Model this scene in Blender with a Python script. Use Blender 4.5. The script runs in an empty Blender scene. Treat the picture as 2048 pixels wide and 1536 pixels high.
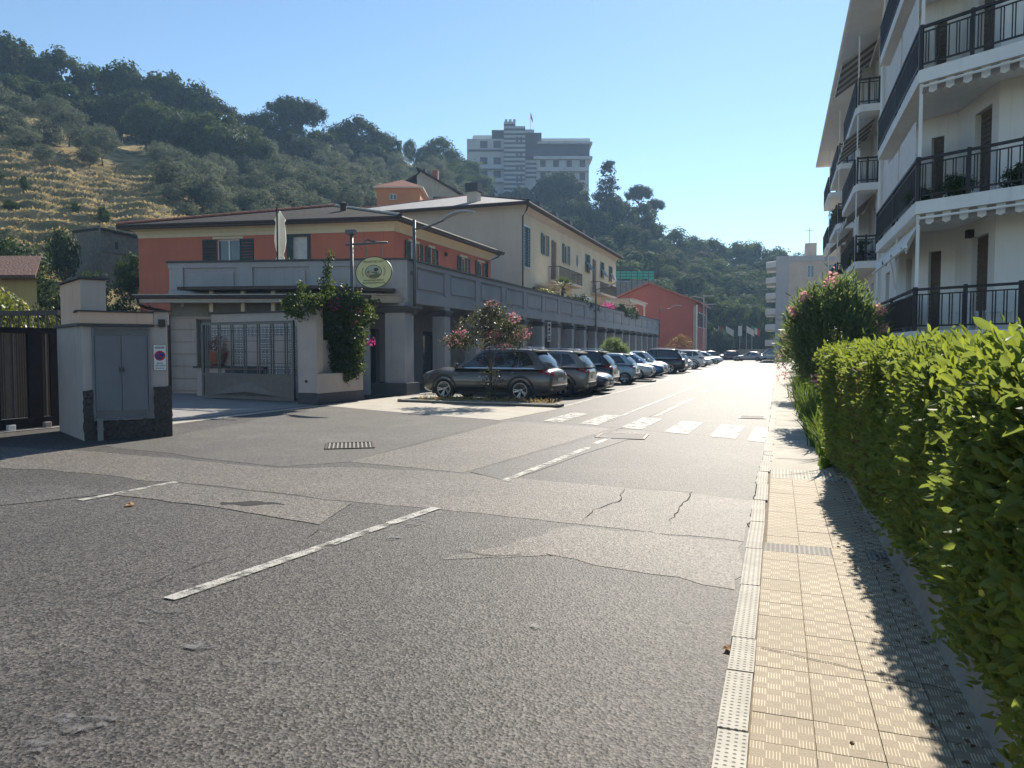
import bpy, bmesh, math, random
import numpy as np
from mathutils import Vector, Matrix
from mathutils.bvhtree import BVHTree
R = math.radians
SC = bpy.context.scene
COL = SC.collection
# ------------------------------------------------------------------ camera, sky, sun, exposure
CAM_H = 1.7
FPX = 1480.0                                     # focal length in pixels of the 2048 wide photograph
PITCH = math.atan(69 / 1480.0)
YAW = math.atan(532 / math.hypot(1480, 69))      # camera looks this far to the left of the street (+Y)
cam = bpy.data.cameras.new('camera')
cam.sensor_width = 36.0
cam.lens = 36.0 * FPX / 2048.0
cam.clip_start = 0.05
cam.clip_end = 4000
cam_o = bpy.data.objects.new('camera', cam)
COL.objects.link(cam_o)
cam_o.location = (0, 0, CAM_H)
cam_o.rotation_euler = (math.pi / 2 - PITCH, 0, YAW)
SC.camera = cam_o

SUN_EL, SUN_AZ = R(36), R(1.2)                   # azimuth measured from the street direction (+Y) towards +X
w = bpy.data.worlds.new('World'); SC.world = w; w.use_nodes = True
nt = w.node_tree
sky = nt.nodes.new('ShaderNodeTexSky'); sky.sky_type = 'NISHITA'; sky.sun_disc = False
sky.sun_elevation = SUN_EL; sky.sun_rotation = SUN_AZ
sky.air_density = 1.0; sky.dust_density = 0.05; sky.ozone_density = 1.0
bg = nt.nodes['Background']; bg.inputs[1].default_value = 0.082
tint = nt.nodes.new('ShaderNodeMix'); tint.data_type = 'RGBA'; tint.blend_type = 'MULTIPLY'; tint.inputs[0].default_value = 1.0; tint.inputs[7].default_value = (.85, .955, .99, 1)
nt.links.new(sky.outputs[0], tint.inputs[6]); nt.links.new(tint.outputs[2], bg.inputs[0])
sun = bpy.data.lights.new('sun', 'SUN'); sun.energy = 5.0; sun.angle = R(0.53); sun.color = (1.0, 0.92, 0.80)
sun_o = bpy.data.objects.new('sun', sun); COL.objects.link(sun_o)
SUN_DIR = Vector((math.sin(SUN_AZ) * math.cos(SUN_EL), math.cos(SUN_AZ) * math.cos(SUN_EL), math.sin(SUN_EL)))
sun_o.rotation_euler = SUN_DIR.to_track_quat('Z', 'Y').to_euler()
sun_o.location = (0, 60, 80)
vs = SC.view_settings
vs.view_transform = 'Standard'; vs.look = 'None'; vs.exposure = 0.95; vs.gamma = 1.0; vs.use_curve_mapping = False
cy = SC.cycles
cy.use_denoising = True
cy.use_adaptive_sampling = True; cy.adaptive_threshold = 0.02
cy.max_bounces = 5; cy.diffuse_bounces = 4; cy.glossy_bounces = 2; cy.transmission_bounces = 3
cy.transparent_max_bounces = 8; cy.volume_bounces = 0
cy.caustics_reflective = False; cy.caustics_refractive = False

# ------------------------------------------------------------------ where a point of the photograph lies in the place
_f = np.array([-math.sin(YAW) * math.cos(PITCH), math.cos(YAW) * math.cos(PITCH), -math.sin(PITCH)])
_r = np.array([math.cos(YAW), math.sin(YAW), 0.0])
_u = np.cross(_r, _f)
_C = np.array([0, 0, CAM_H])
def ray(x, y): return _f + _r * (x - 1024) / FPX + _u * (768 - y) / FPX
def G(x, y, z=0.0):
    d = ray(x, y); return _C + d * (z - CAM_H) / d[2]
def PYp(x, y, Y):
    d = ray(x, y); return _C + d * Y / d[1]
def PXp(x, y, X):
    d = ray(x, y); return _C + d * X / d[0]
def PD(x, y, D): return _C + ray(x, y) * D
def hz(y, D): return CAM_H + (699 - y) / FPX * D
def col_xy(px, D):                                # ground position at depth D in the picture column px
    p = _C + (_f * math.cos(PITCH) + np.array([0, 0, math.sin(PITCH)]) * 1.0) * 0
    fw = np.array([-math.sin(YAW), math.cos(YAW)]); rt = np.array([math.cos(YAW), math.sin(YAW)])
    return fw * D + rt * (px - 1024) / FPX * D

# ------------------------------------------------------------------ objects
def link(o, parent=None):
    COL.objects.link(o)
    if parent is not None: o.parent = parent
    return o
def tag(o, label=None, cat=None, group=None, kind=None):
    if label: o['label'] = label
    if cat: o['category'] = cat
    if group: o['group'] = group
    if kind: o['kind'] = kind
    return o
def empty(name, loc=(0, 0, 0), rz=0.0, label=None, cat=None, group=None):
    o = bpy.data.objects.new(name, None); link(o)
    o.empty_display_size = 0.2
    o.location = loc; o.rotation_euler = (0, 0, rz)
    return tag(o, label, cat, group)
def reparent(o, parent):
    """make o a part of parent while its mesh keeps standing where it was built"""
    o.parent = parent
    M_ = Matrix.Translation(parent.location) @ parent.rotation_euler.to_matrix().to_4x4()
    o.matrix_parent_inverse = M_.inverted()
    return o
class MB:
    """collects shapes of one object"""
    def __init__(s): s.v = []; s.f = []; s.m = []; s.mi = 0
    def quad(s, *p):
        n = len(s.v); s.v += [tuple(map(float, q)) for q in p]; s.f.append(tuple(range(n, n + len(p)))); s.m.append(s.mi); return s
    def hexa(s, b, t):                            # bottom and top rings of equal length
        n = len(s.v); k = len(b)
        s.v += [tuple(map(float, q)) for q in b] + [tuple(map(float, q)) for q in t]
        s.f.append(tuple(range(n + k - 1, n - 1, -1))); s.f.append(tuple(range(n + k, n + 2 * k)))
        for i in range(k):
            j = (i + 1) % k; s.f.append((n + i, n + j, n + k + j, n + k + i))
        s.m += [s.mi] * (k + 2); return s
    def box(s, x0, x1, y0, y1, z0, z1):
        x0, x1 = min(x0, x1), max(x0, x1); y0, y1 = min(y0, y1), max(y0, y1); z0, z1 = min(z0, z1), max(z0, z1)
        return s.hexa([(x0, y0, z0), (x1, y0, z0), (x1, y1, z0), (x0, y1, z0)], [(x0, y0, z1), (x1, y0, z1), (x1, y1, z1), (x0, y1, z1)])
    def tube(s, pts, r, n=8, r1=None, cap=True):
        pts = [Vector(p) for p in pts]; k = len(pts); base = len(s.v)
        up = Vector((0, 0, 1))
        for i, p in enumerate(pts):
            d = (pts[min(i + 1, k - 1)] - pts[max(i - 1, 0)]).normalized()
            a = d.cross(up) if abs(d.z) < .95 else d.cross(Vector((1, 0, 0)))
            a.normalize(); b = a.cross(d)
            rr = r if r1 is None else r + (r1 - r) * i / (k - 1)
            if isinstance(r, (list, tuple)): rr = r[i]
            for j in range(n):
                t = 2 * math.pi * j / n; q = p + (a * math.cos(t) + b * math.sin(t)) * rr
                s.v.append(tuple(q))
        for i in range(k - 1):
            for j in range(n):
                j2 = (j + 1) % n
                s.f.append((base + i * n + j, base + i * n + j2, base + (i + 1) * n + j2, base + (i + 1) * n + j)); s.m.append(s.mi)
        if cap:
            s.f.append(tuple(base + j for j in range(n - 1, -1, -1))); s.m.append(s.mi)
            s.f.append(tuple(base + (k - 1) * n + j for j in range(n))); s.m.append(s.mi)
        return s
    def lathe(s, prof, c=(0, 0, 0), n=16, axis='Z', cap=True):
        base = len(s.v); k = len(prof)
        for (r, h) in prof:
            for j in range(n):
                t = 2 * math.pi * j / n
                if axis == 'Z': q = (c[0] + r * math.cos(t), c[1] + r * math.sin(t), c[2] + h)
                else: q = (c[0] + r * math.cos(t), c[1] + h, c[2] + r * math.sin(t))
                s.v.append(q)
        for i in range(k - 1):
            for j in range(n):
                j2 = (j + 1) % n
                s.f.append((base + i * n + j, base + i * n + j2, base + (i + 1) * n + j2, base + (i + 1) * n + j)); s.m.append(s.mi)
        if cap:
            s.f.append(tuple(base + j for j in range(n - 1, -1, -1))); s.m.append(s.mi)
            s.f.append(tuple(base + (k - 1) * n + j for j in range(n))); s.m.append(s.mi)
        return s
    def mesh(s, name, mat, smooth=False):
        me = bpy.data.meshes.new(name)
        me.from_pydata(s.v, [], s.f)
        for m in (mat if isinstance(mat, (list, tuple)) else [mat]): me.materials.append(m)
        if isinstance(mat, (list, tuple)): me.polygons.foreach_set('material_index', s.m)
        if smooth: me.polygons.foreach_set('use_smooth', [True] * len(me.polygons))
        me.update()
        return me
    def build(s, name, mat, parent=None, smooth=False):
        o = bpy.data.objects.new(name, s.mesh(name, mat, smooth)); COL.objects.link(o)
        if parent is not None: reparent(o, parent)
        return o
def np_mesh(name, V, F, mats, mi=None, smooth=False):
    """fast mesh of equal-sized faces"""
    me = bpy.data.meshes.new(name); V = np.asarray(V, np.float32); F = np.asarray(F, np.int32); k = F.shape[1]
    me.vertices.add(len(V)); me.vertices.foreach_set('co', V.ravel())
    me.loops.add(F.size); me.loops.foreach_set('vertex_index', F.ravel())
    me.polygons.add(len(F)); me.polygons.foreach_set('loop_start', np.arange(0, F.size, k, dtype=np.int32))
    me.polygons.foreach_set('loop_total', np.full(len(F), k, np.int32))
    for m in (mats if isinstance(mats, (list, tuple)) else [mats]): me.materials.append(m)
    if mi is not None: me.polygons.foreach_set('material_index', np.asarray(mi, np.int32))
    if smooth: me.polygons.foreach_set('use_smooth', np.ones(len(F), bool))
    me.update(calc_edges=True); me.validate()
    return me
def obj(name, me, parent=None, loc=None, rot=None, scale=None):
    o = bpy.data.objects.new(name, me); COL.objects.link(o)
    if parent is not None: o.parent = parent
    if loc is not None: o.location = loc
    if rot is not None: o.rotation_euler = rot
    if scale is not None: o.scale = scale if hasattr(scale, '__len__') else (scale,) * 3
    return o
def bevel(o, wd=0.02, seg=2):
    m = o.modifiers.new('bevel', 'BEVEL'); m.width = wd; m.segments = seg; m.limit_method = 'ANGLE'; return o
class Frame:
    """a vertical wall line A->B; u runs along it, d points outwards (to the right of A->B)"""
    def __init__(s, A, B):
        s.A = np.array(A[:2], float); B = np.array(B[:2], float); s.L = float(np.hypot(*(B - s.A)))
        s.t = (B - s.A) / s.L; s.n = np.array([s.t[1], -s.t[0]])
    def p(s, u, z, d=0.0):
        q = s.A + s.t * u + s.n * d; return (q[0], q[1], z)
    def box(s, mb, u0, u1, z0, z1, d0, d1):
        p = s.p
        return mb.hexa([p(u0, z0, d0), p(u0, z0, d1), p(u1, z0, d1), p(u1, z0, d0)], [p(u0, z1, d0), p(u0, z1, d1), p(u1, z1, d1), p(u1, z1, d0)])
    def rect(s, mb, u0, u1, z0, z1, d):
        p = s.p; return mb.quad(p(u0, z0, d), p(u1, z0, d), p(u1, z1, d), p(u0, z1, d))
    def u_of(s, x, y):
        """(u, z) where the ray of a photograph point meets this wall plane"""
        d = ray(x, y); t = (s.n @ s.A) / (s.n @ d[:2]); P = _C + d * t
        return float((P[:2] - s.A) @ s.t), float(P[2])
    def wall(s, mb, u0, u1, z0, z1, holes=(), rev=0.15, d=0.0):
        """front skin with rectangular openings and their reveals"""
        us = sorted({u0, u1, *[q for h in holes for q in h[:2]]}); zs = sorted({z0, z1, *[q for h in holes for q in h[2:4]]})
        for a, b in zip(us, us[1:]):
            for c, e in zip(zs, zs[1:]):
                m, n = (a + b) / 2, (c + e) / 2
                if a < u0 - 1e-6 or b > u1 + 1e-6 or c < z0 - 1e-6 or e > z1 + 1e-6: continue
                if any(h[0] < m < h[1] and h[2] < n < h[3] for h in holes): continue
                s.rect(mb, a, b, c, e, d)
        p = s.p
        for (a, b, c, e) in [h[:4] for h in holes]:
            mb.quad(p(a, c, d), p(a, e, d), p(a, e, d - rev), p(a, c, d - rev)); mb.quad(p(b, c, d - rev), p(b, e, d - rev), p(b, e, d), p(b, c, d))
            mb.quad(p(a, e, d), p(b, e, d), p(b, e, d - rev), p(a, e, d - rev)); mb.quad(p(a, c, d - rev), p(b, c, d - rev), p(b, c, d), p(a, c, d))
        return mb

# ------------------------------------------------------------------ materials
def _mix(nt, fac, a, b):
    m = nt.nodes.new('ShaderNodeMix'); m.data_type = 'RGBA'
    for s_, v in ((0, fac), (6, a), (7, b)):
        if hasattr(v, 'links'): nt.links.new(v, m.inputs[s_])
        elif s_ == 0: m.inputs[0].default_value = v
        else: m.inputs[s_].default_value = (*v, 1)
    return m.outputs[2]
def _noise(nt, vec, scale, detail=4, rough=.6):
    n = nt.nodes.new('ShaderNodeTexNoise'); n.inputs['Scale'].default_value = scale; n.inputs['Detail'].default_value = detail; n.inputs['Roughness'].default_value = rough
    if vec is not None: nt.links.new(vec, n.inputs['Vector'])
    return n.outputs['Fac']
def _range(nt, v, a, b, c=0., d=1.):
    m = nt.nodes.new('ShaderNodeMapRange'); nt.links.new(v, m.inputs[0])
    for i, q in enumerate((a, b, c, d)): m.inputs[i + 1].default_value = q
    return m.outputs[0]
def _vec(nt, scale=(1, 1, 1), out='Object', rot=(0, 0, 0)):
    t = nt.nodes.new('ShaderNodeTexCoord'); m = nt.nodes.new('ShaderNodeMapping'); nt.links.new(t.outputs[out], m.inputs[0])
    m.inputs['Scale'].default_value = scale; m.inputs['Rotation'].default_value = rot
    return m.outputs[0]
def _math(nt, op, a, b=None):
    m = nt.nodes.new('ShaderNodeMath'); m.operation = op
    for i, v in enumerate((a, b)):
        if v is None: continue
        if hasattr(v, 'links'): nt.links.new(v, m.inputs[i])
        else: m.inputs[i].default_value = v
    return m.outputs[0]
def _bump(nt, hgt, strength, dist, bsdf):
    b = nt.nodes.new('ShaderNodeBump'); b.inputs['Strength'].default_value = strength; b.inputs['Distance'].default_value = dist
    nt.links.new(hgt, b.inputs['Height']); nt.links.new(b.outputs[0], bsdf.inputs['Normal']); return b
def base_mat(name):
    m = bpy.data.materials.new(name); m.use_nodes = True; return m, m.node_tree, m.node_tree.nodes['Principled BSDF']
def M(name, c, c2=None, sc=3., r=.75, bump=0., bsc=40., metal=0., spec=.4, coat=0., streak=0., dirt=None, bd=.01):
    """plain surface: two tones mixed by noise, optional rain streaks and fine relief"""
    m, nt, b = base_mat(name)
    b.inputs['Roughness'].default_value = r; b.inputs['Metallic'].default_value = metal; b.inputs['Specular IOR Level'].default_value = spec
    b.inputs['Coat Weight'].default_value = coat; b.inputs['Coat Roughness'].default_value = .04
    if c2 is None: c2 = tuple(q * .86 for q in c)
    v = _vec(nt)
    col = _mix(nt, _range(nt, _noise(nt, v, sc, 5), .35, .65), c, c2)
    if streak:
        v2 = _vec(nt, (7, 7, .35)); n2 = _range(nt, _noise(nt, v2, 1.0, 4), .55, .8, 0, streak)
        col = _mix(nt, n2, col, dirt or tuple(q * .45 for q in c))
    nt.links.new(col, b.inputs['Base Color'])
    if bump: _bump(nt, _noise(nt, v, bsc, 3), bump, bd, b)
    return m
def leaf_mat(name, c, c2, trans=.45, r=.45, tcol=None, spec=.3):
    m, nt, b = base_mat(name)
    g = nt.nodes.new('ShaderNodeNewGeometry')
    v = _vec(nt)
    f1 = _math(nt, 'MULTIPLY', g.outputs['Random Per Island'], .55); f2 = _math(nt, 'MULTIPLY', _range(nt, _noise(nt, v, 1.2, 2), .35, .65), .3)
    oi = nt.nodes.new('ShaderNodeObjectInfo'); f3 = _math(nt, 'MULTIPLY', oi.outputs['Random'], .3)
    col = _mix(nt, _math(nt, 'ADD', _math(nt, 'ADD', f1, f2), f3), c, c2)
    nt.links.new(col, b.inputs['Base Color']); b.inputs['Roughness'].default_value = r; b.inputs['Specular IOR Level'].default_value = spec
    t = nt.nodes.new('ShaderNodeBsdfTranslucent')
    tc = tcol or (min(1, c2[0] * 2.2), min(1, c2[1] * 2.0), c2[2] * .8)
    nt.links.new(_mix(nt, .65, col, tc), t.inputs[0])
    mx = nt.nodes.new('ShaderNodeMixShader'); mx.inputs[0].default_value = trans
    nt.links.new(b.outputs[0], mx.inputs[1]); nt.links.new(t.outputs[0], mx.inputs[2])
    nt.links.new(mx.outputs[0], nt.nodes['Material Output'].inputs[0])
    return m
def glass_mat(name, c=(.03, .04, .05), r=.04, spec=.9):
    m, nt, b = base_mat(name)
    b.inputs['Base Color'].default_value = (*c, 1); b.inputs['Roughness'].default_value = r; b.inputs['Specular IOR Level'].default_value = spec
    v = _vec(nt); _bump(nt, _noise(nt, v, 1.5, 1), .05, .02, b)
    return m
def paint_car(name, c, metal=.35):
    m, nt, b = base_mat(name)
    v = _vec(nt)
    col = _mix(nt, _range(nt, _noise(nt, v, 2.5, 6), .45, .8, 0, .35), c, tuple(q * .7 + .03 for q in c))
    nt.links.new(col, b.inputs['Base Color'])
    b.inputs['Metallic'].default_value = metal; b.inputs['Roughness'].default_value = .34
    b.inputs['Coat Weight'].default_value = .9; b.inputs['Coat Roughness'].default_value = .05
    return m
def asphalt(name, c, c2, grain=1., big=.7, rough=.68):
    m, nt, b = base_mat(name)
    v = _vec(nt)
    col = _mix(nt, _range(nt, _noise(nt, v, big, 5, .65), .36, .64), c, c2)
    n2 = _range(nt, _noise(nt, v, .23, 6, .7), .42, .72, 0, .8)
    col = _mix(nt, n2, col, tuple((a + q) * .33 for a, q in zip(c, c2)))
    n3 = _range(nt, _noise(nt, v, .55, 7, .75), .55, .75, 0, .7)
    col = _mix(nt, n3, col, tuple(max(a, q) * 1.45 for a, q in zip(c, c2)))
    vo = nt.nodes.new('ShaderNodeTexVoronoi'); vo.inputs['Scale'].default_value = 62; nt.links.new(v, vo.inputs['Vector'])
    sep = nt.nodes.new('ShaderNodeSeparateColor'); nt.links.new(vo.outputs['Color'], sep.inputs[0])
    st = _range(nt, sep.outputs[0], .0, 1., 1 - .78 * grain, 1 + 1.15 * grain)
    fine = _math(nt, 'MULTIPLY', _range(nt, _noise(nt, v, 240, 2), .3, .7, 1 - .4 * grain, 1 + .4 * grain), _range(nt, _noise(nt, v, 17, 5, .7), .3, .7, 1 - .35 * grain, 1 + .35 * grain))
    mul = nt.nodes.new('ShaderNodeVectorMath'); mul.operation = 'SCALE'; nt.links.new(col, mul.inputs[0]); nt.links.new(_math(nt, 'MULTIPLY', st, fine), mul.inputs[3])
    nt.links.new(mul.outputs[0], b.inputs['Base Color'])
    b.inputs['Roughness'].default_value = rough; b.inputs['Specular IOR Level'].default_value = .3
    _bump(nt, _math(nt, 'ADD', vo.outputs['Distance'], _noise(nt, v, 60, 3)), .55 * grain + .1, .006, b)
    return m
def worn_paint(name, c, lo=.42, hi=.5, sc=9.):
    """road paint with bare asphalt showing where it has worn off"""
    m, nt, b = base_mat(name)
    v = _vec(nt)
    nt.links.new(_mix(nt, _range(nt, _noise(nt, v, 4), .3, .7), c, tuple(q * .75 for q in c)), b.inputs['Base Color']); b.inputs['Roughness'].default_value = .6
    f = _math(nt, 'MULTIPLY', _range(nt, _noise(nt, v, sc, 5, .7), lo, hi), _range(nt, _noise(nt, v, 70, 3, .7), .36, .46))
    t = nt.nodes.new('ShaderNodeBsdfTransparent'); mx = nt.nodes.new('ShaderNodeMixShader')
    nt.links.new(f, mx.inputs[0]); nt.links.new(t.outputs[0], mx.inputs[1]); nt.links.new(b.outputs[0], mx.inputs[2])
    nt.links.new(mx.outputs[0], nt.nodes['Material Output'].inputs[0])
    return m
rng = np.random.default_rng(7); random.seed(7)
# ------------------------------------------------------------------ shared materials
m_ground = M('earth', (.16, .13, .09), (.10, .10, .06), sc=.4, r=.95, bump=.4, bsc=3, bd=.2)
m_road = asphalt('asphalt', (.064, .058, .051), (.05, .046, .042))
m_road_smooth = asphalt('asphalt_smooth', (.092, .085, .075), (.076, .071, .064), grain=.55, rough=.75)
m_road_pale = asphalt('asphalt_pale', (.122, .109, .092), (.098, .088, .076), grain=.8)
m_road_dark = asphalt('asphalt_dark', (.074, .068, .062), (.06, .056, .052), grain=.9)
m_crack = M('crack', (.018, .016, .014), r=.95)
m_paint = worn_paint('road_paint', (.50, .48, .42), .38, .58, 5.)
m_paint_old = worn_paint('road_paint_old', (.46, .44, .385), .38, .54, 6.)
m_tar = worn_paint('tar_spill', (.15, .145, .14), .42, .62, 12.)
m_conc = M('concrete', (.40, .37, .31), (.32, .29, .24), sc=1.2, r=.85, bump=.3, bsc=30, streak=0)
m_conc_dark = M('concrete_grey', (.26, .25, .23), (.2, .19, .175), sc=2, r=.9, bump=.4, bsc=25)
m_kerb = M('kerb_stone', (.44, .41, .35), (.33, .31, .26), sc=5, r=.85, bump=.3, bsc=60)

def tile_mat():
    m, nt, b = base_mat('ribbed_tile')
    v = _vec(nt)
    c = .0635
    sx = nt.nodes.new('ShaderNodeSeparateXYZ'); nt.links.new(v, sx.inputs[0])
    ch = nt.nodes.new('ShaderNodeTexChecker'); ch.inputs['Scale'].default_value = 1 / c
    off = nt.nodes.new('ShaderNodeVectorMath'); off.operation = 'ADD'; off.inputs[1].default_value = (10 * c, 10 * c, .3 * c); nt.links.new(v, off.inputs[0]); nt.links.new(off.outputs[0], ch.inputs['Vector'])
    def rib(s, k):
        return _range(nt, _math(nt, 'SINE', _math(nt, 'MULTIPLY', s, 2 * math.pi * k / c)), -.3, .5)
    ra, rb = rib(sx.outputs[0], 5), _range(nt, _noise(nt, v, 60, 4), .3, .7)
    hgt = _math(nt, 'ADD', _math(nt, 'MULTIPLY', ch.outputs['Fac'], ra), _math(nt, 'MULTIPLY', _math(nt, 'SUBTRACT', 1., ch.outputs['Fac']), _math(nt, 'MULTIPLY', rb, .45)))
    oi = nt.nodes.new('ShaderNodeObjectInfo')
    base = _mix(nt, oi.outputs['Random'], (.50, .415, .285), (.61, .52, .375))
    geo = nt.nodes.new('ShaderNodeNewGeometry')
    base = _mix(nt, _range(nt, _noise(nt, geo.outputs['Position'], 2.3, 7, .7), .46, .72, 0, .7), base, (.26, .215, .16))
    base = _mix(nt, _range(nt, _noise(nt, geo.outputs['Position'], 9, 6, .7), .58, .7, 0, .55), base, (.15, .125, .1))
    base = _mix(nt, ch.outputs['Fac'], _mix(nt, .7, base, (.30, .24, .165)), base)
    col = _mix(nt, hgt, _mix(nt, .75, base, (.19, .15, .095)), base)
    nt.links.new(col, b.inputs['Base Color']); b.inputs['Roughness'].default_value = .8
    _bump(nt, hgt, .6, .004, b)
    return m
m_tile = tile_mat()
def dot_mat(name, base_c, sp=.03, r=.32):
    m, nt, b = base_mat(name)
    v = _vec(nt, (1 / sp, 1 / sp, 0))
    fr = nt.nodes.new('ShaderNodeVectorMath'); fr.operation = 'FRACTION'; nt.links.new(v, fr.inputs[0])
    sub = nt.nodes.new('ShaderNodeVectorMath'); sub.operation = 'DISTANCE'; nt.links.new(fr.outputs[0], sub.inputs[0]); sub.inputs[1].default_value = (.5, .5, 0)
    h_ = _range(nt, sub.outputs['Value'], r - .07, r + .07, 0, 1)
    geo = nt.nodes.new('ShaderNodeNewGeometry')
    base = _mix(nt, _range(nt, _noise(nt, geo.outputs['Position'], 5, 5), .35, .7), base_c, tuple(q * .7 for q in base_c))
    nt.links.new(_mix(nt, h_, tuple(q * .38 for q in base_c), base), b.inputs['Base Color']); b.inputs['Roughness'].default_value = .85
    _bump(nt, h_, .6, .005, b)
    return m
m_kdot = dot_mat('dotted_kerb', (.46, .43, .365), .031, .22)
m_tdot = dot_mat('dotted_tile', (.50, .46, .385), .042, .3)
m_tgrey = dot_mat('grey_tile', (.30, .28, .25), .036, .34)

# ------------------------------------------------------------------ ground, road, pavement
g = MB(); g.quad((-520, -520, -.03), (520, -520, -.03), (520, 520, -.03), (-520, 520, -.03))
tag(g.build('ground', m_ground), 'dry earth around the street and the houses', kind='structure')
rd = MB(); rd.quad((-60, -30, 0), (-.12, -30, 0), (-.12, 140, 0), (-60, 140, 0))
road = tag(rd.build('road', m_road), 'grey asphalt street running away between houses', kind='structure')
def sheet(name, pts, z, mat, parent=None, label=None):
    o = MB().quad(*[(p[0], p[1], z) for p in pts]).build(name, mat, parent)
    if label: o['label'] = label
    return o
def px_sheet(name, pts, z, mat, parent=road, label=None, jag=.05, n=7):
    """polygon on the ground with slightly uneven edges"""
    P = [G(*p) for p in pts]; out = []
    for a, b in zip(P, P[1:] + P[:1]):
        for k in range(n):
            q = a + (b - a) * k / n
            if k: q = q + rng.normal(0, jag, 3) * min(1, np.linalg.norm(b - a) / 3)
            out.append(q)
    return sheet(name, out, z, mat, parent, label)
px_sheet('asphalt_patch', [(205, 891), (342, 874), (600, 822), (645, 812), (1000, 842), (700, 924), (560, 934)], .003, m_road_smooth)
px_sheet('asphalt_patch', [(700, 924), (1015, 843), (1075, 845), (1225, 858), (925, 946)], .003, m_road_pale, jag=.02)
px_sheet('asphalt_patch', [(-60, 935), (100, 940), (350, 964), (710, 1004), (880, 1019), (1150, 1048), (1488, 1084), (1514, 1003), (1380, 987), (1150, 967), (930, 948), (700, 934), (560, 937), (200, 904), (-60, 890)], .003, m_road_pale, jag=.04)
px_sheet('asphalt_patch', [(225, 990), (350, 966), (705, 1006), (640, 1050), (440, 1016)], .006, m_road_pale, jag=.03)
px_sheet('asphalt_patch', [(-80, 975), (150, 970), (210, 990), (-80, 1020)], .006, m_road_dark, jag=.03)
px_sheet('asphalt_patch', [(940, 944), (1215, 868), (1290, 868), (1010, 962)], .006, m_road_dark, jag=.02)
px_sheet('asphalt_patch', [(880, 1120), (1150, 1052), (1485, 1086), (1470, 1180), (1100, 1110)], .003, m_road_pale, jag=.06)
def crack(pts, wd=.018, z=.0085):
    P = [G(*p) for p in pts]; fine = []
    for a, b in zip(P, P[1:]):
        k = max(2, int(np.linalg.norm(b - a) / .12))
        for i in range(k): fine.append(a + (b - a) * i / k + np.append(rng.normal(0, .018, 2), 0))
    fine.append(P[-1]); mb = MB()
    pv = None
    for i, q in enumerate(fine):
        d = fine[min(i + 1, len(fine) - 1)] - fine[max(i - 1, 0)]; nn = np.array([-d[1], d[0], 0]); nn /= np.linalg.norm(nn) + 1e-9
        ww = wd * .5 * (.35 + .9 * rng.random()) * math.sin(math.pi * (i + .6) / (len(fine) + .2))
        e = (q + nn * ww / 2, q - nn * ww / 2)
        if pv: mb.quad((*pv[0][:2], z), (*pv[1][:2], z), (*e[1][:2], z), (*e[0][:2], z))
        pv = e
    return mb.build('crack', m_crack, road)
for c_, w_ in [([(0, 1268), (220, 1190), (420, 1125), (610, 1078)], .02), ([(610, 1078), (640, 1060), (700, 1068)], .03), 
               ([(1160, 1048), (1190, 1020), (1240, 1000), (1250, 975)], .03), ([(1335, 1052), (1360, 1015), (1385, 985), (1250, 975)], .026), ([(925, 946), (1230, 862), (1400, 792)], .02),
               ([(1505, 1010), (1500, 1060), (1515, 960), (1530, 905)], .03),
               ([(900, 1100), (1000, 1112), (1060, 1110)], .035), ([(1070, 843), (1300, 862), (1520, 880)], .02)]:
    crack(c_, w_)
# sunken hole in the pale patch, tar spills, a grate, dry leaves
hole = MB(); hp = [G(440 + 60 * (1 + math.cos(t)) * (1 + .15 * math.sin(3 * t)), 1008 + 3.6 * math.sin(t) + 1.5 * math.sin(5 * t)) for t in np.linspace(0, 2 * math.pi, 24)[:-1]]
hole.quad(*[(p[0], p[1], .009) for p in hp]); hole.build('pothole', m_crack, road)
def blob(px, py, wx, wy, mat, name='tar_spill', z=.009):
    ph = rng.random(4) * 6
    pts = [G(px + wx * math.cos(t) * (1 + .3 * math.sin(3 * t + ph[0]) + .15 * math.sin(7 * t + ph[1])), py + wy * math.sin(t) * (1 + .3 * math.sin(2 * t + ph[2]) + .2 * math.sin(5 * t + ph[3]))) for t in np.linspace(0, 2 * math.pi, 36)[:-1]]
    sheet(name, pts, z, mat, road)
for q in [(330, 1223, 35, 5), (400, 1293, 40, 7), (550, 1326, 16, 7), (150, 1450, 55, 15), (75, 1492, 32, 16), (200, 1440, 50, 7), (1070, 1254, 9, 5), (820, 1045, 28, 7), (1300, 1140, 6, 2.5), (290, 1243, 14, 3), (1100, 1108, 7, 2.5), (622, 1120, 9, 2), (1385, 1252, 6, 3), (1240, 870, 38, 7), (785, 1077, 14, 3)]:
    blob(*q, m_tar)
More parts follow.
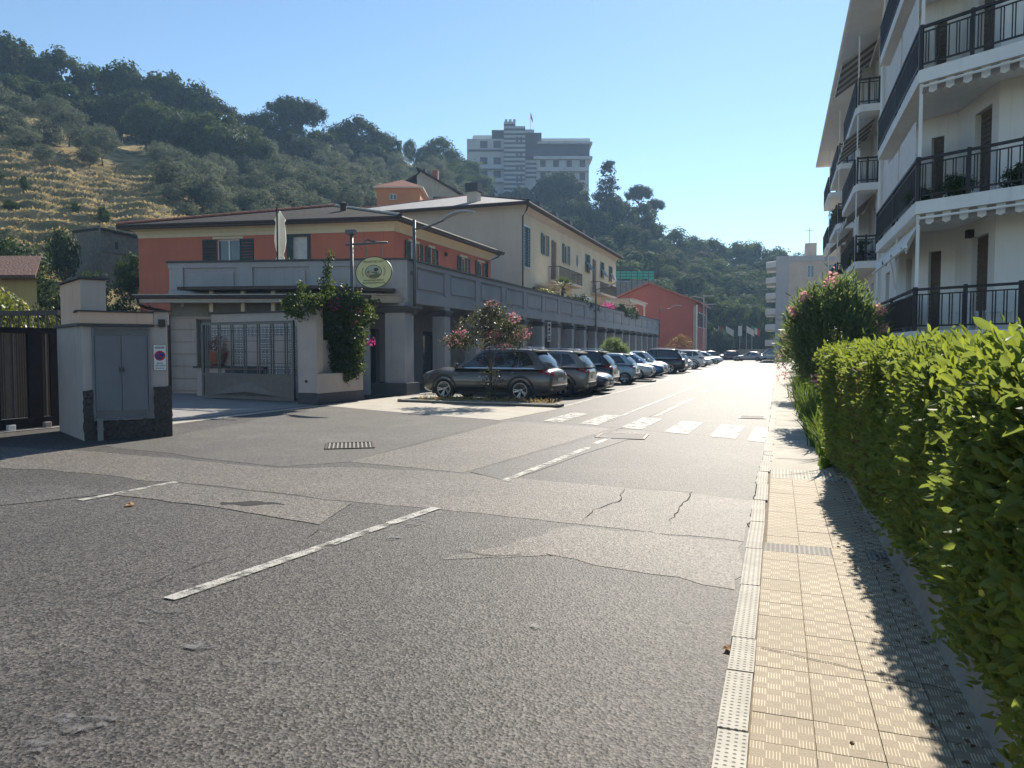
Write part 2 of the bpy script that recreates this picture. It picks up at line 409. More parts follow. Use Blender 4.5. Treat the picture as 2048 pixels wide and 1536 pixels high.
# grate
def flat_px_frame(cx_, cy_): return G(cx_, cy_)
gp = G(700, 892); gr = empty('drain_grate', (gp[0], gp[1], 0), R(122)); tag(gr, 'rusty iron drain grate set in the asphalt', 'drain grate')
m_iron = M('cast_iron', (.06, .052, .045), (.1, .075, .055), sc=20, r=.6, metal=.6)
obj('pit', MB().quad((-.42, -.42, .007), (.42, -.42, .007), (.42, .42, .007), (-.42, .42, .007)).mesh('pit', m_crack), gr)
fr = MB()
for a in (-.42, .38): fr.box(a, a + .04, -.42, .42, .008, .02); fr.box(-.38, .38, a, a + .04, .008, .02)
obj('rim', fr.mesh('rim', m_iron), gr)
bar = MB().box(-.38, .38, -.014, .014, .008, .018).mesh('slat', m_conc_dark)
for k in range(11): obj('slat', bar, gr, (0, -.35 + k * .07, 0), (0, 0, 0))
def cover(px, py, sx, sy, lab, rz=0.0):
    p = G(px, py); e = empty('manhole_cover', (p[0], p[1], 0), rz, lab, 'manhole')
    obj('plate', MB().box(-sx + .03, sx - .03, -sy + .03, sy - .03, .006, .014).mesh('plate', m_conc_dark), e)
    f_ = MB()
    for s_ in (-1, 1): f_.box(s_ * sx - .025, s_ * sx + .025, -sy, sy, .006, .017); f_.box(-sx + .026, sx - .026, s_ * sy - .025, s_ * sy + .025, .006, .017)
    obj('rim', f_.mesh('rim', m_iron), e)
cover(1245, 873, .45, .4, 'square manhole cover in the street just before the zebra crossing', R(3))
cover(1505, 835, .3, .35, 'pale manhole cover near the kerb beyond the zebra crossing')
def leaf_litter(px, py, s, lab):
    p = G(px, py); b_ = MB(); rz = rng.random() * 6
    P = [(0, -1, .02), (.5, -.3, .3), (1, .1, .1), (.45, .35, .25), (.1, 1, .05), (-.4, .3, .35), (-1, .15, .2), (-.45, -.35, .28)]
    for i in range(8): b_.quad((0, 0, .02), P[i], P[(i + 1) % 8])
    o = obj('dry_leaf', b_.mesh('dry_leaf', m_dry), None, (p[0], p[1], .012), (0, 0, rz), s)
    tag(o, lab, 'leaf')
m_dry = leaf_mat('dry_leaf', (.26, .13, .06), (.42, .22, .1), .3)
leaf_litter(262, 1012, .07, 'curled brown dry leaf lying alone on the asphalt')
leaf_litter(1460, 1302, .05, 'small dry leaf against the near kerb')
# painted markings
def stripe(x0, y0, x1, y1, wd, mat, z=.0105, name='lane_marking'):
    a, b = np.array([x0, y0]), np.array([x1, y1]); d = (b - a) / np.linalg.norm(b - a); n_ = np.array([-d[1], d[0]]) * wd / 2
    sheet(name, [a - n_, a + n_, b + n_, b - n_][::-1], z, mat, road)
for (a, b) in [((338, 1200), (872, 1017)), ((1008, 963), (1176, 896))]:
    A_, B_ = G(*a), G(*b); stripe(A_[0], A_[1], B_[0], B_[1], .12, m_paint_old if a[0] < 500 else m_paint)
A_, B_ = G(1190, 888), G(1240, 868); stripe(A_[0], A_[1], B_[0], B_[1], .12, m_paint)
A_, B_ = G(1311, 833), G(1386, 797); stripe(A_[0], A_[1], B_[0], B_[1], .13, m_paint)
for y in (30, 37, 45, 54, 64): stripe(-2.75 + (y - 28) * .004, y, -2.7 + (y - 28) * .004, y + 3.0, .13, m_paint)
stripe(-3.75, 17.2, -3.45, 44, .09, m_paint_old); stripe(-3.45, 44, -3.4, 85, .09, m_paint_old)
stripe(-5.97, 20.9, -5.8, 100, .14, m_paint)
stripe(*G(160, 1002)[:2], *G(352, 965)[:2], .11, m_paint_old)
for (x, y) in [(-4.98, 16.62), (-4.02, 16.25), (-2.94, 15.72), (-1.92, 15.18), (-.98, 14.68), (-.36, 14.3)]:
    wd = .5 if x < -.5 else .3
    sheet('zebra_stripe', [(x - wd / 2, y + .12), (x + wd / 2, y - .1), (x + wd / 2 + .06, y + 2.4), (x - wd / 2 + .06, y + 2.6)], .0105, m_paint, road)
for k in range(17): stripe(-5.95, 25.3 + k * 2.62, -10.8, 25.3 + k * 2.62, .1, m_paint_old)

# concrete apron in front of the arcade, driveway strip with the gate rail
ap = px_sheet('apron', [(640, 811), (730, 801), (812, 790), (960, 792), (1118, 818), (1000, 841), (830, 828)], .006, m_conc, None, jag=.015)
tag(ap, 'pale concrete apron in front of the arcade', kind='structure')
dw = px_sheet('driveway', [(336, 851), (341, 786), (420, 784), (596, 803), (630, 812)], .006, m_conc_dark, None, jag=.01)
tag(dw, 'paved driveway leading to the sliding gate', kind='structure')
A_, B_ = G(340, 843), G(622, 812)
stripe(A_[0], A_[1], B_[0], B_[1], .1, m_iron, .013, 'gate_rail'); A_, B_ = G(340, 848), G(640, 812); stripe(A_[0], A_[1], B_[0], B_[1], .25, m_conc, .011, 'threshold')
# pavement on the right
SW_Z = .10
pv_ = MB(); pv_.box(-.10, 1.75, -12, 10.35, -.02, SW_Z - .012)
pave = tag(pv_.build('pavement', M('mortar', (.2, .165, .115), (.15, .125, .09), sc=8, r=.95)), 'tiled pavement beside the hedge', kind='structure')
pf = MB()
pf.box(-.11, 2.6, 10.36, 120, -.02, SW_Z)
pfo = pf.build('pavement_slab', m_conc, pave)
mj = MB()
for y in np.arange(11.5, 60, 1.25): mj.quad((.0, y, SW_Z + .003), (1.2, y, SW_Z + .003), (1.2, y + .018, SW_Z + .003), (0, y + .018, SW_Z + .003))
mj.build('joint', m_crack, pave)
T = .254
tm = MB(); e_ = T / 2 - .0012
tm.hexa([(-e_, -e_, -.02), (e_, -e_, -.02), (e_, e_, -.02), (-e_, e_, -.02)], [(-e_ + .0012, -e_ + .0012, 0), (e_ - .0012, -e_ + .0012, 0), (e_ - .0012, e_ - .0012, 0), (-e_ + .0012, e_ - .0012, 0)])
tile_me = tm.mesh('tile', m_tile); tile_dot = tm.mesh('tile', m_tdot); tile_grey = tm.mesh('tile', m_tgrey)
row = 0; y = 1.6
while y < 10.3:
    special = 'dot' if y > 9.55 else ('grey' if 6.15 < y < 6.4 else '')
    for k in range(4):
        me = tile_dot if special == 'dot' else (tile_grey if special == 'grey' and k != 2 else tile_me)
        shift = .0 if y < 6.2 else .02
        obj('tile', me, pave, (-.085 + T * (k + .5) + shift, y + T / 2, SW_Z + rng.normal(0, .0006)), (rng.normal(0, .0018), rng.normal(0, .0018), rng.normal(0, .002)))
    y += T
def kx(y): return -.155 if y < 9 else (-.155 + .07 * min(1, (y - 9) / 6) - .03 * min(1, max(0, (y - 16) / 60)))
y = 1.2; i = 0
km = {}
for L_ in (.98, .6, .45):
    e2 = L_ / 2 - .004
    b_ = MB(); b_.hexa([(-.072, -e2, -.13), (.066, -e2, -.13), (.066, e2, -.13), (-.072, e2, -.13)], [(-.062, -e2 + .004, 0), (.062, -e2 + .004, 0), (.062, e2 - .004, 0), (-.062, e2 - .004, 0)])
    km[L_] = (b_.mesh('kerb_stone', m_kdot), b_.mesh('kerb_stone', m_kerb))
while y < 70:
    L_ = .98 if y > 14 else (.98, .98, .6, .45, .98)[i % 5]
    obj('kerb_stone', km[L_][0 if y < 12 else 1], pave, (kx(y) + rng.normal(0, .006), y + L_ / 2, SW_Z + .010 + rng.normal(0, .002)), (0, rng.normal(0, .008), rng.normal(0, .005)))
    y += L_; i += 1
kl = MB(); kl.box(kx(70) - .065, kx(70) + .06, 70, 118, -.02, SW_Z + .01); kl.build('kerb_run', m_kerb, pave)
ck = MB()
for (a, b) in [((.9, 3.86), (-.06, 4.12)), ((.82, 6.05), (.4, 6.1))]:
    n_ = 9
    for k in range(n_):
        p0 = np.array(a) + (np.array(b) - np.array(a)) * k / n_; p1 = np.array(a) + (np.array(b) - np.array(a)) * (k + 1) / n_
        ck.quad((p0[0], p0[1], SW_Z + .004), (p1[0], p1[1] + .01 * (k % 2), SW_Z + .004), (p1[0], p1[1] + .006 + .01 * (k % 2), SW_Z + .004), (p0[0], p0[1] + .006, SW_Z + .004))
ck.build('crack', m_crack, pave)

# ------------------------------------------------------------------ hedge on its low wall
m_lowwall = M('render_grey', (.24, .22, .19), (.17, .155, .135), sc=2.5, r=.9, bump=.5, bsc=18, streak=.5)
hw = MB()
hw.hexa([(.84, -3, .06), (1.75, -3, .06), (1.75, 10.2, .06), (.80, 10.2, .06)], [(.93, -3, .31), (1.75, -3, .31), (1.75, 10.2, .31), (.88, 10.2, .31)])
lw = hw.build('low_wall', m_lowwall); bevel(lw, .02); tag(lw, 'low rendered wall under the hedge', 'wall')
def leaf_cloud(P, N, per, ln, wd, spread, seed, up=.0, fold=.25, jit=.04):
    """whorls of folded leaves: at every point P a rosette of leaves around direction N"""
    r_ = np.random.default_rng(seed); n = len(P) * per
    Pc = np.repeat(P, per, 0) + r_.normal(0, jit, (n, 3)); Nn = np.repeat(N, per, 0)
    d = Nn + r_.normal(0, spread, (n, 3)) + np.array([0, 0, up]); d /= np.linalg.norm(d, axis=1)[:, None]
    s = np.cross(d, r_.normal(0, 1, (n, 3))); s /= np.linalg.norm(s, axis=1)[:, None] + 1e-9
    nn = np.cross(s, d)
    L_ = (ln * r_.uniform(.6, 1.25, n))[:, None]; W_ = (wd * r_.uniform(.7, 1.25, n))[:, None]
    b0 = Pc; tip = Pc + d * L_ - nn * L_ * .12
    q1 = Pc + d * L_ * .35; q2 = Pc + d * L_ * .72
    V = np.stack([b0, q1 + s * W_ + nn * W_ * fold * 2, q2 + s * W_ * .85 + nn * W_ * fold, tip, q2 - s * W_ * .85 + nn * W_ * fold, q1 - s * W_ + nn * W_ * fold * 2], 1).reshape(-1, 3)
    i0 = (np.arange(n) * 6)[:, None]
    F = np.concatenate([i0 + np.array([0, 1, 2, 3]), i0 + np.array([0, 3, 4, 5])], 1).reshape(-1, 4)
    return V, F
m_hedge = leaf_mat('hedge_leaf', (.045, .082, .026), (.175, .235, .07), .42, .6, (.34, .41, .065), .22)
m_hedge_new = leaf_mat('hedge_new_leaf', (.10, .17, .028), (.17, .24, .045), .45, .6, (.42, .47, .05), .22)
m_hedge_core = M('hedge_inner_shade', (.022, .028, .012), (.035, .03, .018), sc=14, r=1, bump=1, bsc=20, bd=.1)
m_twig = M('twig', (.10, .075, .05), (.07, .05, .035), sc=20, r=.9)
hedge = empty('hedge', (1.2, 6, .36), 0, 'long clipped green hedge on the low wall along the pavement', 'hedge')
HX = lambda y, z: .95 + .025 * np.sin(y * 1.7) + .025 * np.sin(y * 4.1 + z * 3) - .15 * np.clip((z - .34) / 1.3, 0, 1) ** .6 - .14 * np.clip((y - 6.5) / 3.5, 0, 1)
HT = lambda x, y: 1.60 + .03 * np.sin(y * 1.3 + 1) + .02 * np.sin(y * 5 + x * 4)
nS = 14500
ys = rng.uniform(-1.5, 10.45, nS); zs = .33 + 1.33 * rng.random(nS) ** .95
keep = (ys > 1.2) | (rng.random(nS) < .5); ys, zs = ys[keep], zs[keep]
P1 = np.stack([HX(ys, zs) + rng.normal(0, .045, len(ys)), ys, zs], 1); N1 = np.tile([-1., 0, .35], (len(ys), 1))
nT = 6600; xt = rng.uniform(.76, 1.7, nT); yt = rng.uniform(-1.5, 10.45, nT)
P2 = np.stack([xt, yt, HT(xt, yt) + rng.normal(0, .03, nT)], 1); N2 = np.tile([-.1, 0, 1.], (nT, 1))
nE = 1300; xe = rng.uniform(.62, 1.7, nE); ze = rng.uniform(.4, 1.72, nE)
P3 = np.stack([xe, 10.45 + rng.normal(0, .05, nE), ze], 1); N3 = np.tile([0, 1., .2], (nE, 1))
nE2 = 500; xe = rng.uniform(.62, 1.0, nE2); ze = rng.uniform(.4, 1.72, nE2)
Pall = np.concatenate([P1, P2, P3]); Nall = np.concatenate([N1, N2, N3])
V, F = leaf_cloud(Pall, Nall, 8, .058, .0125, .8, 11)
fol = obj('foliage', np_mesh('foliage', V, F, m_hedge), None); reparent(fol, hedge); fol['kind'] = 'stuff'
# pale young shoots, mostly on the crest and near the camera
sel = rng.random(len(Pall)) < np.where(Pall[:, 2] > 1.52, .28, .085)
V, F = leaf_cloud(Pall[sel] + np.array([-.02, 0, .03]), Nall[sel] + np.array([0, 0, .6]), 6, .062, .0115, .6, 12, .5)
yo = obj('young_leaves', np_mesh('young_leaves', V, F, m_hedge_new), None); reparent(yo, hedge); yo['kind'] = 'stuff'
hc = MB(); hc.box(1.06, 1.62, -1.4, 10.3, .38, 1.58); reparent(hc.build('shaded_core', m_hedge_core), hedge)  # solid twig-brown box, painted dark as the shade in gaps between leaves
tw = MB()
for k in range(160):
    y = rng.uniform(0, 10.4); z = rng.uniform(.4, 1.4); x = HX(y, z) + .06
    tw.tube([(x + .12, y, z - .1), (x + rng.normal(0, .03), y + rng.normal(0, .1), z + .08), (x - .03 + rng.normal(0, .03), y + rng.normal(0, .14), z + .2)], .004, 4, .002, False)
o = tw.build('twigs', m_twig); o['kind'] = 'stuff'; reparent(o, hedge)
m_yel = leaf_mat('yellow_leaf', (.55, .48, .03), (.62, .55, .08), .4, .4, (.75, .65, .05))
for k, (px, py) in enumerate([(1848, 898), (1797, 945), (1850, 790), (1818, 805), (1703, 872), (1935, 838), (1730, 778), (1998, 580), (2035, 708), (1775, 1000), (1885, 830), (1960, 690), (1812, 712), (1960, 1180), (1880, 1020)]):
    p = PXp(px, py, .72 if px > 1760 else .62); bad = p[2] > 1.6 or p[2] < .4
    if bad: continue
    L_ = .022 + .010 * rng.random()
    b_ = MB(); ring = [(0, L_ * math.cos(t), L_ * .85 * math.sin(t)) for t in np.linspace(0, 2 * math.pi, 9)[:-1]]
    ring = [(.35 * abs(y_) - .004, y_, z_) for (_, y_, z_) in ring]
    for i in range(8): b_.quad((0, 0, 0), ring[i], ring[(i + 1) % 8])
    o = obj('leaf', b_.mesh('leaf', m_yel), None, tuple(p), (rng.normal(0, .3), rng.normal(0, .3), rng.normal(.3, .4))); reparent(o, hedge)
# withered stretch in the middle of the hedge, fallen leaves along its foot
m_dead = leaf_mat('withered_leaf', (.09, .065, .035), (.2, .15, .07), .25, .8, (.25, .18, .07), .1)
sel = (np.abs(Pall[:, 1] - 7.2) < .9 + .5 * np.sin(Pall[:, 2] * 5)) & (Pall[:, 2] < 1.55) & (rng.random(len(Pall)) < .34) & (Pall[:, 0] < 1.0)
V, F = leaf_cloud(Pall[sel] + np.array([-.015, 0, 0]), Nall[sel], 6, .05, .009, .9, 13)
dl = obj('withered_leaves', np_mesh('withered_leaves', V, F, m_dead), None); reparent(dl, hedge); dl['kind'] = 'stuff'
nL = 170; lx = .82 - np.abs(rng.normal(0, .12, nL)) - .5 * (rng.random(nL) < .15) * rng.random(nL); ly = rng.uniform(2.5, 10.3, nL)
V, F = leaf_cloud(np.stack([lx, ly, np.full(nL, SW_Z + .004)], 1), np.stack([rng.normal(0, 1, nL), rng.normal(0, 1, nL), np.full(nL, .12)], 1), 1, .035, .008, .1, 14, jit=.002)
V[:, 2] = np.maximum(V[:, 2], SW_Z + .003)
tag(obj('leaf_litter', np_mesh('leaf_litter', V, F, m_dead)), 'fallen dry leaves along the foot of the hedge wall', 'leaves', kind='stuff')
# ------------------------------------------------------------------ left: meter cabinet, gates, planter, signs
m_lilac = M('plaster_lilac', (.47, .405, .36), (.41, .35, .315), sc=1.5, r=.9, bump=.25, bsc=35, streak=.35)
m_warm_lit = M('plaster_warm_lit', (.70, .475, .35), (.63, .425, .31), sc=1.5, r=.9, bump=.25, bsc=35, streak=.4)  # the block's plaster with warm bounce light from the road painted into its colour
m_doorgrey = M('door_grey', (.17, .175, .19), (.15, .152, .165), sc=3, r=.5, spec=.4)
m_dash = M('pebble_dash', (.12, .10, .085), (.055, .047, .042), sc=22, r=1, bump=1., bsc=45, bd=.05)
m_dark = M('dark_metal', (.012, .013, .018), (.018, .018, .022), sc=6, r=.75, spec=.15)
m_brownm = M('brown_metal', (.055, .042, .036), (.04, .032, .028), sc=8, r=.5)
m_slate = M('slate_edge', (.05, .05, .055), (.075, .073, .075), sc=9, r=.7, bump=.3)
m_white = M('white_paint', (.74, .73, .70), (.66, .65, .62), sc=4, r=.6)
m_gatem = M('gate_grey', (.14, .137, .13), (.115, .112, .108), sc=6, r=.5, metal=.3)
A = G(169, 882); B = G(339, 872); Lf = G(119, 862)
FC = Frame(A, B); FL = Frame(Lf, A)
D_ = (Lf[0] + (B - A)[0], Lf[1] + (B - A)[1])
cab = empty('meter_cabinet_block', (A[0], A[1], 0), 0, 'grey rendered block housing a metal meter cabinet at the driveway', 'cabinet')
lower = MB(); lower.hexa([(A[0], A[1], -.02), (B[0], B[1], -.02), (D_[0], D_[1], -.02), (Lf[0], Lf[1], -.02)], [(A[0], A[1], 2.17), (B[0], B[1], 2.17), (D_[0], D_[1], 2.17), (Lf[0], Lf[1], 2.17)])
bevel(lower.build('body', m_lilac, cab), .012)
b_ = MB(); FC.box(b_, -.06, FC.L * .83, 2.18, 2.40, -1.0, .05); bevel(b_.build('cornice', m_warm_lit, cab), .01)
b_ = MB(); FC.box(b_, FC.L * .83 + .003, FC.L + .03, 2.175, 2.43, -1.0, .035); bevel(b_.build('end_block', m_lilac, cab), .01)
b_ = MB(); FC.box(b_, -.1, FC.L + .08, 2.402, 2.43, -1.04, .09) if False else FC.box(b_, -.1, FC.L * .83, 2.40, 2.425, -1.04, .09); FC.box(b_, FC.L * .83 + .003, FC.L + .08, 2.432, 2.456, -1.04, .09); b_.build('coping', m_slate, cab)
b_ = MB(); FC.box(b_, -.04, FC.L * .83, 2.135, 2.178, .002, .1); FL.box(b_, 0, FL.L - .01, 2.14, 2.19, .002, .06); b_.build('drip_moulding', m_slate, cab)
b_ = MB(); FL.box(b_, .45, FL.L - .02, 2.195, 3.0, -.42, .0); bevel(b_.build('pillar', m_warm_lit, cab), .012)  # bounce light is in the pillar's colour; its street side keeps the plain plaster
b_ = MB(); FC.box(b_, .0, .42, 2.46, 2.995, -.06, .005) ; 
b2 = MB(); FL.box(b2, FL.L - .016, FL.L + .004, 2.43, 2.99, -.42, .001); b2.build('pillar_side', m_lilac, cab)
b_ = MB(); FL.box(b_, .4, FL.L + .07, 3.003, 3.04, -.48, .06); b_.build('pillar_cap', m_slate, cab)
# metal doors
u0, z1 = FC.u_of(187, 657); u1, z0 = FC.u_of(298, 833); um = FC.u_of(243, 740)[0]
b_ = MB()
FC.box(b_, u0 - .03, u1 + .03, z1, z1 + .035, .001, .05); FC.box(b_, u0 - .03, u1 + .03, z0 - .035, z0, .001, .05); FC.box(b_, u0 - .035, u0, z0, z1, .001, .05); FC.box(b_, u1, u1 + .035, z0, z1, .001, .05)
b_.build('door_frame', m_doorgrey, cab)
for (a, c, lab) in ((u0, um, -1), (um, u1, 1)):
    b_ = MB(); FC.box(b_, a + .006, c - .006, z0 + .14, z1 - .13, .002, .035)
    dr = bevel(b_.build('door', m_doorgrey, cab), .006)
    h_ = MB(); uu = um + lab * .03; FC.box(h_, uu - .008, uu + .008, 1.28, 1.36, .037, .06); FC.box(h_, uu - .02, uu + .02, 1.30, 1.315, .06, .072)
    h_.build('handle', m_iron, dr)
    i_ = MB(); FC.box(i_, a + .05, c - .05, z0 + .2, z1 - .19, .0355, .04); bevel(i_.build('panel', m_doorgrey, dr), .004)
for (za, zb) in ((z1 - .12, z1 - .01), (z0 + .01, z0 + .13)):
    v_ = MB()
    for k in range(5): zz = za + (zb - za) * (k + .1) / 5; FC.box(v_, u0 + .03, u1 - .03, zz, zz + (zb - za) * .13, .002, .03)
    v_.build('vent', m_doorgrey, cab)
# pebble-dashed plinth
pd = MB()
us, zs_ = FC.u_of(306, 774); 
pts_top = []
def dash(u0, u1, z0, z1, dd):
    n = max(2, int((u1 - u0) / .07)); k = max(2, int((z1 - z0) / .07))
    base = len(pd.v)
    for j in range(k + 1):
        for i in range(n + 1):
            zz = z0 + (z1 - z0) * j / k + (rng.normal(0, .018) if j == k else 0)
            pd.v.append(FC.p(u0 + (u1 - u0) * i / n + rng.normal(0, .008), zz, dd + rng.normal(0, .012)))
    for j in range(k):
        for i in range(n):
            a = base + j * (n + 1) + i; pd.f.append((a, a + 1, a + n + 2, a + n + 1)); pd.m.append(0)
    for i in range(n):
        a = base + k * (n + 1) + i; m_ = len(pd.v); p0, p1 = FC.p(u0 + (u1 - u0) * i / n, z1, -.01), FC.p(u0 + (u1 - u0) * (i + 1) / n, z1, -.01)
        pd.v += [p0, p1]; pd.f.append((a, a + 1, m_ + 1, m_)); pd.m.append(0)
dash(us, FC.L + .04, -.02, .98, .06); dash(-.01, us, -.02, z0 - .045, .045); dash(-.01, u0 - .04, z0 - .05, .93, .045)
pd.build('plinth', m_dash, cab)
fcR = Frame(B, D_); q_ = MB(); fcR.box(q_, -.03, .5, -.02, .97, .0, .05); q_.build('plinth', m_dash, cab)
b_ = MB(); uu = FC.u_of(200, 860)[0]; FC.box(b_, uu - .045, uu + .045, 0, .40, .06, .13); FC.box(b_, uu - .055, uu + .055, .2, .24, .058, .14); FC.box(b_, uu - .06, uu + .06, .38, .42, .058, .145)
b_.build('conduit', m_conc_dark, cab)
b_ = MB(); ua, za = FC.u_of(317, 642); FC.box(b_, ua - .01, ua + .11, za - .12, za + .03, .04, .07); b_.build('wall_lamp', m_brownm, cab)
def text_mesh(s, size, mat, ext=0.001, align='CENTER'):
    c = bpy.data.curves.new('text', 'FONT'); c.body = s; c.size = size; c.align_x = align; c.align_y = 'CENTER'; c.extrude = ext; c.resolution_u = 3
    o = bpy.data.objects.new('text', c); COL.objects.link(o)
    dg = bpy.context.evaluated_depsgraph_get(); me = bpy.data.meshes.new_from_object(o.evaluated_get(dg))
    bpy.data.objects.remove(o); me.materials.clear(); me.materials.append(mat); return me
def disc(mb, c, rx, rz, n=32, y=0.0, rin=None):
    pts = [(c[0] + rx * math.cos(2 * math.pi * k / n), y, c[1] + rz * math.sin(2 * math.pi * k / n)) for k in range(n)]
    if rin is None: mb.quad(*pts)
    else:
        inn = [(c[0] + rx * rin * math.cos(2 * math.pi * k / n), y, c[1] + rz * rin * math.sin(2 * math.pi * k / n)) for k in range(n)]
        for k in range(n): mb.quad(pts[k], pts[(k + 1) % n], inn[(k + 1) % n], inn[k])
    return mb
m_ink = M('black_ink', (.02, .02, .022), r=.6); m_red = M('sign_red', (.45, .02, .02), r=.45); m_blue = M('sign_blue', (.01, .04, .22), r=.45)
# driveway sign on the block: local x along the wall, -y outwards
us_, zs_ = FC.u_of(319.5, 715); P = FC.p(us_, zs_, .012); rz = math.atan2(FC.t[1], FC.t[0])
sg = empty('driveway_sign', P, rz, 'white no-parking driveway sign with red and blue roundel on the grey block', 'sign')
sw, sh = .115, .255
b_ = MB(); 
rr = .025; ring = []
for (cx_, cz_, a0) in ((sw - rr, sh - rr, 0), (-sw + rr, sh - rr, 90), (-sw + rr, -sh + rr, 180), (sw - rr, -sh + rr, 270)):
    for k in range(5): t = R(a0 + k * 22.5); ring.append((cx_ + rr * math.cos(t), cz_ + rr * math.sin(t)))
b_.hexa([(x, 0, z) for x, z in ring], [(x, -.008, z) for x, z in ring]); obj('plate', b_.mesh('plate', m_white), sg)
b_ = MB()
for (x0, z0_), (x1, z1_) in zip(ring, ring[1:] + ring[:1]): b_.quad((x0, -.0095, z0_), (x1, -.0095, z1_), (x1 * .955, -.0095, z1_ * .975), (x0 * .955, -.0095, z0_ * .975))
obj('border', b_.mesh('border', m_ink), sg)
obj('roundel', disc(MB(), (0, .035), .098, .098, y=-.0095, rin=.74).mesh('roundel', m_red), sg)
obj('roundel_field', disc(MB(), (0, .035), .0725, .0725, y=-.0095).mesh('roundel_field', m_blue), sg)
obj('roundel_bar', MB().quad((-.06, -.0105, .083), (-.042, -.0105, .098), (.06, -.0105, -.013), (.042, -.0105, -.028)).mesh('roundel_bar', m_red), sg)
for s, size, z in (('COMUNE DI', .026, .222), ('passo', .05, -.105), ('carrabile', .05, -.155)):
    obj('lettering', text_mesh(s, size, m_ink), sg, (0, -.0105, z), (R(90), 0, 0))
b_ = MB()
for k in range(7): b_.quad((-.085 + k * .025, -.0105, .175), (-.067 + k * .025, -.0105, .175), (-.067 + k * .025, -.0105, .2), (-.085 + k * .025, -.0105, .2))
obj('lettering', b_.mesh('lettering', m_ink), sg)
b_ = MB()
for k in range(5): b_.quad((-.075 + k * .033, -.0105, -.218), (-.058 + k * .033, -.0105, -.218), (-.058 + k * .033, -.0105, -.198), (-.075 + k * .033, -.0105, -.198))
obj('lettering', b_.mesh('lettering', m_ink), sg)
# black mesh gate towards the left edge
ga, gb = PD(117, 855, 16.3), PD(0, 860, 15.2); gd = (gb - ga)[:2] / np.linalg.norm((gb - ga)[:2])
gA = ga[:2] + gd * 4.6; FG = Frame(gA, ga[:2])
gate = empty('mesh_gate', (ga[0], ga[1], 0), 0, 'black steel gate with perforated panels left of the grey block', 'gate')
m_perf = dot_mat('perforated_sheet', (.16, .13, .105), .05, .36)
L4 = FG.L; top = 2.16
b_ = MB(); FG.box(b_, 0, L4 + .1, top - .12, top, -.04, .04); FG.box(b_, 0, L4 + .1, .03, .25, -.04, .04); b_.build('frame', m_dark, gate)
posts = [L4 - .02, L4 - .48, L4 - 1.36, L4 - 2.3, L4 - 3.2]
for k, u_ in enumerate(posts):
    wd = (.28, .30, .3, .3, .3)[k]
    b_ = MB(); FG.box(b_, u_ - wd / 2, u_ + wd / 2, .251, top - .121, -.035, .035); b_.build('stile', m_dark, gate)
for a, b in zip(posts[1:], posts):
    p_ = MB(); FG.rect(p_, a + .12, b - .12, .26, top - .125, -.01); p_.build('mesh_panel', m_perf, gate)
    b_ = MB(); FG.box(b_, (a + b) / 2 - .012, (a + b) / 2 + .012, .26, top - .125, -.008, .03); b_.build('rib', m_gatem, gate)
for u_ in (L4 - .3, L4 - 1.05):
    b_ = MB(); FG.box(b_, u_ - .07, u_ + .07, .0, .14, .02, .14); bevel(b_.build('roller_stop', m_conc_dark if u_ > L4 - .5 else m_white, gate), .01)
b_ = MB(); FG.box(b_, 0, L4, -.01, .02, -.1, .22); b_.build('gate_track', m_conc_dark, gate)
# lattice fence behind the gate
fa, fb = col_xy(-140, 21), col_xy(121, 20.2); FF = Frame(fa, fb)
lf = empty('lattice_fence', (fa[0], fa[1], 0), 0, 'brown lattice fence with thick top rail behind the black gate', 'fence')
zt = hz(622, 20.5); b_ = MB(); FF.box(b_, 0, FF.L, zt - .14, zt, -.05, .05); b_.build('top_rail', m_brownm, lf)
b_ = MB(); FF.box(b_, 0, FF.L, 0, 1.9, -.1, .1); b_.build('base_wall', m_lilac, lf)
pm = MB().box(-.02, .02, -.015, .015, 1.9, zt - .14).mesh('post', m_brownm)
for k in range(int(FF.L / .3) + 1):
    p = FF.p(k * .3, 0, 0); o = obj('post', pm, None, p, (0, 0, math.atan2(FF.t[1], FF.t[0]))); reparent(o, lf)
sm = MB()
for k in range(int(FF.L / .075)):
    u_ = k * .075; z0_ = 1.9
    for (za, zb) in ((1.9, zt - .14),):
        h_ = (zb - za) / 2
        for j in range(2):
            p0, p1 = FF.p(u_, za + j * h_, 0), FF.p(u_ + .15, za + (j + 1) * h_, 0)
            q0, q1 = FF.p(u_ + .15, za + j * h_, .012), FF.p(u_, za + (j + 1) * h_, .012)
            for (a, b) in ((p0, p1), (q0, q1)): sm.tube([a, b], .006, 4)
o = sm.build('lattice', m_brownm, lf); o['kind'] = 'stuff'

# sliding gate of the oil mill
ga, gb = np.append(col_xy(405, 25.6), 0), G(590, 806); FS = Frame(ga, gb); L5 = FS.L; zt = 2.62
sgate = empty('sliding_gate', (ga[0], ga[1], 0), 0, 'wide grey sliding gate with paired bars and a solid lower panel', 'gate')
b_ = MB(); FS.box(b_, 0, L5, zt - .09, zt, -.04, .04); FS.box(b_, 0, L5, .06, .14, -.04, .04); FS.box(b_, 0, L5, .82, .90, -.04, .04)
FS.box(b_, 0, .1, .141, .819, -.04, .04); FS.box(b_, L5 - .1, L5, .141, .819, -.04, .04); FS.box(b_, 0, .1, .901, zt - .091, -.04, .04); FS.box(b_, L5 - .1, L5, .901, zt - .091, -.04, .04)
b_.build('frame', m_gatem, sgate)
b_ = MB(); FS.box(b_, .101, L5 - .101, .141, .819, -.012, .012)
lp = b_.build('lower_panel', m_gatem, sgate)
tri = MB(); p = FS.p; um = L5 * .5
base_ = [p(.5, .17, .014), p(um, .17, .014), p(L5 - .5, .17, .014)]; apex = p(um, .66, .014); ctr = p(um, .3, .07)
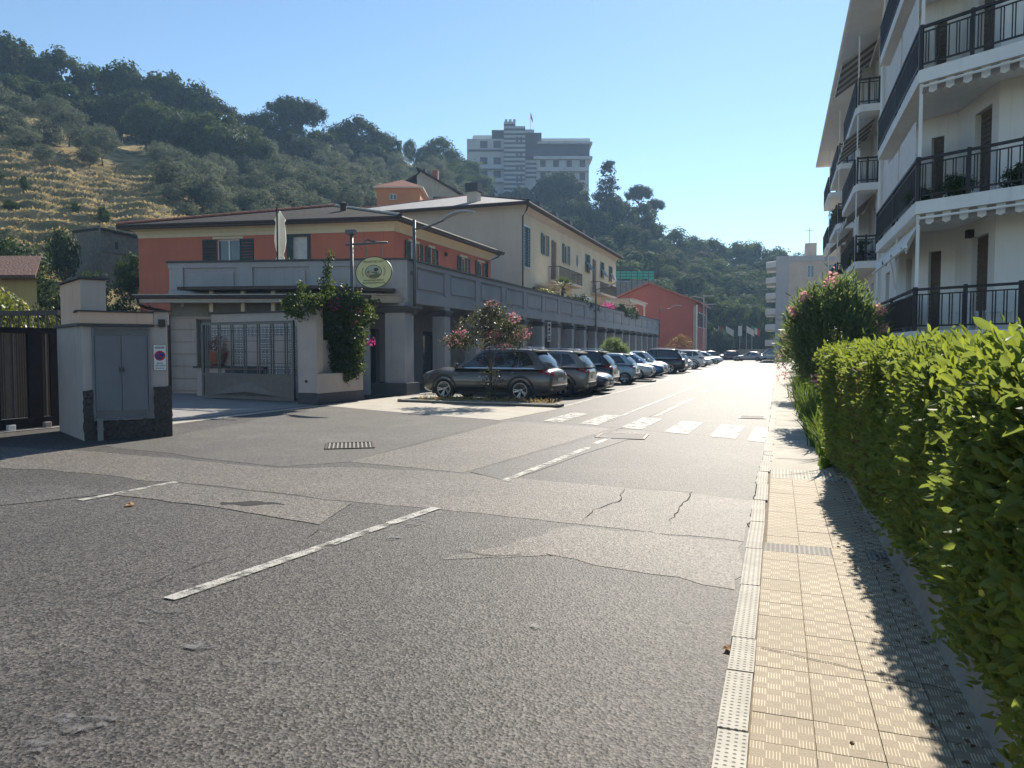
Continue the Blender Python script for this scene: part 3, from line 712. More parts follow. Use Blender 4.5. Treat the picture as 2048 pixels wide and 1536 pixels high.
for (a, b, c_) in ((base_[0], base_[2], ctr), (base_[2], apex, ctr), (apex, base_[0], ctr)): tri.quad(a, b, c_)
tri.build('embossed_triangle', m_gatem, lp)
bars = [.22, .32, .82, .92, 1.45, 1.55, 2.08, 2.18, 2.7, 2.8, 3.32, 3.42, 3.95, 4.05, 4.57, 4.67, 5.2, 5.3, 5.62]
for u_ in bars:
    if u_ < L5 - .12: b_ = MB(); FS.box(b_, u_ - .017, u_ + .017, .901, zt - .091, -.015, .015); b_.build('bar', m_gatem, sgate)
for z_ in (1.25, 1.62, 1.98, 2.34): b_ = MB(); FS.box(b_, .101, L5 - .101, z_ - .01, z_ + .01, -.028, -.016); b_.build('cross_bar', m_gatem, sgate)

# planter at the corner: column, angled box, bougainvillea
c0, c1, c2 = G(597, 809), G(634, 810), G(727, 800)
pl = empty('corner_planter', (c1[0], c1[1], 0), 0, 'lilac grey corner pillar with planter box at the sliding gate', 'planter')
n_ = np.array([-.25, .97]) * .62
col4 = [c0[:2], c1[:2], c1[:2] + n_, c0[:2] + n_]
def prism(P, z0, z1): mb = MB(); mb.hexa([(q[0], q[1], z0) for q in P], [(q[0], q[1], z1) for q in P]); return mb
def grow(P, e):
    c = np.mean(np.array(P), 0); return [c + (np.array(q) - c) * (1 + e / np.linalg.norm(np.array(q) - c)) for q in P]
bevel(prism(col4, .36, 3.08).build('pillar', m_lilac, pl), .015)
prism(grow(col4, .02), -.02, .36).build('plinth', m_slate, pl)
prism(grow(col4, .03), 3.082, 3.13).build('cap', m_slate, pl)
d2 = (c2 - c1)[:2]; d2 /= np.linalg.norm(d2); nn = np.array([-d2[1], d2[0]])
box4 = [c1[:2] + d2 * .02, c2[:2], c2[:2] + nn * .9, c1[:2] + nn * .62 + d2 * .02]
prism(grow(box4, .015), -.02, .34).build('plinth', m_slate, pl)
bevel(prism(box4, .342, .95).build('box_wall', m_lilac, pl), .012)
FP = Frame(c1[:2] + nn * .25, c2[:2] + nn * .25)
b_ = MB(); FP.box(b_, .0, FP.L * .22, .951, 2.9, -.3, .0); b_.build('side_wall', m_lilac, pl)
b_ = MB(); FP.box(b_, FP.L - .25, FP.L, .951, 2.2, -.3, .0); b_.build('side_wall', m_lilac, pl)
b_ = MB(); FP.box(b_, FP.L * .221, FP.L - .251, .951, 2.0, -.3, -.2); b_.build('back_wall', m_lilac, pl)
b_ = MB(); q = c0 + (c1 - c0) * .45; b_.lathe([(.03, -.02), (.045, 0), (.02, .01)], (q[0], q[1] - .02, .72), 10, 'Y'); b_.build('photocell', m_ink, pl)
# ------------------------------------------------------------------ buildings on the left of the street
m_redwall = M('render_red', (.52, .165, .10), (.46, .145, .09), sc=.8, r=.9, bump=.15, bsc=30, streak=.3)
m_creamband = M('render_cream', (.66, .55, .37), (.60, .50, .335), sc=1, r=.9, streak=.2)
m_arc = M('arcade_grey', (.37, .355, .36), (.325, .31, .315), sc=.9, r=.85, bump=.2, bsc=30, streak=.35)
m_arcd = M('arcade_dark', (.065, .068, .075), (.085, .087, .092), sc=2, r=.8)
m_creamw = M('render_ochre', (.74, .59, .40), (.66, .525, .355), sc=.7, r=.9, streak=.3)
m_creamn = M('render_pinkish', (.62, .50, .39), (.56, .45, .35), sc=.7, r=.9, streak=.25)
m_sh = M('shutter_green', (.012, .032, .033), (.02, .042, .042), sc=7, r=.5)
m_sh2 = M('shutter_bluegreen', (.035, .085, .09), (.05, .105, .11), sc=7, r=.55)
m_woodb = M('brown_door', (.13, .055, .04), (.10, .045, .035), sc=8, r=.6)
m_slroof = M('slate_roof', (.30, .29, .28), (.20, .195, .19), sc=1.6, r=.75, bump=.6, bsc=6, bd=.05)
m_slroofd = M('slate_roof_dark', (.022, .021, .021), (.04, .037, .036), sc=2.2, r=.95, spec=.1, bump=.6, bsc=6, bd=.05)
m_terra = M('terracotta', (.40, .15, .09), (.30, .11, .07), sc=3, r=.85, bump=.4, bsc=20)
m_eave = M('eave_brown', (.045, .03, .026), (.06, .042, .036), sc=5, r=.6)
m_pane = glass_mat('window_glass')
m_curtain = M('curtain', (.62, .60, .55), (.52, .5, .46), sc=6, r=.9)
m_floor = M('terrace_floor', (.3, .27, .24), r=.9)

def shutter_mesh(wd, ht, mat, n=14, dark=True):
    """louvred leaf: local x across, z up, thin in y, hinge at x=0"""
    b = MB(); fr = .06
    b.box(0, fr, 0, .035, 0, ht); b.box(wd - fr, wd, 0, .035, 0, ht); b.box(fr, wd - fr, 0, .035, 0, fr); b.box(fr, wd - fr, 0, .035, ht - fr, ht); b.box(fr, wd - fr, .001, .034, ht * .48, ht * .48 + fr)
    for k in range(n):
        z = fr + (ht - 2 * fr) * (k + .5) / n; dz = (ht - 2 * fr) / n * .42
        b.quad((fr, .005, z - dz), (wd - fr, .005, z - dz), (wd - fr, .03, z + dz), (fr, .03, z + dz))
    return b.mesh('shutter', mat)
def window(fr, parent, u0, u1, z0, z1, mats, shut='none', surround=None, rev=.14, sw=None, bars=1, name='window', curtain=True, lean=0.):
    """sash window in an opening: frame, pane, curtain, sill, shutters"""
    mf, mshut = mats
    w_ = MB(); f = .06
    fr.box(w_, u0, u0 + f, z0, z1, -rev - .02, -rev + .04); fr.box(w_, u1 - f, u1, z0, z1, -rev - .02, -rev + .04)
    fr.box(w_, u0 + f, u1 - f, z0, z0 + f, -rev - .02, -rev + .04); fr.box(w_, u0 + f, u1 - f, z1 - f, z1, -rev - .02, -rev + .04)
    for k in range(bars): uu = u0 + (u1 - u0) * (k + 1) / (bars + 1); fr.box(w_, uu - .035, uu + .035, z0 + f, z1 - f, -rev - .019, -rev + .045)
    wo = w_.build(name, mf, parent)
    p_ = MB(); fr.rect(p_, u0 + f, u1 - f, z0 + f, z1 - f, -rev); p_.build('pane', m_pane, wo)
    if surround is not None:
        s_ = MB(); e = .13
        fr.box(s_, u0 - e, u0, z0 - .03, z1 + e, .002, .03); fr.box(s_, u1, u1 + e, z0 - .03, z1 + e, .002, .03); fr.box(s_, u0, u1, z1, z1 + e, .002, .03); fr.box(s_, u0 - e - .04, u1 + e + .04, z0 - .1, z0 - .031, .002, .08)
        s_.build('surround', surround, wo)
    ang0 = math.atan2(fr.t[1], fr.t[0])
    W = sw or (u1 - u0) / 2
    ht = z1 - z0
    if shut in ('open', 'closed', 'ajar'):
        me = shutter_mesh(W, ht, mshut)
        for side in (-1, 1):
            uu = u0 if side < 0 else u1
            P = fr.p(uu, z0, .04)
            if shut == 'open': a = (math.pi if side < 0 else 0.0)
            elif shut == 'ajar': a = (math.pi * .62 if side < 0 else math.pi * .38) * -1
            else: a = (0.0 if side < 0 else math.pi)
            yflip = .035
            o = obj('shutter', me, None, P, (0, 0, ang0 + a)); reparent(o, wo)
    elif shut == 'awning':
        me = shutter_mesh(W, ht * .55, mshut); me2 = shutter_mesh(W, ht * .45, mshut)
        for side in (-1, 1):
            uu = u0 if side < 0 else u1; a = (0.0 if side < 0 else math.pi)
            o = obj('shutter', me2, None, fr.p(uu, z0 + ht * .55, .04), (0, 0, ang0 + a)); reparent(o, wo)
        b = MB(); p = fr.p
        za, zb = z0 + ht * .54, z0 + .12
        b.hexa([p(u0, za, .045), p(u1, za, .045), p(u1, zb, .55), p(u0, zb, .55)], [p(u0, za + .03, .06), p(u1, za + .03, .06), p(u1, zb + .03, .57), p(u0, zb + .03, .57)])
        b.build('shutter', mshut, wo)
    return wo
def railing(fr, parent, u0, u1, z0, z1, d, mat, gap=.13, name='railing', posts=True, r=.011):
    b = MB(); fr.box(b, u0, u1, z1 - .05, z1, d - .025, d + .025); fr.box(b, u0, u1, z0 + .05, z0 + .09, d - .02, d + .02)
    ro = b.build(name, mat, parent)
    k = max(1, int(round((u1 - u0) / gap)))
    bm_ = MB()
    for i in range(k + 1):
        u = u0 + (u1 - u0) * i / k
        fr.box(bm_, u - r, u + r, z0 + .091, z1 - .051, d - r, d + r)
    bm_.build('baluster', mat, ro)['kind'] = 'stuff'
    return ro
def gable_or_hip(name, eaves, ridge, parent, mat, th=.12, under=m_eave):
    """roof skin from an eave loop (4 corners) to a ridge of two points; thick edge"""
    e = [np.array(q, float) for q in eaves]; r0, r1 = [np.array(q, float) for q in ridge]
    b = MB(); b.mi = 0
    b.quad(e[0], e[1], r0); b.quad(e[1], e[2], r1, r0); b.quad(e[2], e[3], r1); b.quad(e[3], e[0], r0, r1)
    o = b.build(name, mat, parent)
    u = MB(); d_ = np.array([0, 0, -th])
    for i in range(4):
        j = (i + 1) % 4; u.quad(e[i] + d_, e[j] + d_, e[j] - [0, 0, .004], e[i] - [0, 0, .004])
    u.quad(*[q + d_ for q in e[::-1]])
    u.build('fascia', under, o)
    return o
def ridge_tiles(p0, p1, roof, mat, n, r=.13):
    p0, p1 = Vector(p0), Vector(p1); d = (p1 - p0); L = d.length / n; d.normalize()
    b = MB(); k = 6; V = []
    for i, (x, rr) in enumerate(((0, r), (L * 1.08, r * .86))):
        for j in range(k + 1): t = math.pi * j / k; V.append((x, rr * math.cos(t), rr * math.sin(t) * .8))
    b.v = V; b.f = [(j, j + 1, k + 1 + j + 1, k + 1 + j) for j in range(k)]; b.m = [0] * k
    me = b.mesh('ridge_tile', mat); q = d.to_track_quat('X', 'Z')
    for i in range(n):
        o = obj('ridge_tile', me, None, p0 + d * (L * i), q.to_euler()); reparent(o, roof)

# ---- red house
RA, RB = np.array([-30.2, 28.8]), np.array([-17.0, 31.0]); RC = np.array([-17.0, 43.4]); RDn = np.array([-30.2, 41.2])
red = empty('red_house', (-17, 31, 0), 0, 'low brick-red house with cream frieze and dark eaves above the arcade', 'house')
FR = Frame(RA, RB); FRs = Frame(RB, RC)
holes = [(4.28, 5.53, 5.0, 7.08), (8.08, 9.15, 4.0, 7.12)]
b_ = MB(); FR.wall(b_, 0, FR.L, -.02, 7.24, holes); 
hs = [(1.55, 2.45, 5.75, 6.95), (3.75, 4.25, 5.75, 6.95), (7.75, 8.55, 5.75, 6.95), (10.4, 11.2, 5.75, 6.95)]
FRs.wall(b_, 0, FRs.L, -.02, 7.24, hs)
Frame(RC, RDn).wall(b_, 0, 13.3, -.02, 7.24); Frame(RDn, RA).wall(b_, 0, 12.4, -.02, 7.24)
b_.build('wall', m_redwall, red)
def cove(frames, parent, z0, z1, out, mat, name='frieze'):
    b = MB()
    for f, ext in frames:
        prof = [(0.012, z0), (.03, z0 + (z1 - z0) * .35), (.12, z0 + (z1 - z0) * .7), (out, z1)]
        for (d0, za), (d1, zb) in zip(prof, prof[1:]):
            b.quad(f.p(-d0, za, d0), f.p(f.L + d0, za, d0), f.p(f.L + d1, zb, d1), f.p(-d1, zb, d1))
    return b.build(name, mat, parent)
cove([(FR, 0), (FRs, 0)], red, 7.24, 7.68, .38, m_creamband)
def off_loop(P, e, z):
    """outline of 4 corners pushed out by e"""
    P = [np.array(q, float) for q in P]; n = len(P); out = []
    for i in range(n):
        a = P[i] - P[i - 1]; b = P[(i + 1) % n] - P[i]; a /= np.linalg.norm(a); b /= np.linalg.norm(b)
        na, nb = np.array([a[1], -a[0]]), np.array([b[1], -b[0]]); m = na + nb; m /= (1 + na @ nb)
        q = P[i] + m * e; out.append((q[0], q[1], z))
    return out
ev = off_loop([RA, RB, RC, RDn], .62, 7.84)
ridge = [(-23.15, 35.6, 9.62), (-23.4, 38.2, 9.62)]
roof = gable_or_hip('roof', ev, ridge, red, m_slroofd, .2)
ridge_tiles(ev[0], ridge[0], roof, m_terra, 24, .17); ridge_tiles(ev[1], ridge[0], roof, m_kerb, 14); ridge_tiles(ridge[0], ridge[1], roof, m_terra, 5)
for (x, y, z) in ((-21.0, 33.0, 8.75), (-25.6, 33.4, 8.6)):
    b_ = MB(); b_.lathe([(.16, -.3), (.16, .32), (.22, .33), (.22, .4), (.05, .46)], (x, y, z), 10); b_.build('vent_pipe', m_eave, roof)
# gutter along the eaves and downpipes
b_ = MB()
for a, c in zip(ev[:2], ev[1:3]): b_.tube([(a[0], a[1], 7.78), (c[0], c[1], 7.78)], .07, 8)
b_.build('gutter', m_eave, red)
b_ = MB(); b_.tube([(-16.2, 43.2, 7.7), (-16.3, 42.9, 7.4), (-16.9, 42.6, 7.1), (-16.9, 42.6, 4.1)], .05, 8); b_.build('downpipe', m_eave, red)
wo = window(FR, red, *holes[0][:2], *holes[0][2:], (m_white, m_sh), 'open', None, sw=.72, bars=1)
c_ = MB(); FR.rect(c_, 4.35, 5.46, 5.06, 7.0, -.19); c_.build('curtain', m_curtain, wo)
b_ = MB(); FR.box(b_, 4.1, 5.7, 7.085, 7.2, .003, .05); b_.build('lintel', m_creamband, red)
dr = MB(); FR.rect(dr, 8.08, 9.15, 4.0, 7.12, -.14); do = dr.build('terrace_door', m_curtain, red)
b_ = MB(); FR.box(b_, 7.98, 8.28, 4.0, 7.12, .0015, .05); FR.box(b_, 9.05, 9.2, 4.0, 7.12, .0015, .05); FR.box(b_, 7.98, 9.2, 7.121, 7.22, .0015, .05); b_.build('door_frame', m_sh, do)
for i, h_ in enumerate(hs):
    wo = window(FRs, red, *h_, (m_white, m_sh), 'open', m_creamband, sw=.5, bars=1)
b_ = MB(); FRs.box(b_, 5.6, 5.75, 6.75, 6.92, .0, .12); b_.build('wall_lamp', m_ink, red)

# ---- arcade with terrace parapet
arc = empty('arcade', (-12.9, 24.5, 0), 0, 'long grey arcade with square pillars and a panelled terrace parapet', 'arcade')
AY0, AY1 = 24.5, 86.2
FA = Frame((-12.9, AY0), (-12.9, AY1)); FA2 = Frame((-22.0, 22.35), (-12.9, 24.5))
pil_y = [25.0 - .55 + i * 3.332 for i in range(19)]
pm = MB(); pm.box(-.55, 0, 0, .56, .46, 3.06); pil_me = pm.mesh('pillar', m_arc)
cm = MB(); cm.hexa([(-.58, -.03, 3.06), (.03, -.03, 3.06), (.03, .59, 3.06), (-.58, .59, 3.06)], [(-.66, -.1, 3.24), (.1, -.1, 3.24), (.1, .66, 3.24), (-.66, .66, 3.24)]); cm.box(-.66, .1, -.1, .66, 3.24, 3.3); cap_me = cm.mesh('capital', m_arcd)
bm2 = MB(); bm2.box(-.6, .05, -.05, .61, -.02, .46); base_me = bm2.mesh('plinth', m_arcd)
hm = MB(); hm.box(-.55, 0, 0, .56, 3.3, 3.44); head_me = hm.mesh('impost', m_arc)
for i, y in enumerate(pil_y):
    sc_ = (1.5, 1.25, 1) if i == 0 else (1, 1, 1)
    yy = y - (.12 if i == 0 else 0)
    p = obj('pillar', pil_me, None, (-12.92, yy, 0), None, sc_); reparent(p, arc)
    for nme, me in (('capital', cap_me), ('plinth', base_me), ('impost', head_me)):
        o = obj(nme, me, None, (-12.92, yy, 0), None, sc_); reparent(o, p)
b_ = MB(); FA.box(b_, 0.0, FA.L, 3.44, 5.0, -.3, -.07); b_.build('parapet', m_arc, arc)
b_ = MB(); FA.box(b_, .0, FA.L, 3.441, 3.86, -.069, 0.0); FA.box(b_, .0, FA.L, 4.80, 4.999, -.069, 0.0); b_.build('moulding', m_arc, arc)
b_ = MB(); FA.box(b_, -.04, FA.L + .04, 5.002, 5.07, -.38, .07); b_.build('coping', m_arcd, arc)
edges = [(-.1, .75)] + [(y - AY0 + .02, y - AY0 + .54) for y in pil_y[1:]] + [(FA.L - .3, FA.L)]
for (a, c) in edges: q = MB(); FA.box(q, max(a, 0), c, 3.862, 4.798, -.068, .004); q.build('pilaster', m_arc, arc)
for (a, c), (e, g_) in zip(edges, edges[1:]):
    if e - c < .8: continue
    q = MB(); FA.box(q, c + .17, e - .17, 4.0, 4.68, -.069, -.02); bevel(q.build('panel', m_arc, arc), .02, 1)
# left face of the arcade block
b_ = MB(); FA2.box(b_, 0, FA2.L - .02, 3.44, 5.0, -.3, -.07); b_.build('parapet', m_arc, arc)
b_ = MB(); FA2.box(b_, 0, FA2.L - .02, 3.6, 3.95, -.069, .0); FA2.box(b_, 0, FA2.L - .02, 4.80, 4.999, -.069, 0.); b_.build('moulding', m_arc, arc)
b_ = MB(); FA2.box(b_, -.06, FA2.L - .05, 5.003, 5.072, -.36, .06); b_.build('coping', m_arcd, arc)
pxs = [(343, 366), (474, 505), (619, 653), (779, 818)]
for (a, c) in pxs:
    q = MB(); FA2.box(q, max(0, FA2.u_of(a, 560)[0]), min(FA2.L, FA2.u_of(c, 560)[0]), 3.955, 4.797, -.068, .005); q.build('pilaster', m_arc, arc)
for (a, c) in ((368, 473), (507, 617), (655, 777)):
    ua, ub = FA2.u_of(a, 560)[0], FA2.u_of(c, 560)[0]
    q = MB(); FA2.box(q, ua + .12, ub - .12, 4.02, 4.66, -.069, -.02); bevel(q.build('panel', m_arc, arc), .02, 1)
# ceiling, terrace floor, back wall with doors, arcade floor
b_ = MB(); b_.hexa([(-12.98, 24.6, 3.445), (-12.98, 86.1, 3.445), (-17.0, 86.1, 3.445), (-17.0, 24.0, 3.445)], [(-12.98, 24.6, 3.6), (-12.98, 86.1, 3.6), (-17.0, 86.1, 3.6), (-17.0, 24.0, 3.6)]); b_.build('ceiling', m_arc, arc)
b_ = MB(); b_.hexa([(-13.2, 24.9, 3.9), (-13.2, 86.0, 3.9), (-17.0, 86.0, 3.9), (-22., 86, 3.9), (-21.8, 22.9, 3.9)], [(-13.2, 24.9, 4.0), (-13.2, 86.0, 4.0), (-17.0, 86.0, 4.0), (-22., 86, 4.), (-21.8, 22.9, 4.0)]); b_.build('terrace_floor', m_floor, arc)
FB = Frame((-16.5, 24.3), (-16.5, 86.1))
dh = [(2.0 + k * 6.66, 4.4 + k * 6.66, 0.0, 2.6) for k in range(9)]
b_ = MB(); FB.wall(b_, 0, FB.L, -.02, 3.45, dh, .2); b_.build('back_wall', m_arc, arc)
for h_ in dh:
    q = MB(); FB.rect(q, h_[0], h_[1], h_[2], h_[3], -.2); d0 = q.build('shop_door', m_arcd, arc)
    q = MB(); FB.rect(q, h_[0] + .15, (h_[0] + h_[1]) / 2 - .05, .3, 2.4, -.19); FB.rect(q, (h_[0] + h_[1]) / 2 + .05, h_[1] - .15, .3, 2.4, -.19); q.build('pane', m_pane, d0)
b_ = MB(); b_.quad((-12.6, 24.2, .012), (-12.6, 86.2, .012), (-16.9, 86.2, .012), (-16.9, 23.3, .012)); b_.build('arcade_floor', m_conc_dark, arc)
b_ = MB(); Frame((-16.9, 23.6), (-14.3, 24.2)).wall(b_, 0, 2.67, -.02, 3.5, [(1.5, 2.4, 0, 2.7)], .3); b_.build('end_wall', m_arc, arc)

# ---- oil mill front under the canopy
mill = empty('oil_mill_front', (-22, 22.35, 0), 0, 'grey shop front with flat canopy and brown downpipe behind the sliding gate', 'shop front')
b_ = MB(); ud0, ud1 = FA2.u_of(392, 700)[0], FA2.u_of(425, 700)[0]
FM = Frame(FA2.p(0, 0, -.12), FA2.p(FA2.L - .8, 0, -.12))
FM.wall(b_, 0, FM.L - 2.2, -.02, 3.43, [(ud0, ud1 + .3, 0, 2.85)], .2); b_.build('wall', m_lilac, mill)
for k in range(6):
    z = .12 + k * .47
    q = MB(); FM.box(q, .0, ud0 - .01, z, z + .43, .002, .045); bevel(q.build('stone_course', m_lilac, mill), .012, 1)
q = MB(); FM.box(q, 0, FM.L - 2.2, 2.96, 3.43, .003, .03); q.build('frieze', m_conc_dark, mill)
q = MB(); FM.rect(q, ud0, ud1 + .3, 0, 2.85, -.2); q.build('door', m_doorgrey, mill)
q = MB(); uu, zz = FM.u_of(368, 606); FM.box(q, uu - .07, uu + .07, zz - .14, zz + .12, .03, .13); bevel(q.build('wall_lamp', m_creamband, mill), .02)
p = FA2.p
q = MB(); q.hexa([p(-.55, 3.48, -.05), p(-.55, 3.42, 1.25), p(8.4, 3.38, 1.0), p(9.2, 3.42, -.05)], [p(-.55, 3.74, -.05), p(-.55, 3.68, 1.25), p(8.4, 3.64, 1.0), p(9.2, 3.66, -.05)]); q.build('canopy', m_conc, mill)
q = MB(); q.hexa([p(-.62, 3.75, -.05), p(-.62, 3.69, 1.32), p(8.45, 3.65, 1.07), p(9.2, 3.67, -.05)], [p(-.62, 3.78, -.05), p(-.62, 3.73, 1.32), p(8.45, 3.69, 1.07), p(9.2, 3.7, -.05)]); q.build('canopy_edge', m_kerb, mill)
q = MB(); q.hexa([p(1.0, 3.9, .02), p(1.0, 3.88, 1.1), p(6.3, 3.88, 1.1), p(8.9, 3.8, .3), p(8.9, 3.82, .02)], [p(1.0, 4.02, .02), p(1.0, 4.0, 1.1), p(6.3, 4.0, 1.1), p(8.9, 3.92, .3), p(8.9, 3.94, .02)]); q.build('upper_canopy', m_eave, mill)
q = MB(); q.tube([p(-.5, 3.62, 1.3), p(8.3, 3.58, 1.06)], .06, 8); q.build('gutter', m_eave, mill)
q = MB(); q.tube([p(-.45, 3.6, 1.28), p(-.42, 3.35, 1.25), p(-.3, 3.25, 1.0), p(.0, 3.15, .25), p(.05, 3.0, .1), p(.05, .05, .1)], .055, 8); q.build('downpipe', m_eave, mill)
for px in (448, 513, 575):
    u_ = FA2.u_of(px, 595)[0] * .95; q = MB(); FA2.box(q, u_ - .07, u_ + .07, 3.1, 3.9, .62, .76); q.build('strut', m_creamband, mill)
# screen wall with ornamental tiles, counter, flowerpot
sa, sb = col_xy(424, 27.6), col_xy(606, 25.6); FW = Frame(sa, sb)
scr = empty('screen_wall', (sa[0], sa[1], 0), 0, 'pale screen wall set with patterned tiles behind the sliding gate', 'wall')
q = MB(); FW.box(q, 0, FW.L, -.02, 3.0, -.25, 0); q.build('wall', m_lilac, scr)
q = MB(); FW.box(q, -.08, FW.L, 3.002, 3.05, -.3, .06); q.build('coping', m_slate, scr)
def motif_mat():
    m, nt, b = base_mat('ornament_tile'); v = _vec(nt, (math.pi / .17,) * 3)
    s = nt.nodes.new('ShaderNodeSeparateXYZ'); nt.links.new(v, s.inputs[0])
    cx_, cz_ = _math(nt, 'COSINE', s.outputs[0]), _math(nt, 'COSINE', s.outputs[2]); c2x, c2z = _math(nt, 'COSINE', _math(nt, 'MULTIPLY', s.outputs[0], 3.)), _math(nt, 'COSINE', _math(nt, 'MULTIPLY', s.outputs[2], 3.))
    f_ = _math(nt, 'ADD', _math(nt, 'MULTIPLY', cx_, c2z), _math(nt, 'MULTIPLY', cz_, c2x)); f_ = _range(nt, _math(nt, 'ABSOLUTE', f_), .28, .42)
    nt.links.new(_mix(nt, f_, (.66, .65, .60), (.06, .06, .08)), b.inputs['Base Color']); b.inputs['Roughness'].default_value = .35
    return m
m_motif = motif_mat(); tmm = MB().box(-.165, .165, -.012, 0, -.165, .165).mesh('tile', m_motif); ang = math.atan2(FW.t[1], FW.t[0])
nt_ = int(FW.L / .345)
for i in range(nt_):
    for j, z in enumerate((.95, 1.3, 1.65, 2.0, 2.35)):
        if j in (1, 2, 3) and (i % 4) in (1, 2): continue
        o = obj('tile', tmm, None, FW.p(.2 + i * .345, z, .003), (0, 0, ang)); reparent(o, scr)
ca, cb = col_xy(388, 27.2), col_xy(530, 26.2); FK = Frame(ca, cb)
ctr = empty('counter', (ca[0], ca[1], 0), 0, 'low masonry counter with dark slab top behind the gate', 'counter')
q = MB(); FK.box(q, .1, FK.L - .1, -.02, 1.02, -.4, -.02); q.build('base', m_lilac, ctr); q = MB(); FK.box(q, 0, FK.L, 1.022, 1.09, -.5, .06); q.build('top', m_slate, ctr)
q = MB(); FK.box(q, FK.L * .45, FK.L - .1, .1, .98, -.018, .02); q.build('panel', m_arcd, ctr)
pp = FK.p(.85, 1.09, -.22)
pot = empty('flower_pot', pp, 0, 'large terracotta pot with dry reddish plant on the counter', 'flower pot')
obj('bowl', MB().lathe([(.18, 0), (.26, .2), (.34, .42), (.38, .5), (.38, .56), (.33, .56), (.3, .45)], (0, 0, 0), 18).mesh('bowl', m_terra, True), pot)

# ---- ochre house further down the street
ochre = empty('ochre_house', (-17, 49.3, 0), 0, 'two-storey ochre house with green shutters and slate roof behind the arcade', 'house')
FO = Frame((-17, 49.3), (-17, 81.3)); FOn = Frame((-34, 49.3), (-17, 49.3))
Yu = lambda y: y - 49.3
oh = [(.5, 1.75, 7.6, 10.4), (Yu(54.3), Yu(55.3), 8.95, 10.5), (Yu(56.6), Yu(58.0), 7.15, 10.35), (Yu(60.2), Yu(61.5), 8.95, 10.5), (Yu(67.4), Yu(69.2), 8.95, 10.6), (Yu(70.4), Yu(72.0), 7.15, 10.45), (Yu(73.6), Yu(75.2), 8.95, 10.55), (Yu(77.6), Yu(79.2), 8.95, 10.55)]
ohl = [(3.0, 4.4, 4.4, 6.3), (7.5, 8.9, 4.4, 6.3), (12.5, 13.9, 4.4, 6.3), (17.5, 18.9, 4.6, 6.2), (20.5, 22.2, 4.0, 6.3), (25.0, 26.4, 4.6, 6.2)]
b_ = MB(); FO.wall(b_, 0, FO.L, -.02, 11.32, oh + ohl, .16); b_.build('street_wall', m_creamw, ochre)
b_ = MB(); FOn.wall(b_, 0, FOn.L, -.02, 11.32, [(7.2, 8.0, 10.15, 11.0)]); Frame((-17, 81.3), (-34, 81.3)).wall(b_, 0, 17, -.02, 11.32); Frame((-34, 81.3), (-34, 49.3)).wall(b_, 0, 32, -.02, 11.32); b_.build('end_wall', m_creamn, ochre)
window(FOn, ochre, 7.2, 8.0, 10.15, 11.0, (m_white, m_sh2), 'none', m_white)
cove([(FOn, 0), (FO, 0)], ochre, 11.32, 11.72, .35, m_creamn)
evo = off_loop([(-34, 49.3), (-17, 49.3), (-17, 81.3), (-34, 81.3)], .75, 11.9)
ridge_o = [(-25.2, 59.5, 15.0), (-25.2, 71.5, 15.0)]
ro = gable_or_hip('roof', evo, ridge_o, ochre, m_slroof, .18)
ridge_tiles(evo[0], ridge_o[0], ro, m_terra, 26); ridge_tiles(evo[1], ridge_o[0], ro, m_slroofd, 26)
b_ = MB()
for a, c in zip(evo[:2], evo[1:3]): b_.tube([(a[0], a[1], 11.8), (c[0], c[1], 11.8)], .08, 8)
b_.build('gutter', m_eave, ochre)
b_ = MB(); b_.tube([(-16.35, 48.8, 11.7), (-16.5, 48.95, 11.35), (-16.88, 49.25, 11.0), (-16.88, 49.25, 4.0)], .06, 8); b_.build('downpipe', m_eave, ochre)
kinds = ['closed', 'open', 'door', 'open', 'awning', 'door', 'awning', 'awning']
for h_, k_ in zip(oh, kinds):
    if k_ == 'door':
        q = MB(); FO.rect(q, *h_, -.16); d0 = q.build('balcony_door', m_woodb, ochre)
        q = MB(); FO.box(q, h_[0] - .02, h_[0] + .5, h_[2], h_[3], .01, .06); q.build('shutter', m_woodb, d0)
    else: window(FO, ochre, *h_, (m_white, m_sh2), k_, m_white if k_ == 'closed' else m_creamband, sw=(h_[1] - h_[0]) / 2 if k_ != 'open' else .55)
for h_ in ohl: window(FO, ochre, *h_, (m_white, m_sh2), 'open' if h_[1] - h_[0] < 1.6 else 'none', m_creamband, sw=.6)
for (a, c) in ((Yu(55.7), Yu(62.7)), (Yu(69.6), Yu(77.2))):
    q = MB(); FO.box(q, a, c, 6.98, 7.14, .002, 1.0); bo = q.build('balcony', m_creamn, ochre)
    railing(FO, bo, a + .03, c - .03, 7.14, 8.2, .95, m_iron, .14)
    for e in (a + .03, c - .03):
        f2 = Frame(FO.p(e, 0, .02), FO.p(e, 0, .95)); q = MB(); f2.box(q, 0, f2.L, 8.15, 8.2, -.02, .02)
        for k in range(6): f2.box(q, k * .17 + .03, k * .17 + .05, 7.14, 8.15, -.01, .01)
        q.build('side_railing', m_iron, bo)
# plaque, chimneys
q = MB(); q.v = [FO.p(15.2 + .35 * math.cos(t), 9.6 + .55 * math.sin(t), .03) for t in np.linspace(0, 2 * math.pi, 21)[:-1]]; q.f = [tuple(range(20))]; q.m = [0]; q.build('plaque', m_conc_dark, ochre)
def chimney(x, y, z0, w_, h_, parent, dark=.55):
    b = MB(); b.box(x - w_ / 2, x + w_ / 2, y - w_ / 2, y + w_ / 2, z0 - 1.0, z0 + h_ * .45); c0 = bevel(b.build('chimney', m_creamn, parent), .02)
    b = MB(); e = w_ * .62; b.box(x - e, x + e, y - e, y + e, z0 + h_ * .45 + .002, z0 + h_); b.build('chimney_cap', m_slate, c0)
chimney(-21.3, 51.0, 12.75, .8, 1.15, ro)
for y in (56, 60.5, 65, 69.5, 74): chimney(-18.1, y, 12.25, .7, .95, ro)

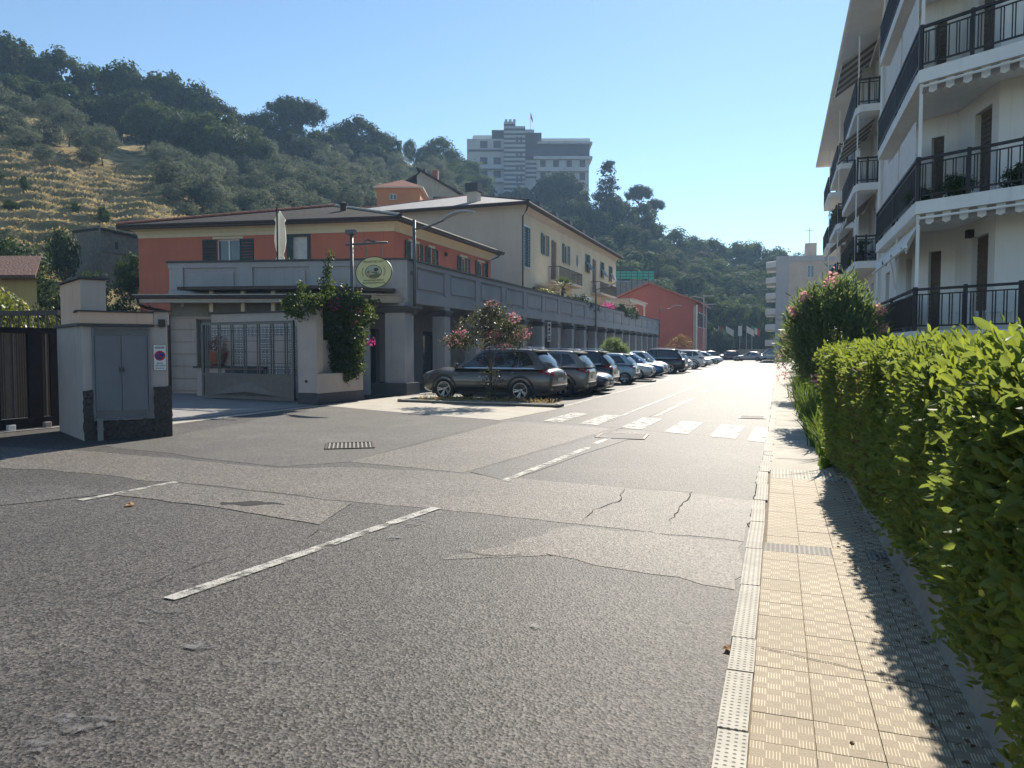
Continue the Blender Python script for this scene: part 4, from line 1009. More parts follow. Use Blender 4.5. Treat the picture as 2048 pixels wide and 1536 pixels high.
# ---- small orange house and grey gable house on the slope behind
m_orange = M('render_orange', (.48, .20, .085), (.42, .17, .075), sc=.8, r=.9, streak=.3)
m_grayw = M('render_grey_green', (.40, .38, .31), (.33, .31, .26), sc=.8, r=.9, streak=.5)
def box_house(name, label, pxa, pxb, D, dep, y_base, y_eave, mat, parent_cat='house', skew=0.):
    a, c = col_xy(pxa, D), col_xy(pxb, D + skew); e = empty(name, (a[0], a[1], hz(y_base, D)), 0, label, parent_cat)
    f = Frame(a, c); z0, z1 = hz(y_base, D), hz(y_eave, D)
    b = f.p(f.L, 0, -dep); d = f.p(0, 0, -dep); g2 = Frame(c, b)
    return e, f, g2, z0, z1, [np.array(a), np.array(c), np.array(b[:2]), np.array(d[:2])]
e1, f1, g1, z0, z1, P4 = box_house('orange_house', 'small orange house with red tiled roof on the slope behind the ochre house', 757, 842, 78, 5.5, 470, 380, m_orange)
wh = [f1.u_of(779, 392)[0], f1.u_of(793, 392)[0], hz(403, 78), hz(391, 78)]
b_ = MB(); f1.wall(b_, 0, f1.L, z0, z1, [wh], .12)
for i in range(1, 4): Frame(P4[i], P4[(i + 1) % 4]).wall(b_, 0, float(np.linalg.norm(P4[(i + 1) % 4] - P4[i])), z0, z1)
b_.build('wall', m_orange, e1); window(f1, e1, *wh, (m_white, m_sh2), 'none', None)
ev1 = off_loop(P4, .35, z1 + .1); mid = lambda a, c, z: ((a[0] + c[0]) / 2, (a[1] + c[1]) / 2, z)
r1 = gable_or_hip('roof', ev1, [tuple(np.array(mid(ev1[0], ev1[1], z1 + 1.2)) + np.array([-.5, 1.9, 0])), tuple(np.array(mid(ev1[2], ev1[3], z1 + 1.2)) + np.array([0, -1.5, 0]))], e1, m_terra, .12, m_creamn)
b_ = MB()
for k in range(7): b_.box(*(P4[0][0] - .5, P4[0][0] - .45), P4[0][1] - k * .3, P4[0][1] - k * .3 + .04, z0, hz(402, 78))
b_.build('yard_railing', m_iron, e1)
e2, f2, g2, z0, z1, P5 = box_house('gable_house', 'grey-green gabled house just above the small orange house', 836, 922, 86, 9, 470, 395, m_grayw)
za = hz(346, 86); b_ = MB(); pa, pb, pc_, pd_ = [tuple(q) for q in P5]; um = f2.L * .12
b_.quad(f2.p(0, z0), f2.p(f2.L, z0), f2.p(f2.L, z1), f2.p(um, za), f2.p(0, za - .6))
for i in range(1, 4): Frame(P5[i], P5[(i + 1) % 4]).wall(b_, 0, float(np.linalg.norm(P5[(i + 1) % 4] - P5[i])), z0, z1)
b_.build('wall', m_grayw, e2)
b_ = MB(); o_ = .5
b_.hexa([f2.p(um - .6, za + .12, o_), f2.p(f2.L + .5, z1 - .2, o_), f2.p(f2.L + .5, z1 - .2, -9), f2.p(um - .6, za + .12, -9)], [f2.p(um - .6, za + .32, o_), f2.p(f2.L + .5, z1, o_), f2.p(f2.L + .5, z1, -9), f2.p(um - .6, za + .32, -9)])
b_.hexa([f2.p(-2.6, z1 + .9, o_ - .8), f2.p(um + .3, za + .1, o_ - .8), f2.p(um + .3, za + .1, -9), f2.p(-2.6, z1 + .9, -9)], [f2.p(-2.6, z1 + 1.1, o_ - .8), f2.p(um + .3, za + .28, o_ - .8), f2.p(um + .3, za + .28, -9), f2.p(-2.6, z1 + 1.1, -9)]); b_.build('roof', m_slroofd, e2)
b_ = MB(); u_ = f2.u_of(880, 405)[0]; f2.rect(b_, u_ - .8, u_ + .9, hz(418, 86), hz(397, 86), .02); b_.build('window', m_sh, e2)
b_ = MB(); f2.box(b_, f2.L * .28, f2.L * .42, za - .9, za + .8, -4, -3.2); b_.build('chimney', m_terra, e2)

# ---- red gable house at the end of the arcade
gab = empty('red_gable_house', (-14.6, 92, 0), 0, 'dull red house with a gabled roof beyond the end of the arcade', 'house')
FGb = Frame((-20.4, 92), (-9.5, 92)); z_e, z_a = 7.5, 9.75; b_ = MB()
b_.quad(FGb.p(0, -.02), FGb.p(FGb.L, -.02), FGb.p(FGb.L, z_e), FGb.p(FGb.L / 2 - .1, z_a), FGb.p(0, z_e))
fs = Frame((-9.5, 92), (-9.5, 106)); shs = [(1.5 + k * 3.2, 2.7 + k * 3.2, 4.6, 6.3) for k in range(4)]
fs.wall(b_, 0, 14, -.02, z_e, shs); b_.build('wall', M('render_dull_red', (.40, .125, .095), (.35, .11, .085), sc=.6, r=.9, streak=.3), gab)
for h_ in shs: window(fs, gab, *h_, (m_white, m_sh2), 'open', m_white, sw=.6)
b_ = MB()
for s_ in (0, 1):
    ua, ub = (-.7, FGb.L / 2 - .1) if s_ == 0 else (FGb.L + .7, FGb.L / 2 - .1); zA, zB = z_e - .25, z_a + .02
    b_.hexa([FGb.p(ua, zA, .5), FGb.p(ub, zB, .5), FGb.p(ub, zB, -14.4), FGb.p(ua, zA, -14.4)], [FGb.p(ua, zA + .2, .5), FGb.p(ub, zB + .2, .5), FGb.p(ub, zB + .2, -14.4), FGb.p(ua, zA + .2, -14.4)])
b_.build('roof', m_terra, gab)
b_ = MB(); b_.tube([(-9.3, 91.9, 7.1), (-9.3, 91.9, .1)], .08, 8); b_.build('downpipe', m_white, gab)
b_ = MB(); b_.box(-9.7, -9.35, 91.85, 91.99, -.02, 6.9); b_.build('corner_strip', m_conc, gab)

# ---- scaffold with green netting behind
scf = empty('scaffolded_building', (-22, 130, 0), 0, 'building under construction wrapped with bright green netting', 'building')
sa, sb = col_xy(1228, 130), col_xy(1306, 130); FSc = Frame(sa, sb)
m_net = M('green_net', (.03, .42, .28), (.05, .5, .34), sc=2, r=.8)
b_ = MB(); FSc.box(b_, 0, FSc.L, -.02, hz(562, 130), -7, 0); b_.build('wall', m_conc_dark, scf)
b_ = MB(); FSc.rect(b_, -.2, FSc.L, hz(559, 130), hz(544, 130), .3)
f9 = Frame(FSc.p(FSc.L, 0, .3), FSc.p(FSc.L, 0, -6)); f9.rect(b_, 0, 6, hz(559, 130), hz(544, 130), 0); b_.build('netting', m_net, scf)
for k in range(8):
    b_ = MB(); u_ = FSc.L * k / 7; FSc.box(b_, u_ - .04, u_ + .04, 0, hz(542, 130), .32, .4); b_.build('scaffold_pole', m_iron, scf)
for z in (hz(548, 130), hz(554, 130)): b_ = MB(); FSc.box(b_, 0, FSc.L, z - .04, z + .04, .41, .47); b_.build('scaffold_ledger', m_iron, scf)

# ---- apartment block closing the street on the right
apt = empty('far_apartment_block', (-.5, 118, 0), 0, 'pale grey apartment block with stacked white balconies at the street end', 'building')
m_aptw = M('apt_plaster', (.60, .48, .38), (.5, .4, .32), sc=.5, r=.9, streak=.7); m_aptg = M('apt_grey', (.46, .43, .42), (.4, .38, .37), sc=.6, r=.9, streak=.5)
FAp = Frame((1.3, 118), (9.5, 118)); b_ = MB(); wn = [(2.6, 3.5, 12.3, 14.1), (5.5, 6.4, 12.3, 14.1), (2.6, 3.5, 9, 10.8), (5.5, 6.4, 9, 10.8)]
FAp.wall(b_, 0, FAp.L, -.02, 14.7, wn); b_.build('wall', m_aptw, apt)
for h_ in wn: window(FAp, apt, *h_, (m_white, m_aptg), 'none', None)
b_ = MB(); FAp.box(b_, -.0, FAp.L, 14.702, 15.5, -14, .15); b_.build('parapet', m_aptg, apt)
b_ = MB(); b_.box(-.45, 1.295, 118.02, 134, -.02, 15.6); b_.build('stair_tower', m_aptg, apt)
for k in range(6):
    z = 2.2 + k * 2.35; b_ = MB(); b_.hexa([(-1.9, 119.2, z), (-.46, 117.6, z), (-.46, 126, z), (-1.9, 126, z)], [(-1.9, 119.2, z + .95), (-.46, 117.6, z + .95), (-.46, 126, z + .95), (-1.9, 126, z + .95)]); bevel(b_.build('balcony', m_white, apt), .1)
b_ = MB(); b_.box(3.6, 5.2, 120, 123, 15.5, 17.6); b_.build('roof_hut', m_aptw, apt); b_ = MB(); b_.tube([(4.2, 121, 17.6), (4.2, 121, 20)], .04, 5); b_.tube([(3.6, 121, 19.6), (4.8, 121, 19.6)], .03, 5); b_.build('aerial', m_iron, apt)

# ---- hotel on the hill
HD = 230.; K = HD / FPX
hot = empty('hill_hotel', tuple(np.append(col_xy(1060, HD), hz(430, HD))), 0, 'large white hotel with a striped tower and roof terrace on the hilltop', 'hotel')
FH = Frame(col_xy(1060, HD), col_xy(1061, HD)); FH.L = 100
hu = lambda px: (px - 1060) * K
m_hw = M('hotel_white', (.42, .43, .45), (.36, .37, .39), sc=.2, r=.9); m_hs = M('hotel_slate', (.06, .06, .075), (.08, .08, .09), sc=.3, r=.7)
hzz = lambda y: hz(y, HD)
def hblock(x0, x1, yb, yt, d0, d1, mat, name='block'):
    b = MB(); FH.box(b, hu(x0), hu(x1), hzz(yb), hzz(yt), d0, d1); return b.build(name, mat, hot)
def hwins(x0, x1, y0, y1, n, d, mat=m_hs, name='window', frac=.62):
    for k in range(n):
        a = x0 + (x1 - x0) * (k + .5 - frac / 2) / n; c = x0 + (x1 - x0) * (k + .5 + frac / 2) / n
        b = MB(); FH.box(b, hu(a), hu(c), hzz(y1), hzz(y0), d - .1, d + .06); b.build(name, mat, hot)
hblock(935, 1010, 460, 284, -16, 0, m_hw); hblock(984, 1012, 286, 266, -12, -.5, m_hs, 'attic'); hblock(946, 984, 284, 277, -1, -.7, m_white, 'parapet'); hblock(946, 982, 277, 266, -10, -6, m_white, 'terrace_canopy')
hblock(1050, 1176, 460, 321, -16, 0, m_hw); hblock(1050, 1082, 320, 273, -12, .5, m_hs, 'attic')
hblock(1072, 1177, 319, 290, -15, .3, m_hs, 'glazed_storey'); hwins(1074, 1176, 297, 316, 9, .35, frac=.8)
hblock(1066, 1182, 325, 319.5, -15.5, 1.2, m_hw, 'cornice'); hblock(1074, 1182, 295, 291, -15.5, 1.0, m_hw, 'cornice'); hblock(1078, 1178, 289.5, 284, .2, .5, m_white, 'balustrade'); hblock(1083, 1160, 284, 275, -9, -5, m_creamband, 'roof_canopy')
hblock(1050, 1068, 272, 262, -8, -2, m_hw, 'roof_hut')
for (y0, y1) in ((288, 302), (320, 334), (346, 360)): hwins(955, 1008, y0, y1, 2, 0.0, frac=.55)
for (y0, y1) in ((326, 343), (350, 366)): hwins(1072, 1176, y0, y1, 4, 0.0, frac=.42)
for (x0, x1, y) in ((958, 1010, 340), (958, 1010, 366), (1074, 1174, 345), (1074, 1174, 371)): hblock(x0, x1, y + 4, y - 4, .02, 1.3, m_hw, 'balcony')
for y in (307, 336, 364): hblock(938, 1010, y + 1.5, y - 1.5, .01, .5, m_hs, 'string_course')
n_ = 0
y = 254.0
while y < 410:
    a, c = (1008, 1030) if y < 262 else (1008, 1050)
    hblock(a, c, y + 4.4, y, -5, 1.8, m_hw if n_ % 2 == 0 else m_hs, 'stripe'); y += 4.4; n_ += 1
for i in range(10): y = 322 + i * 4.4; hblock(1050.2, 1072, y + 4.4, y, .02, .3, m_hw if i % 2 else m_hs, 'stripe')
for y in (283, 312, 337, 360): hwins(1030, 1046, y, y + 11, 2, 1.85, frac=.5)
for x in (1010, 1018, 1026): hblock(x, x + 5, 254, 249.5, -3, 1.8, m_hw, 'merlon')
P = FH.p(hu(1061), hzz(262), -4)
fl = empty('rooftop_flag', P, 0, 'red and white flag on a pole on top of the hilltop hotel', 'flag')
obj('pole', MB().tube([(0, 0, 0), (0, 0, 5.8)], .09, 6).mesh('pole', m_white), fl)
fm = MB()
for k in range(5): fm.quad((.1 + k * .12, math.sin(k * 1.3) * .2, 5.7 - k * .35), (.1 + (k + 1) * .12, math.sin((k + 1) * 1.3) * .2, 5.7 - (k + 1) * .35), (.1 + (k + 1) * .12, math.sin((k + 1) * 1.3 + .5) * .2, 4.0 - (k + 1) * .3), (.1 + k * .12, math.sin(k * 1.3 + .5) * .2, 4.0 - k * .3))
obj('cloth', fm.mesh('cloth', m_red), fl)

# ---- hillside shed and little house at the far left
shd = empty('stone_shed', tuple(np.append(col_xy(205, 55), 5)), 0, 'grey stone shed with one small window on the terraced slope', 'shed')
FSd = Frame(col_xy(208, 54), col_xy(300, 57)); FSl = Frame(col_xy(150, 57), col_xy(208, 54)); m_stone = M('old_stone', (.16, .15, .13), (.10, .095, .085), sc=4, r=.95, bump=.8, bsc=8, bd=.05, streak=.6)
b_ = MB(); zt = hz(461, 54); wn = (FSd.u_of(230, 490)[0], FSd.u_of(237, 490)[0], hz(500, 55), hz(486, 55))
FSd.wall(b_, 0, FSd.L, 2, zt, [wn]); FSl.wall(b_, 0, FSl.L, 2, zt + .3); b_.build('wall', m_stone, shd)
b_ = MB(); FSd.rect(b_, *wn, -.14); b_.build('window', m_ink, shd)
b_ = MB(); p = FSd.p; q0 = FSl.p(0, zt + .35, .2); q1 = p(0, zt + .1, .25); q2 = p(FSd.L, zt - .2, .25); q3 = p(FSd.L, zt + .2, -5); b_.quad(q0, q1, q2, q3); b_.quad(*[(q[0], q[1], q[2] - .15) for q in (q3, q2, q1, q0)]); b_.quad(q0, (q0[0], q0[1], q0[2] - .15), (q1[0], q1[1], q1[2] - .15), q1); b_.quad(q1, (q1[0], q1[1], q1[2] - .15), (q2[0], q2[1], q2[2] - .15), q2); b_.build('roof', m_slroofd, shd)
b_ = MB(); FSd.box(b_, 0, FSd.L, hz(508, 55), hz(506, 55), 0.002, .1); b_.build('ledge', m_stone, shd)
cot = empty('garden_cottage', tuple(np.append(col_xy(0, 36), 2)), 0, 'low yellow cottage with brown tiled roof at the left edge', 'house')
FCt = Frame(col_xy(-150, 37), col_xy(78, 37)); b_ = MB(); ze = hz(556, 37); FCt.wall(b_, 0, FCt.L, -.02, ze); b_.build('wall', M('yellow_plaster', (.5, .36, .14), (.42, .3, .12), sc=1, r=.9, streak=.4), cot)
b_ = MB(); p = FCt.p; b_.hexa([p(-.5, ze - .1, .7), p(FCt.L + .4, ze - .1, .7), p(FCt.L - 1.6, hz(515, 40), -3), p(-.5, hz(515, 40), -3)], [p(-.5, ze + .06, .7), p(FCt.L + .4, ze + .06, .7), p(FCt.L - 1.6, hz(513, 40), -3), p(-.5, hz(513, 40), -3)]); rc = b_.build('roof', M('old_tiles', (.17, .085, .06), (.11, .06, .045), sc=5, r=.9, bump=1, bsc=9, bd=.1), cot)
# ------------------------------------------------------------------ apartment house on the right with wrap-around balconies
m_apw = M('apartment_plaster', (.82, .79, .74), (.76, .73, .69), sc=.8, r=.9, streak=.25)
m_slabw = M('balcony_white', (.86, .85, .82), (.80, .79, .76), sc=1.5, r=.8, streak=.3)
m_rail = M('rail_brown', (.022, .018, .018), (.035, .028, .027), sc=9, r=.5)
m_roller = M('roller_shutter', (.16, .12, .09), (.12, .09, .07), sc=5, r=.7)
m_cloth = M('windbreak_cloth', (.03, .027, .03), (.022, .02, .022), sc=3, r=.9)
m_awn = M('awning_fabric', (.78, .76, .72), (.7, .68, .64), sc=4, r=.9); m_awn2 = M('awning_stripe', (.28, .24, .2), (.24, .2, .17), sc=4, r=.9)
ap_ = empty('apartment_house', (3.65, 30, 0), 0, 'white four-storey apartment house with dark railed balconies over the hedge', 'building')
FLR = [2.15, 5.25, 8.35, 11.45]; ZR = 14.5
WP = [(3.65, 56), (3.65, 23.5), (4.45, 22.9), (4.85, 20.7), (9.5, 18.2)]
FRW = [Frame(a, b) for a, b in zip(WP, WP[1:])]
BAL = {'B': (32.9, 39.2), 'C': (42.8, 48.6), 'D': (50.4, 55.5)}
def uY(y): return 56 - y
holes_s = []
for z in FLR:
    for y in (25.0, 29.6, 34.2, 37.2, 44.2, 47.0, 51.6, 54.0): holes_s.append((uY(y) - .5, uY(y) + .5, z + .02, z + 2.3))
b_ = MB(); FRW[0].wall(b_, 0, FRW[0].L, -.02, ZR, holes_s, .2)
u1a, u1b = FRW[1].u_of(1856, 560)[0], FRW[1].u_of(1881, 560)[0]; u2a, u2b = FRW[2].u_of(1942, 540)[0], FRW[2].u_of(1975, 540)[0]
FRW[1].wall(b_, 0, FRW[1].L, -.02, ZR, [(u1a, u1b, z + .02, z + 2.25) for z in FLR], .2)
FRW[2].wall(b_, 0, FRW[2].L, -.02, ZR, [(u2a, u2b, z + .02, z + 2.4) for z in FLR], .2)
FRW[3].wall(b_, 0, FRW[3].L, -.02, ZR)
Frame((9.5, 56), (3.65, 56)).wall(b_, 0, 5.85, -.02, ZR)
b_.build('wall', m_apw, ap_)
def roller(fr, u0, u1, z0, z1, parent):
    q = MB(); n = 18
    for k in range(n):
        za, zb = z0 + (z1 - z0) * k / n, z0 + (z1 - z0) * (k + .86) / n
        fr.box(q, u0, u1, za, zb, -.17, -.14)
    fr.rect(q, u0, u1, z0, z1, -.165)
    o = q.build('roller_shutter', m_roller, parent); return o
for h_ in holes_s: roller(FRW[0], *h_, ap_)
for z in FLR: roller(FRW[1], u1a, u1b, z + .02, z + 2.25, ap_); roller(FRW[2], u2a, u2b, z + .02, z + 2.4, ap_)
EDGE = [(3.06, 27.9), (3.06, 20.2), (4.94, 18.95), (9.0, 16.3)]
FE = [Frame(a, b) for a, b in zip(EDGE, EDGE[1:])]
def pair_rail(fr, parent, z, u0, u1, single=True, hgt=1.02):
    q = MB(); fr.box(q, u0, u1, z + hgt - .06, z + hgt, -.05, .02); fr.box(q, u0, u1, z + hgt - .17, z + hgt - .14, -.03, 0); fr.box(q, u0, u1, z + .1, z + .14, -.03, 0)
    ro = q.build('railing', m_rail, parent); u = u0 + .1; k = 0; join = MB()
    while u < u1 - .05:
        t_ = MB() if single else join
        fr.box(t_, u - .011, u + .011, z + .141, z + hgt - .171, -.027, -.005)
        if single: t_.build('baluster', m_rail, ro)
        u += .06 if k % 2 == 0 else .165; k += 1
    if not single: join.build('baluster', m_rail, ro)['kind'] = 'stuff'
    for u in (u0, (u0 + u1) / 2, u1):
        q = MB(); fr.box(q, u - .035, u + .035, z, z + hgt + .03, -.06, .008); q.build('post', m_rail, ro)
    return ro
def slab(parent, P, ztop, th=.30):
    q = MB(); q.hexa([(x, y, ztop - th) for x, y in P], [(x, y, ztop) for x, y in P]); o = q.build('balcony_slab', m_slabw, parent); return o
for i, z in enumerate(FLR):
    P = [(3.648, 27.9), (3.06, 27.9), (3.06, 20.2), (4.94, 18.95), (9.0, 16.3), (9.4, 18.25), (4.84, 20.69), (4.44, 22.89), (3.648, 23.48)]
    so = slab(ap_, P, z)
    pair_rail(FE[1], so, z, .04, FE[1].L, True); pair_rail(FE[2], so, z, .06, FE[2].L, False)
    pair_rail(FE[0], so, z, .0, FE[0].L - .03, False)
    q = MB(); FE[0].box(q, .05, FE[0].L * (.72 if i == 0 else .96), z + .06, z + .92, -.075, -.062); q.build('windbreak', m_cloth, so)
    q = MB(); q.box(3.10, 3.17, 20.26, 20.33, z + .001, z + 2.8) ; q.build('awning_post', m_slabw, so)
    q = MB(); q.box(3.12, 3.17, 27.75, 27.82, z + .001, z + 2.8); q.build('awning_post', m_slabw, so)
    # striped scalloped valance under the slab
    if i in (1, 2):
        n = 40
        for k in range(n):
            q = MB(); u0, u1 = FE[1].L * k / 12, FE[1].L * (k + 1) / 12; fr = FE[1]
            if u0 > fr.L: break
            p = fr.p; zz = z - .30
            q.quad(p(u0, zz - .005, -.12), p(u0, zz - .22, -.10), p((u0 + u1) / 2, zz - .27, -.10), p(u1, zz - .22, -.10), p(u1, zz - .005, -.12)); q.build('valance', m_awn if k % 2 else m_awn2, so)
        q = MB(); q.tube([FE[1].p(.1, z - .42, .04), FE[1].p(FE[1].L + 2, z - .40, .04)], .03, 6); q.build('awning_bar', m_slabw, so)
# white draught screens on the first floor, street side
for i in (1, 2):
    for (ya, yb) in ((21.0, 23.4), (23.7, 26.6)):
        q = MB(); q.box(3.12, 3.15, ya, yb, FLR[i] + .05, FLR[i] + 2.1); q.build('screen_panel', m_awn, ap_)
# drooping side awning over the ground floor terrace
q = MB(); zt = FLR[1] - .31; n = 14; pv0 = None
for k in range(n + 1):
    y = 20.6 + 6.6 * k / n; x1 = 3.2 - .02 * math.sin(k * 2.1); zb = zt - .62 - .12 * math.sin(k * 1.7) - .10 * (k % 2)
    c_ = ((3.3 + .05 * (k % 2), y, zt), (2.95 + .06 * (k % 2), y, zb))
    if pv0: q.quad(pv0[0], pv0[1], c_[1], c_[0])
    pv0 = c_
q.build('side_awning', m_awn, ap_, True)
q = MB(); q.tube([(2.93, 20.5, zt - .72), (2.93, 27.3, zt - .72)], .03, 6); q.tube([(3.2, 24.2, zt - 1.5), (2.95, 23.4, zt - .75)], .02, 6); q.tube([(3.2, 24.2, 2.2), (3.2, 24.2, zt)], .03, 6); q.build('awning_frame', m_slabw, ap_)
q = MB(); uu, zz = FRW[2].u_of(1955, 463); FRW[2].box(q, .9, 1.1, 4.55, 4.75, 0, .14); q.build('wall_lamp', m_rail, ap_)
for nme, (y0, y1) in BAL.items():
    for i, z in enumerate(FLR):
        so = slab(ap_, [(3.648, y1), (2.8, y1), (2.8, y0 + .5), (2.95, y0), (3.648, y0)], z, .28)
        fr = Frame((2.8, y1), (2.8, y0 + .5)); pair_rail(fr, so, z, 0, fr.L, False); q = MB(); fr.box(q, .1, fr.L - .05, z + .08, z + .9, -.08, -.065); q.build('windbreak', m_cloth, so)
        f2 = Frame((2.86, y0 + .02), (3.64, y0 + .02)); pair_rail(f2, so, z, .03, f2.L - .02, False)
        q = MB(); q.box(2.86, 2.91, y0 + .3, y0 + .35, z + .001, z + 2.8); q.build('awning_post', m_slabw, so)
        if nme in 'BC' and i in (1, 2, 3):
            q = MB(); q.box(3.2, 3.62, y0 + 2.6, y0 + 2.64, z + .3, z + 2.3); q.build('screen_panel', m_awn, so)
        if (nme, i) in (('B', 2), ('B', 1), ('C', 1), ('B', 3)):
            q = MB(); w_ = .0
            for k in range(10):
                ya, yb = y0 + .5 + .45 * k, y0 + .5 + .45 * (k + 1); q.mi = k % 2
                zt2 = z + 2.8; q.quad((3.6, ya, zt2), (3.6, yb, zt2), (2.7 - .15 * i, yb, zt2 - .95), (2.7 - .15 * i, ya, zt2 - .95)); q.quad((2.7 - .15 * i, ya, zt2 - .95), (2.7 - .15 * i, yb, zt2 - .95), (2.7 - .15 * i, yb, zt2 - 1.15), (2.7 - .15 * i, ya, zt2 - 1.15))
            q.build('awning', [m_awn, m_awn2], so)
# roof
q = MB(); q.hexa([(2.45, 57, ZR), (2.45, 19.6, ZR), (8.9, 15.6, ZR), (10.5, 57, ZR)], [(2.45, 57, ZR + .2), (2.45, 19.6, ZR + .2), (8.9, 15.6, ZR + .2), (10.5, 57, ZR + .2)]); ro = q.build('roof', m_slabw, ap_)
q = MB(); q.tube([(2.4, 57.1, ZR + .12), (2.4, 19.6, ZR + .12), (8.9, 15.5, ZR + .12)], .1, 8); q.build('gutter', m_slabw, ro)
q = MB(); q.quad((2.45, 57, ZR + .21), (2.45, 19.6, ZR + .21), (7.5, 24, ZR + 2.4), (7.5, 57, ZR + 2.4)); q.quad((2.45, 19.6, ZR + .21), (8.9, 15.6, ZR + .21), (7.5, 24, ZR + 2.4)); q.build('roof_tiles', m_terra, ro)
for y in (31.5, 41.2): q = MB(); q.tube([(3.55, y, .0), (3.55, y, ZR)], .06, 8); q.build('downpipe', m_slabw, ap_)
q = MB(); q.box(3.66, 9, 23.6, 55.8, -.02, 2.0); q.build('basement', m_apw, ap_)
# ledge wall under the terrace
q = MB(); q.hexa([(3.1, 27.8, -.02), (3.1, 20.25, -.02), (4.94, 19.02, -.02), (9.0, 16.4, -.02), (9.0, 18, -.02), (3.6, 27.8, -.02)], [(3.1, 27.8, 1.84), (3.1, 20.25, 1.84), (4.94, 19.02, 1.84), (9.0, 16.4, 1.84), (9.0, 18, 1.84), (3.6, 27.8, 1.84)]); q.build('terrace_wall', m_apw, ap_)
# ------------------------------------------------------------------ hill
CTRL = {   # picture column: (depth, picture height of the ground) pairs
    -700: [(34, 690), (50, 600), (66, 480), (100, 300), (126, 205), (165, 120), (230, 90), (400, 60)],
    0: [(36, 690), (47, 610), (57, 545), (66, 482), (84, 385), (100, 305), (126, 225), (165, 165), (230, 170), (400, 220)],
    300: [(36, 700), (46, 630), (57, 560), (70, 475), (100, 372), (130, 312), (170, 262), (230, 260), (400, 300)],
    480: [(50, 690), (70, 560), (85, 490), (105, 425), (135, 350), (170, 300), (230, 295), (400, 330)],
    650: [(60, 690), (80, 560), (100, 470), (125, 400), (160, 345), (195, 300), (240, 300), (400, 340)],
    850: [(70, 690), (90, 600), (115, 470), (150, 400), (190, 345), (220, 335), (260, 345), (400, 380)],
    1050: [(92, 695), (115, 610), (150, 500), (190, 440), (222, 412), (250, 410), (300, 430), (420, 470)],
    1250: [(108, 695), (130, 630), (165, 540), (205, 478), (235, 462), (300, 480), (420, 520)],
    1400: [(128, 697), (150, 640), (180, 580), (215, 540), (250, 525), (300, 530), (420, 560)],
    1560: [(138, 698), (165, 650), (195, 600), (230, 570), (265, 560), (320, 570), (420, 590)],
    1750: [(150, 699), (200, 640), (250, 600), (320, 610), (420, 630)],
    2600: [(160, 699), (260, 660), (420, 670)],
}
_px = sorted(CTRL); _Dg = np.concatenate([np.arange(20, 118, .55), np.arange(118, 340, 4.)])
_Z = np.array([np.interp(_Dg, [20] + [d for d, _ in CTRL[p]], [-.4] + [max(-.4, hz(y, d)) if d > CTRL[p][0][0] else -.4 for d, y in CTRL[p]]) for p in _px])
def terr(px, D):
    px = np.asarray(px, float); D = np.asarray(D, float)
    j = np.clip(np.searchsorted(_px, px) - 1, 0, len(_px) - 2); a = np.array(_px, float)
    t = np.clip((px - a[j]) / (a[j + 1] - a[j]), 0, 1); t = t * t * (3 - 2 * t)
    i = np.clip(np.interp(D, _Dg, np.arange(len(_Dg))), 0, len(_Dg) - 1.001); i0 = i.astype(int); f = i - i0
    z0 = _Z[j, i0] * (1 - f) + _Z[j, i0 + 1] * f; z1 = _Z[j + 1, i0] * (1 - f) + _Z[j + 1, i0 + 1] * f
    z = z0 * (1 - t) + z1 * t
    wob = .5 * np.sin(px * .009 + D * .05) + .25 * np.sin(px * .021 - D * .04)
    wgt = np.clip((D - 40) / 25, 0, 1) * np.clip((118 - D) / 8, 0, 1) * np.clip((430 - px) / 60, 0, 1) * np.clip((z - 6) / 3, 0, 1)
    st = 1.55; q = (z + wob * .5) / st; fr = q - np.floor(q); step = np.clip((fr - .70) / .22, 0, 1); step = step * step * (3 - 2 * step)
    zt = (np.floor(q) + .18 * fr + .82 * step) * st - wob * .5
    return z + (zt - z) * wgt * .95 + np.where(z > 0, .25 * np.sin(px * .06) * np.sin(D * .21), 0)
pxg = np.arange(-700, 2601, 9.); PXG, DG = np.meshgrid(pxg, _Dg)
fw2 = np.array([-math.sin(YAW), math.cos(YAW)]); rt2 = np.array([math.cos(YAW), math.sin(YAW)])
XY = fw2[None, None] * DG[..., None] + rt2[None, None] * ((PXG - 1024) / FPX * DG)[..., None]
ZG = terr(PXG, DG) + rng.normal(0, .03, PXG.shape)
V = np.concatenate([XY, ZG[..., None]], -1).reshape(-1, 3); nr, nc = PXG.shape
ii = (np.arange(nr - 1)[:, None] * nc + np.arange(nc - 1)[None]).ravel(); F = np.stack([ii, ii + 1, ii + nc + 1, ii + nc], 1)
def hill_mat():
    m, nt, b = base_mat('hillside'); geo = nt.nodes.new('ShaderNodeNewGeometry'); v = geo.outputs['Position']
    sz = nt.nodes.new('ShaderNodeSeparateXYZ'); nt.links.new(geo.outputs['Normal'], sz.inputs[0])
    straw = _mix(nt, _range(nt, _noise(nt, v, .9, 6, .7), .35, .65), (.42, .31, .155), (.27, .21, .10))
    green = _mix(nt, _noise(nt, v, 1.5, 4), (.06, .085, .03), (.13, .13, .05))
    c = _mix(nt, _range(nt, _noise(nt, v, .35, 5, .65), .44, .6, 0, .8), straw, green)
    c = _mix(nt, _range(nt, sz.outputs[2], .62, .8, .8, 0), c, _mix(nt, _noise(nt, v, 2.5, 4), (.11, .09, .06), (.2, .16, .1)))
    nt.links.new(c, b.inputs['Base Color']); b.inputs['Roughness'].default_value = 1; b.inputs['Specular IOR Level'].default_value = .1
    _bump(nt, _noise(nt, v, 4, 5, .7), .8, .3, b); return m
hill = obj('hill', np_mesh('hill', V, F, hill_mat(), None, True)); tag(hill, 'terraced hillside with dry grass behind the houses', kind='structure')
def on_hill(px, D):
    p = col_xy(px, D); return np.array([p[0], p[1], float(terr(px, D))])
